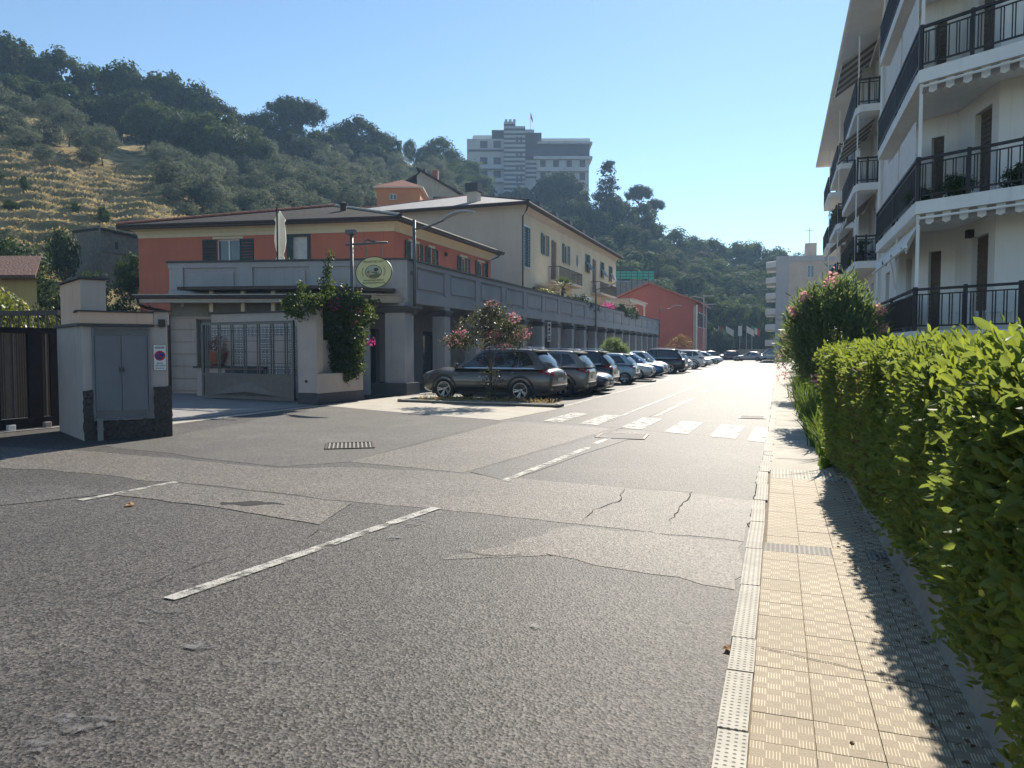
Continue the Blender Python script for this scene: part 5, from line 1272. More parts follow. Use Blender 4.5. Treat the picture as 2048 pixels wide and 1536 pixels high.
# dry grass tufts along the terraces
nG = 13000; gpx = rng.uniform(-120, 420, nG); gD = rng.uniform(56, 112, nG); gz = terr(gpx, gD)
gxy = fw2[None] * gD[:, None] + rt2[None] * ((gpx - 1024) / FPX * gD)[:, None]; cpos = np.concatenate([gxy, gz[:, None]], 1)
hgt_ = rng.uniform(.08, .32, nG); wdt = rng.uniform(.05, .2, nG); an = rng.uniform(0, 6.28, nG); dx = np.stack([np.cos(an), np.sin(an), 0 * an], 1)
ln_ = rng.normal(0, .12, (nG, 3)); ln_[:, 2] = 0
V = np.stack([cpos - dx * wdt[:, None], cpos + dx * wdt[:, None], cpos + dx * wdt[:, None] * .3 + ln_ + np.array([0, 0, 1]) * hgt_[:, None], cpos - dx * wdt[:, None] * .5 + ln_ * .7 + np.array([0, 0, 1]) * hgt_[:, None] * .85], 1).reshape(-1, 3)
F = np.arange(nG * 4).reshape(-1, 4)
m_straw = leaf_mat('dry_grass', (.44, .32, .155), (.26, .22, .09), .35, .9, (.5, .38, .16), .1)
tag(obj('grass', np_mesh('grass', V, F, m_straw)), 'dry straw-coloured grass on the terraces', 'grass', kind='stuff')

# ------------------------------------------------------------------ trees
def quad_cloud(P, N, size, seed, asp=.6, spread=.8):
    r_ = np.random.default_rng(seed); n = len(P); d = N + r_.normal(0, spread, (n, 3)); d /= np.linalg.norm(d, axis=1)[:, None]
    s = np.cross(d, r_.normal(0, 1, (n, 3))); s /= np.linalg.norm(s, axis=1)[:, None] + 1e-9; t = np.cross(s, d)
    L = (size * r_.uniform(.6, 1.4, n))[:, None]
    V = np.stack([P - t * L * .5, P + s * L * asp * .5, P + t * L * .5, P - s * L * asp * .5], 1).reshape(-1, 3)
    return V, np.arange(n * 4).reshape(-1, 4)
def crown(name, mat, nc_, per, leaf, seed, shape=None, cr=.30, asp=.6, hollow=.45, spread=.42):
    """crown of radius about 1: leaf clumps spread through the volume"""
    r_ = np.random.default_rng(seed)
    d = r_.normal(0, 1, (nc_, 3)); d /= np.linalg.norm(d, axis=1)[:, None]; rad = hollow + (1 - hollow) * r_.random(nc_) ** .6
    c = d * rad[:, None] * .8
    if shape is not None: c = shape(c, r_)
    crs = cr * r_.uniform(.45, 1.3, nc_)
    n = nc_ * per; e = r_.normal(0, 1, (n, 3)); e /= np.linalg.norm(e, axis=1)[:, None]
    rr = (r_.random(n) ** .45)
    P = np.repeat(c, per, 0) + e * (rr * np.repeat(crs, per))[:, None] * np.array([1, 1, .8])
    cn = P / (np.linalg.norm(P, axis=1)[:, None] + 1e-6)
    N = e * .6 + cn * .7 + np.array([0, 0, .25])
    V, F = quad_cloud(P, N, leaf, seed + 1, asp, spread)
    return np_mesh(name, V, F, mat)
m_bark = M('bark', (.09, .07, .055), (.06, .045, .035), sc=6, r=.95, bump=.6, bsc=14, bd=.05)
m_oak = leaf_mat('oak_leaf', (.009, .021, .008), (.044, .08, .021), .27, .8, (.12, .16, .03), .06)
m_oak2 = leaf_mat('broadleaf', (.012, .028, .009), (.06, .105, .026), .3, .8, (.15, .2, .035), .06)
m_olive = leaf_mat('olive_leaf', (.042, .06, .036), (.15, .175, .115), .3, .8, (.22, .25, .13), .08)
m_pine = leaf_mat('pine_needles', (.014, .032, .014), (.036, .06, .022), .2, .8, (.08, .11, .03), .06)
m_cedar = leaf_mat('cedar_needles', (.016, .033, .024), (.035, .058, .04), .2, .8, (.07, .1, .05), .06)
m_yelg = leaf_mat('yellow_green_leaf', (.07, .10, .018), (.16, .19, .03), .45, .45, (.36, .37, .05))
m_lemon = leaf_mat('citrus_leaf', (.012, .028, .010), (.04, .072, .02), .25, .65, (.11, .16, .03), .15)
flat = lambda k: (lambda c, r_: c * np.array([1, 1, k]))
def umb(c, r_): c = c * np.array([1.15, 1.15, .36]); c[:, 2] += .25 - .18 * (c[:, 0] ** 2 + c[:, 1] ** 2); return c
def cone(c, r_):
    z = r_.random(len(c)) ** 1.25; a = r_.uniform(0, 6.28, len(c)); rad = (1 - z) ** .8 * np.sqrt(r_.random(len(c))) * .5 + .05
    z = np.floor(z * 11) / 11 + r_.normal(0, .012, len(z)); return np.stack([rad * np.cos(a), rad * np.sin(a), z * 2 - 1], 1)
def spindle(c, r_): z = r_.uniform(-1, 1, len(c)); a = r_.uniform(0, 6.28, len(c)); rad = .14 * (1 - z * z * .8) * np.sqrt(r_.random(len(c))); return np.stack([rad * np.cos(a), rad * np.sin(a), z], 1)
CR = {'oak': [crown('crown', m_oak, 62, 72, .115, 100 + i, flat(.95), .34, .7, .45) for i in range(3)],
      'broad': [crown('crown', m_oak2, 56, 76, .115, 120 + i, flat(.95), .35, .7, .45) for i in range(2)],
      'olive': [crown('crown', m_olive, 60, 74, .095, 140 + i, flat(.85), .30, .45, .35) for i in range(3)],
      'pine': [crown('crown', m_pine, 170, 46, .085, 160, umb, .2, .5, .2)],
      'cedar': [crown('crown', m_cedar, 150, 26, .085, 170, cone, .11, .4, spread=.5)],
      'cypress': [crown('crown', m_cedar, 60, 26, .06, 175, spindle, .09, .5)],
      'bush': [crown('crown', m_lemon, 90, 42, .10, 180 + i, flat(.85), .34, .65, .25) for i in range(2)],
      'yellow': [crown('crown', m_yelg, 70, 34, .11, 185, flat(.85), .3)]}
def trunk_mesh(kind):
    b = MB(); r_ = random.Random(hash(kind) % 1000 if False else len(kind))
    if kind == 'pine':
        b.tube([(0, 0, 0), (.03, 0, .5), (-.02, .02, 1.0)], .035, 7, .026)
        for a in range(7): t = a * .9; b.tube([(-.01, 0, .72 + .03 * a), (.28 * math.cos(t), .28 * math.sin(t), .95), (.5 * math.cos(t), .5 * math.sin(t), 1.08)], .017, 5, .006)
    elif kind in ('cedar', 'cypress'): b.tube([(0, 0, 0), (0, 0, 1.6)], .04, 7, .008)
    else:
        b.tube([(0, 0, 0), (.03, .02, .35), (.0, .05, .7)], .05, 7, .032)
        for a in range(5): t = a * 1.3 + .4; b.tube([(0, .04, .55 + .03 * a), (.25 * math.cos(t), .25 * math.sin(t), .95), (.55 * math.cos(t), .55 * math.sin(t), 1.35)], .024, 5, .007)
    return b.mesh('trunk', m_bark, True)
TR = {k: trunk_mesh(k) for k in CR}
ntree = {}
def tree(kind, base, top_z, rad, label, cat='tree', group=None, name=None, stretch=1.0, trunk_frac=None, parent_rot=None):
    """base: ground point; the crown reaches top_z and has half-width rad"""
    i = ntree[kind] = ntree.get(kind, 0) + 1
    nm = name or {'oak': 'oak_tree', 'broad': 'broadleaf_tree', 'olive': 'olive_tree', 'pine': 'umbrella_pine', 'cedar': 'cedar_tree', 'cypress': 'cypress_tree', 'bush': 'shrub', 'yellow': 'shrub'}[kind]
    H = top_z - base[2]; e = empty(nm, tuple(base), random.uniform(0, 6.28), label, cat, group)
    me = CR[kind][i % len(CR[kind])]
    if kind == 'pine': cz = H - rad * .62; sx, sz_ = rad / 1.1, rad * 1.08; th = cz
    elif kind == 'cedar': sz_ = H / 2 * .98; cz = H / 2; sx = rad / .5; th = H * .6
    elif kind == 'cypress': sz_ = H / 2; cz = H / 2; sx = rad / .16; th = H * .6
    else:
        sz_ = max(rad * .95 * stretch, H * (.42 if kind == 'olive' else .5)); cz = H - sz_ * .95; sx = rad * 1.12; th = max(cz * .8, .2)
    obj('crown', me, e, (0, 0, cz), (0, 0, 0), (sx, sx * random.uniform(.88, 1.1), sz_))
    t = obj('trunk', TR[kind], e, (0, 0, -.2), None, (rad * .95, rad * .95, (th + .2) / (1.0 if kind == 'pine' else 1.35 if kind not in ('cedar', 'cypress') else 1.2)))
    return e
ORD = 'first second third fourth fifth sixth seventh eighth ninth tenth eleventh twelfth thirteenth fourteenth fifteenth sixteenth seventeenth eighteenth nineteenth twentieth'.split()
ORD += ['twenty-' + q for q in ORD[:9]]
def ranked(L, k): return ORD[sorted(range(len(L)), key=lambda i: L[i][0]).index(k)]
def at_top(kind, px, y_top, D, rpx, label, group=None, cat='tree', stretch=1.0, base=None, name=None):
    b = on_hill(px, D) if base is None else np.array(base); rad = rpx / FPX * D; return tree(kind, b, max(hz(y_top, D), b[2] + (1.5 * rad if kind not in ('pine', 'cedar', 'cypress') else 0)), rad, label, cat, group, name, stretch)
# skyline oaks on the left
pts = [(-60, 95, 150, 46), (38, 70, 150, 44), (95, 120, 146, 34), (140, 105, 150, 42), (205, 128, 152, 38), (255, 122, 150, 46), (312, 150, 152, 40), (355, 140, 156, 42), (405, 168, 158, 42), (450, 205, 158, 36), (490, 225, 158, 34), (525, 228, 162, 30)]
for k, (px, y, D, r_) in enumerate(pts):
    lab = 'tallest dark oak at the left end of the hilltop skyline' if k == 1 else ranked(pts, k) + ' dark tree from the left along the left hilltop skyline'
    at_top('oak', px, y, D, r_, lab, None if k == 1 else 'dark trees along the hilltop')
for k in range(26):
    px = -80 + k * 24 + random.uniform(-9, 9); y = np.interp(px, [-80, 100, 250, 400, 520, 600], [150, 165, 190, 225, 262, 285]) + random.uniform(-14, 20)
    at_top(('oak', 'broad', 'oak', 'bush', 'broad')[k % 5], px, y, random.uniform(131, 142), random.uniform(24, 44), ORD[k] + ' tree from the left in the belt below the left hilltop skyline', 'trees of the belt below the skyline')
# olives left
ol = [(10, 165, 122, 34), (60, 190, 120, 36), (120, 190, 120, 30), (30, 225, 112, 40), (150, 215, 114, 36), (175, 250, 110, 32), (215, 245, 108, 36), (110, 240, 110, 34), (60, 262, 104, 34), (190, 290, 104, 26), (100, 290, 97, 22), (-30, 230, 110, 40), (330, 282, 118, 26), (352, 300, 116, 24)]
for k, q in enumerate(ol):
    lab = {6: 'broad olive tree at the edge of the bare terraces', 10: 'small olive bush alone on the terrace below the olive grove'}.get(k, ranked(ol, k) + ' olive from the left above the dry terraces')
    at_top('olive', q[0], q[1], q[2], q[3], lab, None if k in (6, 10) else 'olives above the terraces')
# olive grove in the middle
for k in range(175):
    px = random.uniform(330, 960); D = random.uniform(96, 178 if px > 560 else 150)
    if px < 420 and D > 118: continue
    b = on_hill(px, D); rad = random.uniform(2.1, 3.1)
    where = 'left end of the red roof' if px < 480 else 'parasol' if px < 620 else 'hanging sign' if px < 760 else 'small orange house'
    row = 'upper' if D > 145 else ('middle' if D > 118 else 'lower')
    tree('olive', b, b[2] + rad * random.uniform(1.7, 2.1), rad, 'olive in the %s of the grove above the %s' % (row + ' rows', where), 'tree', 'olives, %s rows above the %s' % (row, where))
TL = [(345, 408, 92, 26), (380, 404, 90, 24), (455, 400, 90, 28), (520, 405, 92, 24), (430, 415, 88, 22), (480, 418, 88, 24)]
for kk, (px, y, D, r_) in enumerate(TL):
    at_top('olive', px, y, D, r_, ranked(TL, kk) + ' olive from the left just above the red house roof ridge', 'olives just above the roof')
# pines, cypress, dark rounds
at_top('pine', 594, 206, 170, 66, 'wide umbrella pine standing against the sky left of the hotel')
at_top('pine', 632, 218, 173, 34, 'smaller umbrella pine leaning beside the wide one')
at_top('cypress', 652, 246, 174, 5, 'thin cypress beside the umbrella pines')
at_top('yellow', 640, 272, 166, 24, 'pale yellow-green bush below the umbrella pines', cat='shrub')
TL = [(530, 234, 166, 36), (565, 248, 168, 36), (605, 254, 168, 36), (645, 262, 168, 32), (575, 266, 160, 30), (615, 274, 160, 28), (690, 252, 182, 36), (725, 238, 182, 44), (760, 262, 184, 34), (668, 268, 186, 20), (790, 278, 186, 20), (705, 290, 176, 36), (750, 292, 176, 34)]
for kk, (px, y, D, r_) in enumerate(TL):
    at_top('oak', px, y, D, r_, ranked(TL, kk) + ' dark round tree from the left between umbrella pine and hotel', 'dark trees by the umbrella pine')
TL = [(822, 280, 205, 14), (850, 292, 205, 18), (880, 275, 204, 30), (908, 300, 203, 24), (935, 320, 200, 28), (918, 345, 192, 30), (960, 348, 190, 26), (880, 330, 192, 26), (905, 372, 180, 26), (950, 388, 176, 24), (850, 320, 195, 20), (975, 375, 205, 18)]
for kk, (px, y, D, r_) in enumerate(TL):
    at_top('broad', px, y, D, r_, ranked(TL, kk) + ' mid-green tree from the left on the slope before the hotel', 'green trees left of the hotel')
# around the hotel
at_top('cedar', 1212, 316, 190, 44, 'tall dark cedar with layered branches right of the hotel')
at_top('pine', 1118, 350, 200, 58, 'broad flat-topped conifer in front of the hotel')
at_top('pine', 1275, 375, 205, 36, 'umbrella pine on the skyline right of the tall cedar')
at_top('pine', 1306, 402, 208, 28, 'last umbrella pine on the slope descending to the right')
TL = [(1095, 355, 202, 40), (1140, 362, 198, 40), (1225, 385, 190, 36), (1280, 405, 196, 38), (1040, 372, 205, 26), (1075, 385, 200, 26), (1010, 388, 205, 20), (1120, 395, 190, 40), (1165, 400, 186, 34), (1085, 420, 178, 30), (1140, 430, 172, 34), (1190, 420, 178, 32), (1240, 400, 186, 34), (1250, 440, 172, 34), (1200, 470, 160, 34), (1160, 465, 158, 30)]
for kk, (px, y, D, r_) in enumerate(TL):
    at_top('oak', px, y, D, r_, ranked(TL, kk) + ' dark tree from the left on the slope below the hotel', 'dark trees below the hotel')
# wooded slope to the right
TL = [(1300, 440, 200, 30), (1345, 452, 198, 34), (1385, 466, 205, 30), (1425, 470, 210, 34), (1470, 478, 212, 34), (1510, 474, 214, 32), (1548, 488, 216, 30), (1590, 498, 218, 28), (1625, 505, 220, 26), (1680, 515, 222, 30)]
for kk, (px, y, D, r_) in enumerate(TL):
    at_top('broad', px, y, D, r_, ranked(TL, kk) + ' tree from the left on the skyline above the street end', 'trees on the skyline above the street end')
TL2 = [(1480, 540, 178, 38), (1510, 548, 174, 38), (1450, 545, 172, 36), (1535, 552, 176, 34)]
for kk, (px, y, D, r_) in enumerate(TL2): at_top('broad', px, y, D, r_, ORD[kk] + ' of the broad trees in mid slope above the flags', 'broad trees above the flags')
for k in range(84):
    px = random.uniform(1225, 1660); t = random.random()
    ytop = np.interp(px, [1225, 1350, 1500, 1660], [440, 485, 510, 530]) + t * 110 + random.uniform(-4, 8)
    D = np.interp(t, [0, 1], [192, 138]) + random.uniform(-4, 4)
    if 1228 < px < 1310 and ytop > 520: D = max(D, 142)
    where = 'above the green netting' if px < 1310 else 'above the red gable house' if px < 1400 else 'above the flags' if px < 1520 else 'behind the far apartment block'
    hgt = 'upper' if t < .34 else 'middle' if t < .67 else 'lower'
    at_top(('oak', 'broad', 'broad')[k % 3], px, ytop, D, random.uniform(30, 42), 'tree in the %s wood %s' % (hgt, where), '%s wood %s' % (hgt, where))
TL = [(1405, 632, 124, 22), (1425, 650, 123, 24), (1450, 662, 122, 20), (1478, 668, 128, 18), (1510, 665, 128, 20), (1530, 655, 130, 20), (1392, 640, 127, 20), (1420, 580, 132, 30), (1465, 590, 133, 32), (1510, 600, 134, 30)]
for kk, (px, y, D, r_) in enumerate(TL):
    b = col_xy(px, D); tree('bush' if y > 620 else 'broad', np.array([b[0], b[1], 0.3]), hz(y, D), r_ / FPX * D, ranked(TL, kk) + ' leafy tree from the left behind the white wall at the street end', 'tree', 'trees behind the white wall')
# left garden
gd = [('bush', 40, 455, 46, 60, 'dark glossy tree below the terraces at the left edge'), ('bush', 5, 470, 46, 55, 'dark tree half cut by the left edge'), ('bush', 128, 440, 52, 36, 'dense dark tree left of the stone shed'), ('bush', 262, 488, 46, 34, 'dark round tree between shed and red house'), ('bush', 250, 575, 36, 52, 'dark green shrub behind the grey block'), ('bush', 225, 600, 36, 40, 'low dark shrub right of the warm-lit pillar'),
      ('bush', 190, 528, 44, 44, 'shiny leafed climber in front of the stone shed'), ('bush', 110, 535, 38, 46, 'dark citrus tree behind the lattice fence'), ('bush', 150, 545, 40, 36, 'second citrus tree next to the warm-lit pillar'), ('yellow', 20, 560, 27, 62, 'bright yellow-green bush behind the lattice fence'), ('yellow', -40, 520, 28, 60, 'yellow-green bush at the very left'), ('bush', 75, 590, 30, 34, 'small grey-green shrub above the lattice fence'), ('yellow', 100, 600, 29, 26, 'thin pale shrub beside the warm-lit pillar')]
for (kd, px, y, D, r_, lab) in gd:
    b = on_hill(px, D); b[2] = max(b[2], -.02) if b[2] < 0 else b[2]; tree(kd, b, hz(y, D), r_ / FPX * D, lab, 'shrub', None, 'shrub' if D < 40 else 'garden_tree')
TL = [(60, 350, 84, 8), (160, 405, 78, 9), (215, 410, 76, 12), (30, 400, 78, 14), (270, 420, 84, 7), (10, 345, 88, 10)]
for kk, (px, y, D, r_) in enumerate(TL):
    at_top('broad', px, y, D, r_, ranked(TL, kk) + ' little green sapling from the left on the dry terraces', 'saplings on the terraces', 'shrub')
tarp = MB(); A4 = [on_hill(30, 58), on_hill(78, 57), on_hill(72, 54.5), on_hill(22, 55.5)]
for q in A4: q[2] += .5
tarp.quad(*A4); tag(tarp.build('tarp', M('tarp_green', (.25, .42, .36), (.3, .48, .42), sc=1, r=.6)), 'pale green tarpaulin spread on the slope at the left', 'tarp')
# ------------------------------------------------------------------ cars
m_tyre = M('tyre', (.015, .015, .016), (.025, .024, .023), sc=15, r=.85)
m_rim = M('alloy', (.45, .45, .46), (.38, .38, .39), sc=10, r=.3, metal=.9)
m_rimd = M('alloy_dark', (.02, .02, .022), r=.4, metal=.4)
m_plas = M('black_plastic', (.02, .02, .021), (.03, .03, .031), sc=10, r=.55)
m_cglass = glass_mat('car_glass', (.02, .026, .03), .02, 1.)
m_tail = M('tail_lamp', (.30, .008, .012), (.22, .006, .01), sc=8, r=.15, coat=1.)
m_head = M('head_lamp', (.55, .57, .6), (.3, .31, .33), sc=18, r=.1, coat=1.)
m_chrome = M('chrome', (.7, .7, .72), (.6, .6, .62), sc=9, r=.15, metal=1.)
m_plate = M('number_plate', (.7, .7, .68), r=.5)
TYRE, RIM, SPOKE = {}, {}, {}
def wheel_parts(r, style):
    if r not in TYRE:
        w_ = .21
        TYRE[r] = MB().lathe([(r * .64, -w_ / 2), (r * .9, -w_ / 2), (r * .985, -w_ / 2 + .03), (r, -w_ / 2 + .07), (r, w_ / 2 - .07), (r * .985, w_ / 2 - .03), (r * .9, w_ / 2), (r * .64, w_ / 2)], (0, 0, 0), 28, 'Y', False).mesh('tyre', m_tyre, True)
        RIM[r] = MB().lathe([(r * .63, -.10), (r * .665, -.105), (r * .665, -.085), (r * .61, -.06), (r * .58, .02), (r * .2, .03), (.02, .03)], (0, 0, 0), 28, 'Y', False).mesh('rim', m_rimd, True)
    key = (r, style)
    if key not in SPOKE:
        b = MB(); n = 5
        for k in range(n):
            for off in (-.17, .17):
                t = 2 * math.pi * k / n + off; t2 = 2 * math.pi * k / n + off * .9
                a = Vector((math.cos(t2) * r * .12, -.055, math.sin(t2) * r * .12)); c = Vector((math.cos(t) * r * .63, -.095, math.sin(t) * r * .63)); s_ = Vector((-math.sin(t), 0, math.cos(t))) * r * .045
                b.hexa([a - s_ * .8, a + s_ * .8, a + s_ * .8 + Vector((0, .03, 0)), a - s_ * .8 + Vector((0, .03, 0))], [c - s_ * 1.3, c + s_ * 1.3, c + s_ * 1.3 + Vector((0, .03, 0)), c - s_ * 1.3 + Vector((0, .03, 0))])
        b.lathe([(.03, -.07), (r * .17, -.06), (r * .17, 0)], (0, 0, 0), 12, 'Y')
        ring = [(r * .62, -.108), (r * .668, -.108), (r * .668, -.09), (r * .62, -.09)]
        b.lathe(ring + ring[:1], (0, 0, 0), 28, 'Y', False); SPOKE[key] = b.mesh('spokes', m_rim if style else m_rimd)
    return TYRE[r], RIM[r], SPOKE[key]
def car(name, label, pos, rz, paint, L=4.4, W=1.8, H=1.5, belt=.98, hood=.9, wr=.33, wb=2.6, fo=.85, clear=.2, ws0=.85, ws1=.05, rr1=-1.45, rr0=-1.95, deck=None, suv=False, boxy=.0, alloy=True, group='cars parked along the arcade', three_box=False, rails=False, van=False, cat='car', nose_hi=.72):
    e = empty(name, (pos[0], pos[1], .0), rz, label, cat, group)
    hw, x0, x1 = W / 2, -L / 2, L / 2; deck = deck or belt
    # lower body: loft of cross sections from tail to nose
    st = [(x0, .80, .42, deck * .80), (x0 + .05, .90, .34, deck * .93), (x0 + .22, .965, .26, deck * .995), (x0 + .7, .995, clear, belt * 1.01), (-.55, 1., clear, belt * .99), (.35, 1., clear, belt * .975), (ws0 + .02, .995, clear, belt * .965), (ws0 + .35, .985, clear, hood * 1.0), (x1 - .5, .965, clear, hood * .96), (x1 - .22, .92, .24, hood * .89), (x1 - .06, .82, .28, nose_hi), (x1, .68, .36, nose_hi * .84)]
    b = MB(); nring = 12
    for (x, wf, zb, zt) in st:
        w_ = hw * wf; h_ = zt - zb
        half = [(0, zb), (.72 * w_, zb), (.94 * w_, zb + .08), (1. * w_, zb + .38 * h_), (.985 * w_, zb + .68 * h_), (.90 * w_, zt - .025), (0, zt + .02 * wf)]
        ring = half + [(-y, z) for y, z in half[-2:0:-1]]
        b.v += [(x, y, z) for y, z in ring]
    for i in range(len(st) - 1):
        for j in range(nring):
            j2 = (j + 1) % nring; a = i * nring; c = a + nring; b.f.append((a + j, c + j, c + j2, a + j2)); b.m.append(0)
    b.f.append(tuple(range(nring))); b.f.append(tuple((len(st) - 1) * nring + j for j in range(nring - 1, -1, -1))); b.m += [0, 0]
    o = bpy.data.objects.new('tmp', b.mesh('tmp', paint, True)); COL.objects.link(o)
    s = o.modifiers.new('s', 'SUBSURF'); s.levels = 2; s.render_levels = 2
    xf, xr = x1 - fo, x1 - fo - wb
    cuts = []
    for xx in (xf, xr):
        cme = MB().lathe([(wr * 1.13, -W), (wr * 1.13, -hw + .30)], (xx, 0, wr), 26, 'Y'); cme.lathe([(wr * 1.13, hw - .30), (wr * 1.13, W)], (xx, 0, wr), 26, 'Y')
        c = bpy.data.objects.new('cut', cme.mesh('cut', m_plas)); COL.objects.link(c); cuts.append(c)
        m_ = o.modifiers.new('b', 'BOOLEAN'); m_.object = c; m_.operation = 'DIFFERENCE'; m_.solver = 'EXACT'
    dg = bpy.context.evaluated_depsgraph_get(); me = bpy.data.meshes.new_from_object(o.evaluated_get(dg)); me.name = 'body'
    for c in cuts: bpy.data.objects.remove(c)
    bpy.data.objects.remove(o)
    if len(me.materials) < 2: me.materials.append(m_plas)
    body = obj('body', me, e)
    # greenhouse
    xfT = lambda t: ws0 + (ws1 - ws0) * (t ** 1.12); xrT = lambda t: rr0 + (rr1 - rr0) * (t ** (1.5 if not three_box else 1.1))
    wT = lambda t: hw * (.905 + (.70 + .1 * boxy - .905) * t ** 1.25)
    zr = lambda x: H - .035 - .045 * ((x - (ws1 + rr1) / 2 - .15) / (ws1 - rr1) * 2) ** 2 * .7
    zb0 = belt * .965
    zT = lambda x, t: zb0 + (zr(min(max(x, rr1), ws1)) - zb0) * t
    bf, br = .16, .10; g = MB(); nx, nt_ = 12, 6
    def grid(fn, nu, nv):
        base = len(g.v)
        for i in range(nu + 1):
            for j in range(nv + 1): g.v.append(tuple(fn(i / nu, j / nv)))
        for i in range(nu):
            for j in range(nv): a = base + i * (nv + 1) + j; g.f.append((a, a + 1, a + nv + 2, a + nv + 1)); g.m.append(0)
    def side(sg):
        def f(u, t): xa, xb = xrT(t) + br, xfT(t) - bf; x = xa + (xb - xa) * u; return (x, sg * wT(t) * (1 - .03 * (2 * u - 1) ** 2), zT(x, t))
        return f
    grid(side(1), nx, nt_); grid(side(-1), nx, nt_)
    def endcap(front):
        def f(v, t):
            v2 = 2 * v - 1; x = (xfT(t) - bf * v2 * v2) if front else (xrT(t) + br * v2 * v2); return (x, v2 * wT(t) * .97, zT(x, t))
        return f
    grid(endcap(True), 8, nt_); grid(endcap(False), 8, nt_)
    def rooff(u, v):
        v2 = 2 * v - 1; xa, xb = rr1 + br * v2 * v2, ws1 - bf * v2 * v2; x = xa + (xb - xa) * u; return (x, v2 * wT(1) * .985, zr(x) + .035 * (1 - v2 ** 4))
    grid(rooff, nx, 8)
    gm = g.mesh('cabin', paint, True)
    bmm = bmesh.new(); bmm.from_mesh(gm); bmesh.ops.remove_doubles(bmm, verts=bmm.verts, dist=.03); bmesh.ops.recalc_face_normals(bmm, faces=bmm.faces); bmm.to_mesh(gm); bmm.free(); gm.polygons.foreach_set('use_smooth', [True] * len(gm.polygons))
    cabin = obj('cabin', gm, e)
    # surfaces to lay glass, lamps and seams on
    V_, F_ = [], []
    for mm in (me, gm):
        k = len(V_); V_ += [v.co.copy() for v in mm.vertices]; F_ += [tuple(k + i for i in p.vertices) for p in mm.polygons]
    bvh = BVHTree.FromPolygons(V_, F_)
    def decal(nme, quad, axis, mat, off=.006, nu=6, nv=4, parent=None, thick=0.):
        """quad of 4 (a,b) corners laid on the skin; axis 'L','R' looks at the sides, 'F','B' at nose and tail, 'T' from above"""
        o_ = {'L': lambda a, c: (Vector((a, 4, c)), Vector((0, -1, 0))), 'R': lambda a, c: (Vector((a, -4, c)), Vector((0, 1, 0))), 'F': lambda a, c: (Vector((6, a, c)), Vector((-1, 0, 0))), 'B': lambda a, c: (Vector((-6, a, c)), Vector((1, 0, 0))), 'T': lambda a, c: (Vector((a, c, 4)), Vector((0, 0, -1)))}[axis]
        pts = []; okk = []
        for i in range(nu + 1):
            for j in range(nv + 1):
                u, v = i / nu, j / nv; q = [quad[0][k] * (1 - u) * (1 - v) + quad[1][k] * u * (1 - v) + quad[2][k] * u * v + quad[3][k] * (1 - u) * v for k in (0, 1)]
                oo, dd = o_(*q); hit, nrm, _, _ = bvh.ray_cast(oo, dd)
                if hit is None: pts.append(oo); okk.append(False)
                else: pts.append(hit - dd * off); okk.append(True)
        fs = []
        for i in range(nu):
            for j in range(nv):
                a = i * (nv + 1) + j; f = (a, a + nv + 1, a + nv + 2, a + 1)
                if all(okk[k] for k in f):
                    zs = [pts[k] for k in f]
                    if max((p - zs[0]).length for p in zs) < .9: fs.append(f)
        if not fs: return None
        q = MB(); q.v = [tuple(p) for p in pts]; q.f = fs; q.m = [0] * len(fs)
        return obj(nme, q.mesh(nme, mat, True), parent or e)
    zt_ = H - .125; zbt = belt + .025
    tW = lambda z: (z - zb0) / (H - .05 - zb0)
    xA = lambda z: xfT(min(1, tW(z))) - bf - .11; xC = lambda z: xrT(min(1, tW(z))) + br + .10
    xB = (ws0 + rr0) / 2 + .12
    if not van:
        for ax in 'LR':
            decal('front_window', [(xB + .04, zbt), (xA(zbt) - .08, zbt), (xA(zt_), zt_), (xB + .04, zt_)], ax, m_cglass, nu=8)
            xm = xC(zt_) + (.30 if suv else .16)
            if suv:
                decal('rear_window_side', [(xB - .05 - .82, zbt), (xB - .04, zbt), (xB - .04, zt_), (xB - .05 - .8, zt_)], ax, m_cglass, nu=6)
                decal('quarter_window', [(xC(zbt) + .22, zbt + .1), (xB - .92, zbt), (xB - .88, zt_), (xC(zt_) + .12, zt_ - .02)], ax, m_cglass, nu=6)
            else: decal('rear_window_side', [(xC(zbt) + .20, zbt + .03), (xB - .04, zbt), (xB - .04, zt_), (xC(zt_) + .12, zt_ - .01)], ax, m_cglass, nu=8)
    else:
        for ax in 'LR': decal('front_window', [(xB + .1, zbt), (xA(zbt) - .08, zbt), (xA(zt_), zt_), (xB + .1, zt_)], ax, m_cglass, nu=8)
    yb_, yt_ = wT(.08) * .88, wT(.92) * .86
    decal('windscreen', [(-yb_, zb0 + .05), (yb_, zb0 + .05), (yt_, H - .10), (-yt_, H - .10)], 'F', m_cglass, .008, 10, 8)
    decal('rear_screen', [(-yb_ * .9, belt + (.06 if not three_box else .03)), (yb_ * .9, belt + (.06 if not three_box else .03)), (yt_ * .92, H - .14), (-yt_ * .92, H - .14)], 'B', m_cglass, .008, 8, 6)
    # seams, handles, sills, arches
    for ax in 'LR':
        for xs in (xB - .0, ws0 - .12, xB - .95):
            decal('door_seam', [(xs - .006, clear + .2), (xs + .006, clear + .2), (xs + .006, belt - .02), (xs - .006, belt - .02)], ax, m_plas, .003, 1, 8, body)
        for xs in (xB + .12, xB - .78): decal('door_handle', [(xs, belt - .14), (xs + .18, belt - .13), (xs + .18, belt - .10), (xs, belt - .11)], ax, m_chrome if suv else paint, .022, 3, 1, body)
        decal('sill', [(xr + wr * 1.1, clear + .04), (xf - wr * 1.1, clear + .04), (xf - wr * 1.1, clear + (.20 if suv else .10)), (xr + wr * 1.1, clear + (.20 if suv else .10))], ax, m_plas, .008, 8, 2)
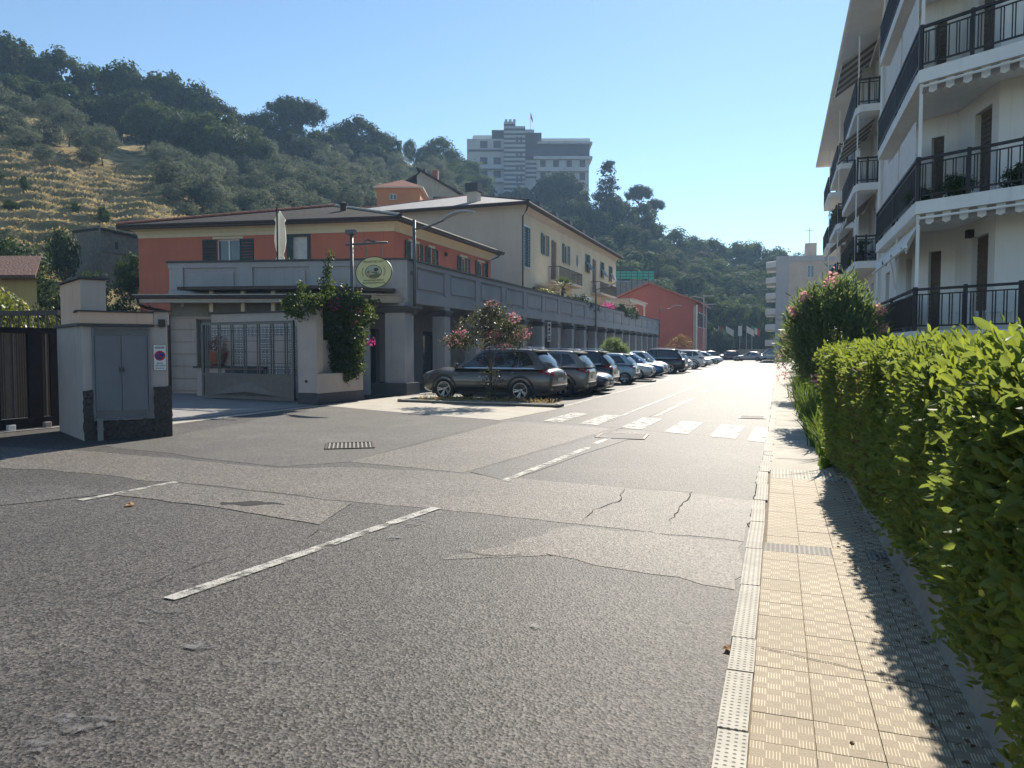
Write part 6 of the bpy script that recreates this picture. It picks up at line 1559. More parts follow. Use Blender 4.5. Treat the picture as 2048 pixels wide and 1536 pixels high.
        decal('window_trim', [(xC(zbt) + .2, zbt - .03), (xA(zbt), zbt - .03), (xA(zbt), zbt - .012), (xC(zbt) + .2, zbt - .012)], ax, m_chrome if suv else m_plas, .008, 8, 1, body)
        if suv:
            for xx in (xf, xr):
                q = []
                for k in range(10):
                    t0, t1 = math.pi * (k) / 10 - .12, math.pi * (k + 1) / 10 - .12 + .02
                    decal('arch_trim', [(xx + wr * 1.12 * math.cos(t0), wr + wr * 1.12 * math.sin(t0)), (xx + wr * 1.3 * math.cos(t0), wr + wr * 1.3 * math.sin(t0)), (xx + wr * 1.3 * math.cos(t1), wr + wr * 1.3 * math.sin(t1)), (xx + wr * 1.12 * math.cos(t1), wr + wr * 1.12 * math.sin(t1))], ax, m_plas, .006, 2, 2, body) if k in range(10) else None
    zl = nose_hi
    for sg in (1, -1):
        decal('headlight', [(sg * hw * .50, zl * .93), (sg * hw * .84, zl * .90), (sg * hw * .86, zl * 1.07), (sg * hw * .52, zl * 1.02)], 'F', m_head, .012, 6, 3)
        decal('fog_lamp', [(sg * hw * .55, .36), (sg * hw * .82, .36), (sg * hw * .80, .50), (sg * hw * .6, .46)], 'F', m_chrome if suv or three_box else m_plas, .008, 4, 3)
        zt2 = deck * .88
        decal('tail_light', [(sg * hw * .52, zt2 - .12), (sg * hw * .90, zt2 - .10), (sg * hw * .93, zt2 + (.06 if not suv else .08)), (sg * hw * .55, zt2 + .02)], 'B', m_tail, .012, 6, 3)
        ax = 'L' if sg > 0 else 'R'
        decal('tail_light', [(x0 + .06, zt2 - .11), (x0 + (.46 if suv else .3), zt2 + .0), (x0 + (.36 if suv else .26), zt2 + .10), (x0 + .07, zt2 + .08)], ax, m_tail, .010, 5, 3)
        decal('headlight', [(x1 - .30, zl * .94), (x1 - .08, zl * .90), (x1 - .12, zl * 1.02), (x1 - .46, zl * 1.12)], ax, m_head, .010, 5, 3)
    decal('grille', [(-hw * .46, zl * .70), (hw * .46, zl * .70), (hw * .50, zl * .98), (-hw * .50, zl * .98)], 'F', m_plas, .010, 8, 4)
    decal('intake', [(-hw * .5, .28), (hw * .5, .28), (hw * .46, .40), (-hw * .46, .40)], 'F', m_plas, .008, 8, 2)
    decal('badge', [(-.06, zl * .80), (.06, zl * .80), (.05, zl * .92), (-.05, zl * .92)], 'F', m_chrome, .02, 2, 2)
    decal('number_plate', [(-.26, zl * .58), (.26, zl * .58), (.26, zl * .72), (-.26, zl * .72)], 'F', m_plate, .02, 4, 2)
    decal('number_plate', [(-.26, deck * .60), (.26, deck * .60), (.26, deck * .71), (-.26, deck * .71)], 'B', m_plate, .02, 4, 2)
    decal('rear_bumper', [(-hw * .82, .36), (hw * .82, .36), (hw * .84, .52), (-hw * .84, .52)], 'B', m_plas, .012, 8, 2)
    if suv: decal('bumper_strip', [(-hw * .8, .53), (hw * .8, .53), (hw * .8, .57), (-hw * .8, .57)], 'B', m_chrome, .014, 8, 1)
    # spoiler, mirrors, rails
    if not three_box and not van:
        q = MB(); yy = wT(1) * .92; q.hexa([(rr1 + .1, -yy, H - .1), (rr1 + .1, yy, H - .1), (rr1 - .16, yy * .92, H - .13), (rr1 - .16, -yy * .92, H - .13)], [(rr1 + .1, -yy, H - .035), (rr1 + .1, yy, H - .035), (rr1 - .16, yy * .92, H - .085), (rr1 - .16, -yy * .92, H - .085)]); obj('spoiler', q.mesh('spoiler', paint), e)
    for sg in (1, -1):
        q = MB(); y0 = sg * hw * .98; xm = ws0 - .35; ys_ = sorted((y0, y0 + sg * .2))
        q.hexa([(xm - .07, ys_[0], belt + .02), (xm + .09, ys_[0], belt + .03), (xm + .07, ys_[1], belt + .03), (xm - .06, ys_[1], belt + .03)], [(xm - .06, ys_[0], belt + .15), (xm + .05, ys_[0], belt + .14), (xm + .03, ys_[1], belt + .16), (xm - .06, ys_[1], belt + .17)])
        bevel(obj('mirror', q.mesh('mirror', paint), e), .03, 2)
        if rails:
            q = MB(); yy = sg * wT(1) * .93; q.tube([(rr1 + .05, yy, H - .02), (rr1 + .25, yy, H + .04), (ws1 - .35, yy, H + .05), (ws1 - .1, yy, H - .0)], .022, 6); obj('roof_rail', q.mesh('roof_rail', m_chrome, True), e)
    ty, ri, sp = wheel_parts(wr, alloy)
    for xx in (xf, xr):
        for sg in (-1, 1):
            wo = obj('wheel', ty, e, (xx, sg * (hw - .115), wr), (0, 0, 0 if sg < 0 else math.pi))
            obj('rim', ri, wo); obj('spokes', sp, wo, None, (0, random.uniform(0, 6), 0))
    q = MB(); q.box(x0 + .4, x1 - .4, -hw * .8, hw * .8, clear - .06, clear + .1); obj('underbody', q.mesh('underbody', m_plas), e)
    return e
SUVK = dict(suv=True, L=4.80, W=1.88, H=1.74, belt=1.09, hood=1.12, wr=.375, wb=2.80, fo=.95, clear=.26, ws0=1.28, ws1=.22, rr1=-1.72, rr0=-2.22, deck=1.10, nose_hi=.97, rails=True)
HAT = dict(L=4.05, W=1.76, H=1.48, belt=.95, hood=.90, wr=.32, wb=2.52, fo=.80, ws0=.95, ws1=.12, rr1=-1.38, rr0=-1.86)
SMALL = dict(L=3.6, W=1.66, H=1.53, belt=.98, hood=.95, wr=.31, wb=2.46, fo=.62, ws0=.98, ws1=.35, rr1=-1.2, rr0=-1.72)
SED = dict(L=4.6, W=1.85, H=1.40, belt=.93, hood=.86, wr=.34, wb=2.78, fo=.9, ws0=.80, ws1=-.05, rr1=-1.25, rr0=-1.95, three_box=True, nose_hi=.66)
paints = {k: paint_car('paint_' + k, c, m) for k, (c, m) in dict(bronze=((.10, .088, .077), .25), sand=((.22, .20, .175), .2), navy=((.012, .02, .045), .3), black=((.012, .013, .016), .2), dark=((.05, .052, .056), .3), sky=((.40, .54, .60), .1), white=((.78, .78, .76), .0), blue=((.03, .11, .28), .3), silver=((.55, .56, .57), .5), maroon=((.10, .018, .02), .3)).items()}
N_IN, N_OUT = math.pi, 0.0    # nose towards the arcade / towards the street
car('parked_car', 'bronze grey SUV with alloy wheels under the pink-flowered tree', (-9.1, 23.55), N_IN - R(4), paints['bronze'], **SUVK)
car('parked_car', 'taupe grey SUV directly behind the bronze SUV', (-8.55, 26.35), N_IN, paints['sand'], **{**SUVK, 'L': 4.5, 'wb': 2.65, 'H': 1.68})
car('parked_car', 'navy blue saloon with its nose to the street behind the taupe SUV', (-8.35, 28.35), N_OUT, paints['navy'], **SED)
car('parked_car', 'black SUV with its tail to the street behind the navy saloon', (-8.75, 31.1), N_IN, paints['black'], **{**SUVK, 'H': 1.68, 'L': 4.6, 'wb': 2.68})
car('parked_car', 'dark grey hatchback nose out beside the pale blue hatchback', (-9.0, 33.5), N_OUT, paints['dark'], **HAT)
car('parked_car', 'pale blue small hatchback with its tail to the street', (-8.3, 36.6), N_IN, paints['sky'], **SMALL)
car('parked_car', 'white hatchback nose out right after the small kerbed bed', (-8.6, 42.3), N_OUT, paints['white'], **HAT)
car('parked_car', 'bright blue hatchback nose out between two white cars', (-8.4, 45.2), N_OUT, paints['blue'], **{**HAT, 'H': 1.52})
car('parked_car', 'white compact car nose out beside the black SUV far down', (-8.4, 48.3), N_OUT, paints['white'], **{**SMALL, 'H': 1.6})
car('parked_car', 'large black SUV with roof bars in the middle of the row', (-8.5, 53.8), N_IN, paints['black'], **{**SUVK, 'H': 1.76})
car('parked_car', 'white hatchback half hidden behind the large black SUV', (-8.1, 57.2), N_IN, paints['white'], **HAT)
car('parked_car', 'white SUV with dark wheels seen from behind far down the row', (-8.2, 66.5), N_IN, paints['white'], **{**SUVK, 'H': 1.66, 'L': 4.4, 'wb': 2.6})
car('parked_car', 'silver car nose out after the white SUV', (-8.0, 74.0), N_OUT, paints['silver'], **HAT)
car('parked_car', 'dark car nose out near the end of the row', (-8.2, 82.0), N_OUT, paints['dark'], **HAT)
car('parked_car', 'grey car at the very end of the parking row', (-8.0, 89.0), N_OUT, paints['silver'], **{**HAT})
far = 'cars parked across the street end'
car('parked_car', 'dark red hatchback parked across the street end', (-6.9, 113.5), R(200), paints['maroon'], group=far, **SMALL)
car('parked_car', 'silver saloon parked across the street end', (-3.9, 113.0), R(165), paints['silver'], group=far, **SED)
car('parked_car', 'black car beside the dark red hatchback at the street end', (-10.0, 113.0), R(210), paints['black'], group=far, **HAT)
car('delivery_van', 'white van parked at the street end before the apartment block', (-1.0, 120.5), R(180), paints['white'], group=far, cat='van', van=True, L=4.7, W=1.9, H=1.95, belt=1.15, hood=1.1, wr=.33, wb=2.9, fo=.85, ws0=1.35, ws1=.65, rr1=-2.15, rr0=-2.28, nose_hi=.8, boxy=1.2)
# ------------------------------------------------------------------ planting along the street
m_bougl = leaf_mat('bougainvillea_leaf', (.014, .032, .010), (.05, .085, .022), .32, .45, (.2, .26, .04))
m_pink = leaf_mat('pink_flower', (.50, .12, .18), (.66, .27, .33), .4, .6, (.75, .35, .4))
m_mag = leaf_mat('magenta_flower', (.42, .02, .16), (.55, .05, .25), .4, .6, (.7, .1, .35))
m_pale = leaf_mat('pale_pink_flower', (.72, .30, .34), (.80, .42, .46), .4, .6, (.9, .5, .5))
m_myrt = leaf_mat('myrtle_leaf', (.025, .036, .016), (.065, .07, .03), .3, .45, (.16, .15, .05))
m_oleal = leaf_mat('oleander_leaf', (.04, .08, .034), (.14, .2, .085), .42, .5, (.3, .38, .11), .3)
m_strap = leaf_mat('strap_leaf', (.022, .06, .012), (.065, .13, .022), .35, .45, (.22, .3, .04), .3)
def rand_in(n, c, r, seed, surf=.4):
    r_ = np.random.default_rng(seed); d = r_.normal(0, 1, (n, 3)); d /= np.linalg.norm(d, axis=1)[:, None]
    k = r_.integers(0, 40, n); lump = r_.uniform(.74, 1.16, 40)
    ax_ = r_.normal(0, 1, (40, 3)); ax_ /= np.linalg.norm(ax_, axis=1)[:, None]; k = np.argmax(d @ ax_.T, 1)
    return np.array(c) + d * ((surf + (1 - surf) * r_.random(n)) ** .6 * lump[k])[:, None] * np.array(r), d
# bougainvillea over the planter
bo = empty('bougainvillea', (FP.p(FP.L * .6, .95, -.1)), 0, 'bushy bougainvillea with magenta bracts spilling over the corner planter', 'climber')
P_, N_ = [], []
lobes = [((.55, 2.95), (1.35, .8, .5), 560), ((.62, 2.2), (.8, .6, .95), 620), ((.65, 1.35), (.68, .5, .85), 520), ((.25, 3.05), (.5, .5, .35), 160), ((.95, 2.75), (.55, .5, .4), 160), ((-.25, 3.0), (.6, .5, .4), 150)]
for k, ((fu, z), r3, n) in enumerate(lobes):
    c = FP.p(FP.L * fu, z, .12); a, d = rand_in(n, c, r3, 300 + k); P_.append(a); N_.append(d)
shoots = []
sh = MB()
for k in range(34):
    a = rng.uniform(0, 6.28); fu = rng.uniform(-.1, 1.2); base = np.array(FP.p(FP.L * fu, 3.0 + rng.uniform(-.1, .3), .1)); dd = np.array([math.cos(a) * .6, math.sin(a) * .6, rng.uniform(.25, 1.0)]); Ls = rng.uniform(.4, .95)
    pts = [base + dd * Ls * t + np.array([0, 0, -.35]) * (t * Ls) ** 2 for t in np.linspace(0, 1, 9)]
    sh.tube(pts, .007, 4, .003, False)
    for q in pts: P_.append(q[None] + rng.normal(0, .03, (2, 3))); N_.append(np.tile(dd * .4 + rng.normal(0, .4, 3), (2, 1)))
for (tu, hh) in ((.38, 4.75), (.30, 4.2)):
    base = np.array(FP.p(FP.L * tu, 3.1, .1)); pts = [base + np.array([.06 * math.sin(t * 7), .05 * math.cos(t * 5), (hh - 3.1) * t]) for t in np.linspace(0, 1, 18)]; sh.tube(pts, .012, 4, .004, False)
    for q in pts: P_.append(q[None] + rng.normal(0, .035, (2, 3))); N_.append(rng.normal(0, .6, (2, 3)))
P_, N_ = np.concatenate(P_), np.concatenate(N_)
V, F = leaf_cloud(P_, N_ + np.array([0, 0, -.1]), 7, .085, .026, .9, 40, jit=.06)
o = reparent(obj('foliage', np_mesh('foliage', V, F, m_bougl)), bo); o['kind'] = 'stuff'
reparent(sh.build('stems', m_twig), bo)
for k, (fu, z) in enumerate([(.62, 3.05), (.70, 2.95), (.95, 1.95), (.55, 2.6), (.2, 3.1)]):
    a, d = rand_in(22, FP.p(FP.L * fu, z, .55), (.22, .15, .16), 330 + k); V, F = leaf_cloud(a, d, 3, .055, .026, .8, 350 + k)
    o = reparent(obj('blossom', np_mesh('blossom', V, F, m_mag)), bo); o['kind'] = 'stuff'
# dry plant in the pot
a, d = rand_in(120, (0, 0, .75), (.38, .38, .32), 360); V, F = leaf_cloud(a, d, 4, .09, .012, .6, 361); obj('plant', np_mesh('plant', V, F, leaf_mat('reddish_leaf', (.16, .06, .045), (.24, .10, .06), .3)), pot)['kind'] = 'stuff'
# kerbed beds with crape myrtles
def bed(P, lab, h_=.09):
    c = np.mean(np.array(P), 0); e = empty('kerbed_bed', (c[0], c[1], 0), 0, lab, 'planting bed')
    prism(P, -.01, h_ - .03).build('soil', m_ground, e)
    n = len(P)
    for i in range(n):
        f = Frame(P[i], P[(i + 1) % n]); q = MB(); f.box(q, 0, f.L - .003, -.01, h_, -.12, 0); q.build('kerb', m_kerb, e)
    return e
B1 = [(-11.6, 21.3), (-6.0, 20.75), (-5.95, 21.15), (-11.5, 22.35)]
bed(B1, 'narrow kerbed bed with the pink-flowered tree beside the bronze SUV')
B2 = [(-10.6, 38.6), (-6.1, 38.4), (-6.0, 39.2), (-10.6, 40.0)]
bed(B2, 'small kerbed bed between pale blue and white hatchbacks')
def myrtle(pos, H, rad, label, seed, flowers, mat=m_myrt, lean=0.0, name='crape_myrtle', lobes=None, per=7):
    e = empty(name, (*pos, .08), 0, label, 'tree'); r_ = np.random.default_rng(seed)
    t = MB(); t.tube([(0, 0, 0), (.03, .01, H * .28), (-.02, .02, H * .52)], .055, 8, .035)
    lob = lobes or [((0, 0, H * .75), (rad * .8, rad * .8, H * .2), 300), ((-rad * .72, 0, H * .60), (rad * .45, rad * .4, H * .10), 110), ((rad * .45, .1, H * .66), (rad * .5, rad * .5, H * .17), 170), ((0, 0, H * .88), (rad * .42, rad * .4, H * .12), 110)]
    P_, N_ = [], []
    for k, (c, r3, n) in enumerate(lob):
        a, d = rand_in(n, c, r3, seed + k, .15); P_.append(a); N_.append(d)
        for j in range(3): q = a[j * 7]; t.tube([(-.02, .02, H * .45), tuple((np.array(c) + np.array([0, 0, H * .5])) / 2 * np.array([.6, .6, 1])), tuple(q)], .016, 5, .005)
    obj('trunk', t.mesh('trunk', m_bark, True), e)
    P_, N_ = np.concatenate(P_), np.concatenate(N_); V, F = leaf_cloud(P_, N_, per, .075, .02, .9, seed + 9, jit=.05)
    obj('crown', np_mesh('crown', V, F, mat), e)['kind'] = 'stuff'
    for k, (c, r3, n) in enumerate(flowers):
        a, d = rand_in(n, c, r3, seed + 50 + k); V, F = leaf_cloud(a, d, 5, .035, .018, 1., seed + 70 + k, jit=.03); obj('blossom', np_mesh('blossom', V, F, m_pink), e)['kind'] = 'stuff'
    return e
H_ = 3.15; rd_ = 1.35
myrtle((-8.55, 21.75), H_, rd_, 'slender crape myrtle with pink blossom in front of the bronze SUV', 400,
       [((-rd_ * .95, 0, H_ * .60), (.28, .2, .18), 40), ((-rd_ * .72, -.1, H_ * .68), (.25, .2, .16), 36), ((rd_ * .8, 0, H_ * .66), (.3, .2, .2), 40), ((.9, -.2, H_ * .82), (.2, .2, .2), 30), ((.25, -.3, H_ * .66), (.35, .2, .15), 40), ((.1, 0, H_ * .97), (.25, .2, .08), 20), ((.55, -.3, H_ * .55), (.3, .2, .1), 22)])
myrtle((-8.3, 39.2), 2.3, .95, 'low crape myrtle bush between parked cars', 440, [], m_oleal)
myrtle((-9.4, 78.0), 3.3, 1.5, 'brownish crape myrtle before the red gable house', 470, [], leaf_mat('rusty_leaf', (.11, .06, .03), (.17, .10, .045), .4), per=5)
# low growth on the near bed and sprouts at the trunk
a, d = rand_in(60, (-8.45, 21.7, .8), (.42, .3, .4), 480); V, F = leaf_cloud(a, d, 5, .06, .018, .9, 481); tag(obj('trunk_sprouts', np_mesh('trunk_sprouts', V, F, m_myrt)), 'thin leafy sprouts low on the crape myrtle trunk', 'shrub', kind='stuff')
gp_ = np.stack([rng.uniform(-11, -6.2, 260), 0 * rng.random(260), 0 * rng.random(260) + .1], 1); gp_[:, 1] = 21.2 + (-gp_[:, 0] - 6) * .09 + rng.uniform(-.15, .5, 260); V, F = leaf_cloud(gp_, np.tile([0, 0, 1.], (260, 1)), 5, .09, .008, .8, 482); tag(obj('dry_weeds', np_mesh('dry_weeds', V, F, m_straw)), 'dry weeds growing in the kerbed bed', 'weeds', kind='stuff')
# oleanders beside the pavement
def oleander(pos, H, rad, label, seed, n=900, fl=()):
    e = empty('oleander', (*pos, .05), 0, label, 'shrub'); r_ = np.random.default_rng(seed); t = MB()
    for k in range(9):
        a = r_.uniform(0, 6.28); rr = r_.uniform(.3, .8) * rad; t.tube([(.1 * math.cos(a), .1 * math.sin(a), 0), (rr * .4 * math.cos(a), rr * .4 * math.sin(a), H * .45), (rr * math.cos(a), rr * math.sin(a), H * .8)], .03, 6, .01)
    obj('trunk', t.mesh('trunk', m_bark, True), e)
    P_, N_ = rand_in(n, (0, 0, H * .60), (rad, rad, H * .40), seed, .35); k = P_[:, 2] < H * .35; P_[k, :2] *= .8
    V, F = leaf_cloud(P_, N_ * .7 + np.array([0, 0, .6]), 9, .17, .014, .55, seed + 1, jit=.08)
    obj('crown', np_mesh('crown', V, F, m_oleal), e)['kind'] = 'stuff'
    for j, (x, y, z, s_) in enumerate(fl):
        a, d = rand_in(16, (x, y, z), (s_, s_, s_), seed + 20 + j); V, F = leaf_cloud(a, d, 4, .05, .026, .9, seed + 40 + j); obj('blossom', np_mesh('blossom', V, F, m_pale), e)['kind'] = 'stuff'
    return e
oleander((1.12, 17.2), 3.15, 1.0, 'big rounded oleander with pale pink flowers behind the hedge end', 500, 1500, [(-.1, -.5, 3.1, .12), (-.8, -.4, 2.5, .08), (-.62, -.5, 2.75, .06), (.85, -.45, 2.1, .09), (.8, -.5, 2.45, .06), (-.3, -.8, 1.0, .1), (.1, -.8, .95, .1)])
oleander((1.35, 25.5), 3.2, 1.25, 'second oleander with pink flowers low beside the pavement', 520, 1000, [(-1.2, -.5, 2.0, .14), (-1.0, -.7, 1.9, .12), (-1.2, -.5, 1.5, .2), (-1.25, -.4, 1.2, .2), (-1.1, -.6, 2.1, .14), (-1.2, -.3, .8, .2)])
oleander((1.6, 38), 3.0, 1.3, 'third oleander further along the pavement', 530, 700, [(-1.2, -.4, 1.3, .2), (-1.1, -.5, .9, .2)])
oleander((1.7, 47), 3.0, 1.3, 'fourth oleander far along the pavement', 540, 600, [(-1.2, -.4, 1.2, .25)])
oleander((1.9, 58), 3.2, 1.4, 'last oleander before the far apartment block', 550, 600, [(-1.2, -.4, 1.2, .25)])
# strap-leaved clumps edging the pavement
sm_ = []
for s_ in range(3):
    r_ = np.random.default_rng(600 + s_); n = 170; V, F = [], []
    for k in range(n):
        a = r_.uniform(0, 6.28); L_ = r_.uniform(.4, .75); dx_ = np.array([math.cos(a), math.sin(a), 0]); sd = np.array([-math.sin(a), math.cos(a), 0]) * .016; b0 = r_.normal(0, .1, 3) * np.array([1, 1, 0]); lean_ = r_.uniform(.15, .75)
        base = len(V); seg = 5
        for j in range(seg + 1):
            t = j / seg; c = b0 + dx_ * L_ * lean_ * t ** 1.4 + np.array([0, 0, 1]) * L_ * (t - .38 * lean_ * t * t * 1.3); w_ = (1 - t) ** .5 + .05; V += [c - sd * w_, c + sd * w_]
        for j in range(seg): F.append((base + 2 * j, base + 2 * j + 1, base + 2 * j + 3, base + 2 * j + 2))
    sm_.append(np_mesh('clump', V, F, m_strap))
for k, y in enumerate(np.arange(11.0, 29.5, 1.05)):
    o = obj('strap_leaf_plant', sm_[k % 3], None, (.86 + .08 * math.sin(y * 2.3), y + rng.normal(0, .06), .05), (0, 0, rng.uniform(0, 6)), (rng.uniform(1.15, 1.45),) * 2 + (rng.uniform(1.15, 1.5),))
    tag(o, ORD[k] + ' strap-leaved clump from the hedge end beside the pavement', 'plant', 'clumps edging the pavement')
g_ = MB(); g_.box(.72, 2.9, 10.4, 60, .0, .12); tag(g_.build('flower_bed', m_ground), 'earth strip between pavement and apartment house', kind='structure')
for y in (11.6, 14.2):
    q = MB(); q.tube([(1.0, y, .1), (1.02, y, 1.5)], .03, 6); tag(q.build('garden_stake', m_bark), 'wooden stake at the hedge end' if y < 12 else 'second wooden stake behind the hedge end', 'stake')
# terrace plants
def palm(pos, H, L_, label, n=34, name='palm', seed=700):
    e = empty(name, pos, 0, label, 'palm'); r_ = np.random.default_rng(seed); V, F = [], []
    for k in range(n):
        a = r_.uniform(0, 6.28); el = r_.uniform(-.3, 1.25); ln = L_ * r_.uniform(.8, 1.1); d = np.array([math.cos(a) * math.cos(el), math.sin(a) * math.cos(el), math.sin(el)]); sd = np.array([-math.sin(a), math.cos(a), 0])
        for j in range(9):
            t = (j - 4) / 4 * .7; dd = d * math.cos(t) + sd * math.sin(t); base = len(V); c0 = np.array([0, 0, H]) + d * ln * .45; c1 = c0 + dd * ln * .55 + np.array([0, 0, -.12 * ln]); w_ = np.cross(dd, [0, 0, 1.]); w_ /= np.linalg.norm(w_) + 1e-6; w_ *= .03
            V += [c0 - w_, c0 + w_, c1 + w_ * .2, c1 - w_ * .2]; F.append((base, base + 1, base + 2, base + 3))
        base = len(V); c0 = np.array([0, 0, H]); c1 = c0 + d * ln * .45; w_ = sd * .02; V += [c0 - w_, c0 + w_, c1 + w_, c1 - w_]; F.append((base, base + 1, base + 2, base + 3))
    obj('crown', np_mesh('crown', V, F, leaf_mat(name + '_leaf', (.03, .06, .03), (.07, .11, .05), .3, .4)), e)['kind'] = 'stuff'
    obj('trunk', MB().tube([(0, 0, 0), (0, 0, H)], .12, 8, .1).mesh('trunk', m_bark, True), e); return e
palm((-14.0, 49.3, 4.0), 1.9, 1.15, 'fan palm standing on the terrace before the ochre house')
def pot_shrub(pos, rad, hgt, kind, label, cat='shrub'):
    return tree(kind, np.array(pos), pos[2] + hgt, rad, label, cat, None, 'terrace_shrub')
pot_shrub((-13.8, 44.6, 4.0), .75, 1.75, 'yellow', 'yellow-green bush on the terrace left of the fan palm')
pot_shrub((-13.7, 52.6, 4.0), 1.1, 2.0, 'bush', 'leafy dark bush on the terrace right of the fan palm')
pot_shrub((-13.6, 55.5, 4.0), .9, 1.6, 'bush', 'low glossy bush at the parapet under the white awning')
for k, y in enumerate((66, 68.5, 71)): pot_shrub((-13.6, y, 4.0), 1.2, 2.2, 'bush', ('glossy hedge bush on the far terrace after the second street lamp', 'middle glossy hedge bush on the far terrace', 'last glossy hedge bush on the far terrace before the pergola')[k])
for k, (px, lab) in enumerate(((575, 'leafy plant on the terrace right of the parasol'), (625, 'low plant beside the terrace door'), (560, 'small plant at the foot of the parasol'))):
    u_ = FA2.u_of(px, 520)[0]; q = FA2.p(u_, 4.0, -.7); pot_shrub(q, .45, 1.35, 'bush', lab)
a, d = rand_in(70, (-13.3, 60.6, 5.2), (.4, 2.2, .3), 720); V, F = leaf_cloud(a, d, 6, .12, .04, .9, 721); tag(obj('flower_box', np_mesh('flower_box', V, F, m_mag)), 'mauve flowers along the terrace parapet', 'flowers', kind='stuff')
# white pergola on the terrace
pg = empty('pergola', (-14, 76, 4), 0, 'white wooden pergola at the far end of the terrace', 'pergola')
m_perg = M('pergola_wood', (.72, .62, .5), (.62, .52, .42), sc=4, r=.7)
for (x, y) in ((-13.6, 72), (-13.6, 80), (-16, 72), (-16, 80)): q = MB(); q.box(x - .08, x + .08, y - .08, y + .08, 4, 6.35); q.build('post', m_perg, pg)
for x in (-13.6, -16): q = MB(); q.box(x - .07, x + .07, 71.4, 80.6, 6.35, 6.55); q.build('beam', m_perg, pg)
for y in np.arange(71.6, 80.6, .9): q = MB(); q.box(-16.4, -13.2, y - .05, y + .05, 6.551, 6.66); q.build('rafter', m_perg, pg)
q = MB(); q.tube([(-13.6, 80, 5.7), (-13.6, 79.2, 6.4)], .05, 5); q.tube([(-13.6, 72, 5.7), (-13.6, 72.8, 6.4)], .05, 5); q.build('brace', m_perg, pg)
# awning on the ochre terrace
aw = MB(); aw.quad((-16.9, 52.6, 6.6), (-16.9, 57.8, 6.6), (-13.9, 57.8, 5.75), (-13.9, 52.6, 5.75)); aw.quad((-13.9, 52.6, 5.75), (-13.9, 57.8, 5.75), (-13.9, 57.8, 5.55), (-13.9, 52.6, 5.55)); tag(aw.build('sun_awning', m_awn), 'white awning sloping over the terrace of the ochre house', 'awning')
# closed parasol
pu = FA2.u_of(541, 500)[0]; q0 = FA2.p(pu, 4.0, -.9)
pa = empty('closed_parasol', q0, 0, 'closed white parasol standing on the terrace of the red house', 'parasol')
b_ = MB(); prof = [(.02, 3.05), (.06, 2.95), (.20, 2.72), (.15, 2.62), (.19, 2.2), (.20, 1.9), (.15, 1.55), (.09, 1.38), (.16, 1.2), (.23, 1.05), (.12, 1.0)]
n = 14; base = 0
for i, (r_, z) in enumerate(prof):
    for j in range(n): t = 2 * math.pi * j / n; rr = r_ * (1 + .25 * (-1) ** j); b_.v.append((rr * math.cos(t), rr * math.sin(t) * .8, z + (.06 * (-1) ** j if i == len(prof) - 1 else 0)))
for i in range(len(prof) - 1):
    for j in range(n): j2 = (j + 1) % n; b_.f.append((i * n + j, i * n + j2, (i + 1) * n + j2, (i + 1) * n + j)); b_.m.append(0)
obj('canopy', b_.mesh('canopy', leaf_mat('parasol_cloth', (.72, .72, .66), (.78, .78, .72), .5, .9, (.8, .8, .72), .1), True), pa)
obj('pole', MB().tube([(0, -.19, 0), (0, -.19, 3.2)], .028, 8).mesh('pole', m_dark), pa)
# ------------------------------------------------------------------ lamps, signs, flags
m_pole = M('pole_grey', (.13, .135, .14), (.10, .105, .11), sc=4, r=.5, metal=.3); m_lampw = M('lamp_head', (.45, .46, .45), (.38, .39, .38), sc=4, r=.4)
def wall_lamp(y, label, z0=3.0, z1=6.5, x=-12.78):
    e = empty('street_lamp', (x, y, z0), 0, label, 'street lamp', 'lamps on the arcade')
    obj('pole', MB().tube([(0, 0, 0), (0, 0, z1 - z0)], .065, 8).mesh('pole', m_pole, True), e)
    obj('bracket', MB().box(-.14, .02, -.09, .09, .05, .25).box(-.14, .02, -.09, .09, 1.5, 1.6).mesh('bracket', m_pole), e)
    zz = z1 - z0
    obj('arm', MB().tube([(0, 0, zz - .35), (.7, 0, zz - .25), (1.2, 0, zz - .08)], .035, 8).mesh('arm', m_pole, True), e)
    b = MB(); n = 10
    for i in range(n + 1):
        t = i / n; xx = 1.1 + 1.35 * t; zc = zz - .12 + .34 * math.sin(t * 2.2) * (1 - .18 * t); w_ = .16 * math.sin(math.pi * min(1, .15 + t * .8)) + .03
        b.v += [(xx, -w_, zc), (xx, w_, zc), (xx, w_ * .7, zc + .06), (xx, -w_ * .7, zc + .06)]
    for i in range(n):
        for j in range(4): a, c = i * 4, i * 4 + 4; b.f.append((a + j, a + (j + 1) % 4, c + (j + 1) % 4, c + j)); b.m.append(0)
    b.f += [(3, 2, 1, 0), (n * 4, n * 4 + 1, n * 4 + 2, n * 4 + 3)]; b.m += [0, 0]
    obj('lamp_head', b.mesh('lamp_head', m_lampw), e); return e
wall_lamp(24.85, 'curved grey street lamp on the near corner of the arcade')
wall_lamp(54.0, 'street lamp halfway along the arcade'); wall_lamp(85.4, 'street lamp at the far end of the arcade')
def pole_lamp(x, y, label, H=8.2):
    e = empty('street_lamp', (x, y, 0), 0, label, 'street lamp'); obj('pole', MB().tube([(0, 0, 0), (0, 0, H)], .09, 8, .06).mesh('pole', m_lampw, True), e); obj('arm', MB().tube([(0, 0, H - .3), (-1.2, 0, H), (-2.3, 0, H - .35)], .04, 6).mesh('arm', m_lampw, True), e); obj('lamp_head', MB().box(-.1, 1.2, -.15, .15, H - .05, H + .05).mesh('lamp_head', m_lampw), e)
pole_lamp(-8.6, 93, 'free-standing lamp beside the red gable house'); pole_lamp(-8.9, 100, 'second free-standing lamp behind the red gable house', 7.6)
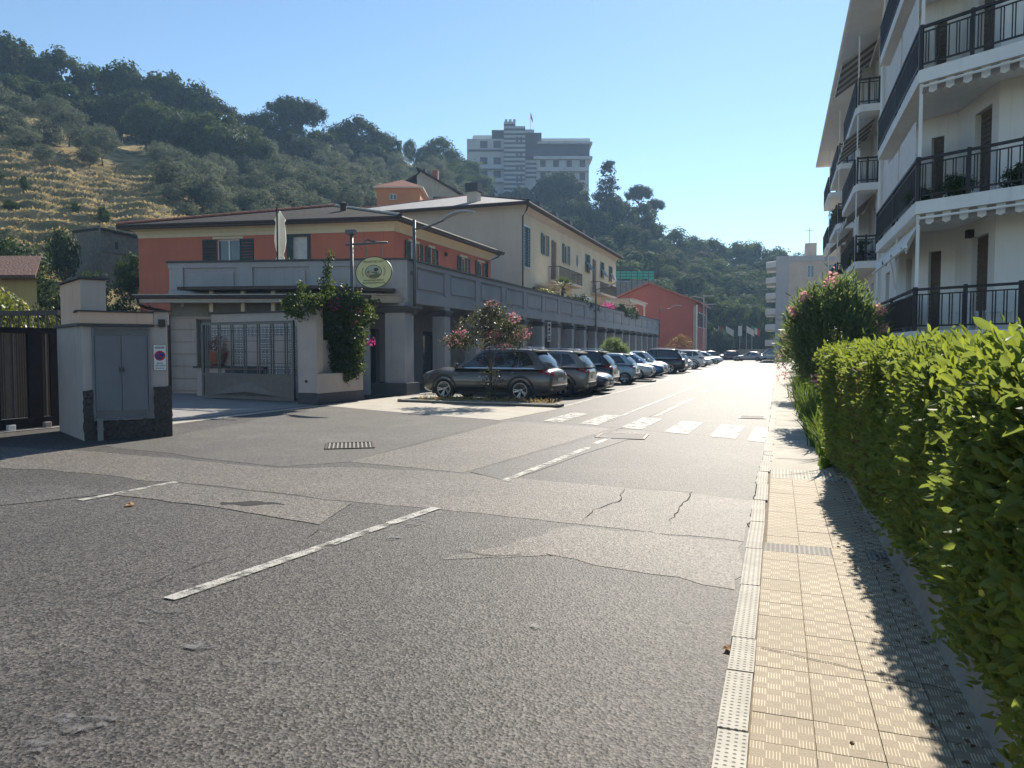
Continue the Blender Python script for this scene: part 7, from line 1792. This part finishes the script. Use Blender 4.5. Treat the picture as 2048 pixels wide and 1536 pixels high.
# oval hanging sign of the oil mill
sY = 21.6; sp_ = PYp(748, 545, sY); pp_ = PYp(704, 590, sY)
hs_ = empty('hanging_sign', (pp_[0], sY, 0), 0, 'oval yellow-green olive mill sign hanging from a grey post', 'sign')
m_sgreen = M('sign_yellow_green', (.64, .56, .25), (.70, .63, .34), sc=3, r=.5); m_sdark = M('sign_dark_green', (.05, .07, .025), r=.5); m_sbrown = M('sign_brown', (.16, .14, .03), r=.5)
px0 = pp_[0]
pz = float(PYp(704, 467, sY)[2]); bz = float(PYp(750, 486, sY)[2])
def part(nm, mb, mat, smooth=False): return reparent(mb.build(nm, mat, None, smooth), hs_)
part('post', MB().tube([(px0, sY, .9), (px0, sY, pz)], .06, 10), m_pole, True)
part('beam', MB().tube([(px0 - .22, sY, bz), (px0 + 1.35, sY, bz)], .035, 8), m_pole, True)
part('lantern', MB().box(px0 - .18, px0 + .14, sY - .1, sY + .1, pz - .02, pz + .12), m_pole)
q = MB()
for k in range(5):
    t = [(px0 + (.1 + .08 * k) * math.cos(a), sY, bz - .35 + (.1 + .07 * k) * math.sin(a)) for a in np.linspace(.3, 1.9, 7)]
    if k % 2 == 0: q.tube(t, .01, 4)
q.tube([(px0 + .5, sY, bz + .04), (px0 + .6, sY, bz + .13), (px0 + .75, sY, bz + .07), (px0 + .9, sY, bz + .04)], .025, 5); part('scrollwork', q, m_pole)
sx, sz = float(sp_[0]), float(sp_[2]); ax, az = .68, .515
for dx in (-.28, .3): part('hanger', MB().tube([(sx + dx, sY, bz), (sx + dx, sY, sz + az * .86)], .012, 5), m_pole)
b_ = MB(); n = 48; ring = [(ax * math.cos(2 * math.pi * k / n), az * math.sin(2 * math.pi * k / n)) for k in range(n)]
b_.hexa([(sx + x, sY + .03, sz + z) for x, z in ring], [(sx + x, sY - .03, sz + z) for x, z in ring]); bd = part('board', b_, m_sgreen)
def spart(nm, mb, mat): o = mb.build(nm, mat); o.location = (sx, sY - .034, sz); return reparent(o, hs_)
spart('rim', disc(MB(), (0, 0), ax * 1.02, az * 1.02, 48, 0, .95), m_sdark)
spart('picture_border', disc(MB(), (0, .02), .315, .225, 40, -.002, .93), m_sdark)
m_pic1 = M('picture_sky', (.38, .37, .28), (.46, .45, .36), sc=6, r=.6); m_pic2 = M('picture_field', (.13, .13, .05), (.2, .19, .08), sc=14, r=.6); m_pic3 = M('picture_wall', (.45, .34, .2), (.36, .27, .15), sc=12, r=.6)
spart('picture', disc(MB(), (0, .02), .295, .208, 40, -.001), m_pic1)
def poly(pts, y=-.003): return MB().quad(*[(x, y, z) for x, z in pts])
spart('painted_field', poly([(-.25, -.09), (-.1, -.17), (.1, -.18), (.22, -.13), (.28, -.06), (.1, -.04), (-.05, -.07)]), m_pic2)
spart('painted_tree', disc(MB(), (.1, .09), .09, .06, 14, -.003), m_sdark); spart('painted_tree', poly([(.09, .05), (.11, .05), (.115, -.04), (.085, -.04)], -.0035), m_sdark)
spart('painted_hill', poly([(-.1, -.01), (.0, .03), (.2, -.02), (.26, -.04), (.1, -.04)]), m_pic2)
spart('painted_house', poly([(-.24, -.1), (-.15, -.14), (-.14, .0), (-.19, .05), (-.25, .0)], -.004), m_pic3); spart('painted_roof', poly([(-.26, .0), (-.19, .07), (-.13, .0)], -.0045), m_sbrown)
for s_ in (-1, 1):
    q = MB()
    for k in range(7): t = -1.0 + k * .33; q.v += []; c = (s_ * (.40 + .03 * math.cos(t * 2)), .02 + .15 * math.sin(t)); q.quad((c[0] - .028, -.002, c[1]), (c[0], -.002, c[1] - .012), (c[0] + .028, -.002, c[1] + .012), (c[0], -.002, c[1] + .02))
    spart('olive_sprig', q, m_sbrown)
for s, size, z, mt in (('ANTICO', .04, .415, m_sbrown), ('FRANTOIO BO', .112, .35, m_sbrown), ('dal', .035, .27, m_sbrown), ('PRODUZIONE E VENDITA', .066, -.26, m_sdark), ('OLIO EXTRAVERGINE DI OLIVA', .062, -.345, m_sdark)):
    if s in ('ANTICO', 'dal'): 
        continue
    o = obj('lettering', text_mesh(s, size, mt, .002), None, (sx, sY - .036, sz + z), (R(90), 0, 0)); reparent(o, hs_)
# parking notice on a post
ps = empty('parking_notice', (-11.3, 40.2, 0), 0, 'tall narrow white notice board with dark arrows on a post', 'sign')
P = PYp(1099, 660, 41.2); ps.location = (P[0], 41.2, 0)
obj('post', MB().tube([(0, 0, 0), (0, 0, 3.4)], .03, 6).mesh('post', m_pole), ps)
obj('board', MB().box(-.11, .11, -.05, -.035, 2.15, 3.3).mesh('board', m_white), ps)
q = MB()
for (z0, z1, w_) in ((3.02, 3.2, .07), (2.78, 2.96, .06), (2.60, 2.72, .07)): q.quad((-w_, -.052, z0), (w_, -.052, z0 + .05), (w_ * .6, -.052, z1), (-w_ * .8, -.052, z1 - .04))
for z in (2.42, 2.34, 2.26): q.quad((-.08, -.052, z), (.08, -.052, z), (.08, -.052, z + .04), (-.08, -.052, z + .04))
obj('pictogram', q.mesh('pictogram', m_ink), ps)
# low white wall, flags and planters at the street end
lw2 = MB(); lw2.box(-16, -.6, 128, 128.4, -.02, 1.75); o = lw2.build('boundary_wall', m_conc); tag(o, 'long low pale wall closing the street end', 'wall')
m_fg = M('flag_green', (.02, .25, .09), r=.8); m_fw = M('flag_white', (.7, .68, .64), r=.8); m_fr = M('flag_red', (.5, .03, .03), r=.8)
for k, (px, cols, lab) in enumerate([(1441, (m_fr, m_fg), 'leftmost flag, green and red, over the street end'), (1456, (m_fw, m_fw), 'pale flag beside the leftmost green one'), (1479, (m_fw, m_fw), 'furled white banner between the pale flags'), (1497, (m_fw, m_fw), 'pale flag left of the tricolour'), (1508, (m_fg, m_fw, m_fr), 'rightmost flag, green white and red tricolour')]):
    x, y = col_xy(px - (5 if k != 2 else 0), 124); e = empty('flag', (x, y, 0), 0, lab, 'flag', 'flags at the street end'); zt = hz(652, 124)
    obj('pole', MB().tube([(0, 0, 0), (0, 0, zt)], .05, 6).mesh('pole', m_lampw), e)
    b = MB(); n = 6
    if k == 2: b.quad((-.3, 0, zt), (.3, 0, zt), (.3, .05, zt - 1.7), (-.3, .05, zt - 1.7)); obj('cloth', b.mesh('cloth', m_fw), e); continue
    for i in range(n):
        b.mi = min(len(cols) - 1, int(i / n * len(cols))); f_ = lambda t: (1.25 * t, .18 * math.sin(t * 7 + k)); (xa, ya), (xb, yb) = f_(i / n), f_((i + 1) / n); sg = -.75
        b.quad((xa, ya, zt - 1.05 + sg * i / n), (xb, yb, zt - 1.05 + sg * (i + 1) / n), (xb, yb, zt + sg * (i + 1) / n), (xa, ya, zt + sg * i / n))
    obj('cloth', b.mesh('cloth', list(cols)), e)
# window boxes and plants on the apartment balconies
def balcony_plant(P, rad, hgt, label, kind='bush', name='balcony_shrub'): return tree(kind, np.array(P), P[2] + hgt, rad, label, 'plant', None, name)
for k, (u_, lab) in enumerate(((.75, 'dark trailing plant in the first-floor planter near the balcony corner'), (2.05, 'second trailing plant in the first-floor planter at the right edge'))):
    q = FE[1].p(u_, FLR[1] + .02, -.3); balcony_plant(q, .42, .62, lab)
balcony_plant((3.25, 21.2, FLR[1] + .02), .35, .6, 'small plant behind the first-floor balcony corner')
palm((3.15, 33.6, FLR[1]), .5, .62, 'spiky yucca on the first-floor balcony beyond the corner', 26, 'yucca', 740)
balcony_plant((3.0, 43.6, FLR[2] + .02), .6, 1.1, 'flowering plant on the second-floor balcony furthest left', 'yellow'); balcony_plant((3.0, 34.0, FLR[1] + .02), .4, .5, 'low plant at the foot of the yucca')
balcony_plant((3.1, 43.4, FLR[1] + .02), .5, .9, 'dark plant on the far first-floor balcony'); balcony_plant((3.1, 34.2, FLR[0] + .02), .5, .9, 'plant on the far ground-floor balcony')
# garden chairs on the ground floor terrace
def chair(P, rz, label):
    e = empty('terrace_chair', P, rz, label, 'chair'); m_ = m_white
    obj('seat', MB().box(-.22, .22, -.22, .22, .42, .46).mesh('seat', m_), e); obj('backrest', MB().box(-.22, .22, .2, .24, .46, .9).mesh('backrest', m_), e)
    for x in (-.2, .2):
        for y in (-.2, .2): obj('leg', MB().box(x - .02, x + .02, y - .02, y + .02, 0, .42).mesh('leg', m_), e)
q = FE[1].p(.8, FLR[0], -.8); chair(q, R(30), 'white chair on the ground-floor terrace behind the railing'); q = FE[1].p(1.5, FLR[0], -.9); chair(q, R(-40), 'second white chair further right on the ground-floor terrace')
# overhead cables at the street end
for k, (a, c, lab) in enumerate((((-8.6, 93, 8.0), (-.5, 118.0, 11.0), 'upper overhead cable crossing to the far apartment block'), ((-8.9, 100, 7.2), (-.5, 118.0, 8.6), 'lower overhead cable crossing to the far apartment block'))):
    pts = [np.array(a) + (np.array(c) - np.array(a)) * t - np.array([0, 0, 1.2]) * 4 * t * (1 - t) * .5 for t in np.linspace(0, 1, 12)]
    tag(MB().tube(pts, .025, 5).build('overhead_cable', m_ink), lab, 'cable')
# ------------------------------------------------------------------ air
hzb = MB(); hzb.box(-530, 530, -530, 530, -1.2, 88)
mh = bpy.data.materials.new('haze'); mh.use_nodes = True; nt = mh.node_tree; nt.nodes.remove(nt.nodes['Principled BSDF'])
pv2 = nt.nodes.new('ShaderNodeVolumePrincipled'); pv2.inputs['Color'].default_value = (.42, .66, 1., 1); pv2.inputs['Density'].default_value = .0004; pv2.inputs['Anisotropy'].default_value = .3
nt.links.new(pv2.outputs[0], nt.nodes['Material Output'].inputs['Volume'])
tag(hzb.build('haze', mh), 'thin bluish summer haze', kind='stuff')
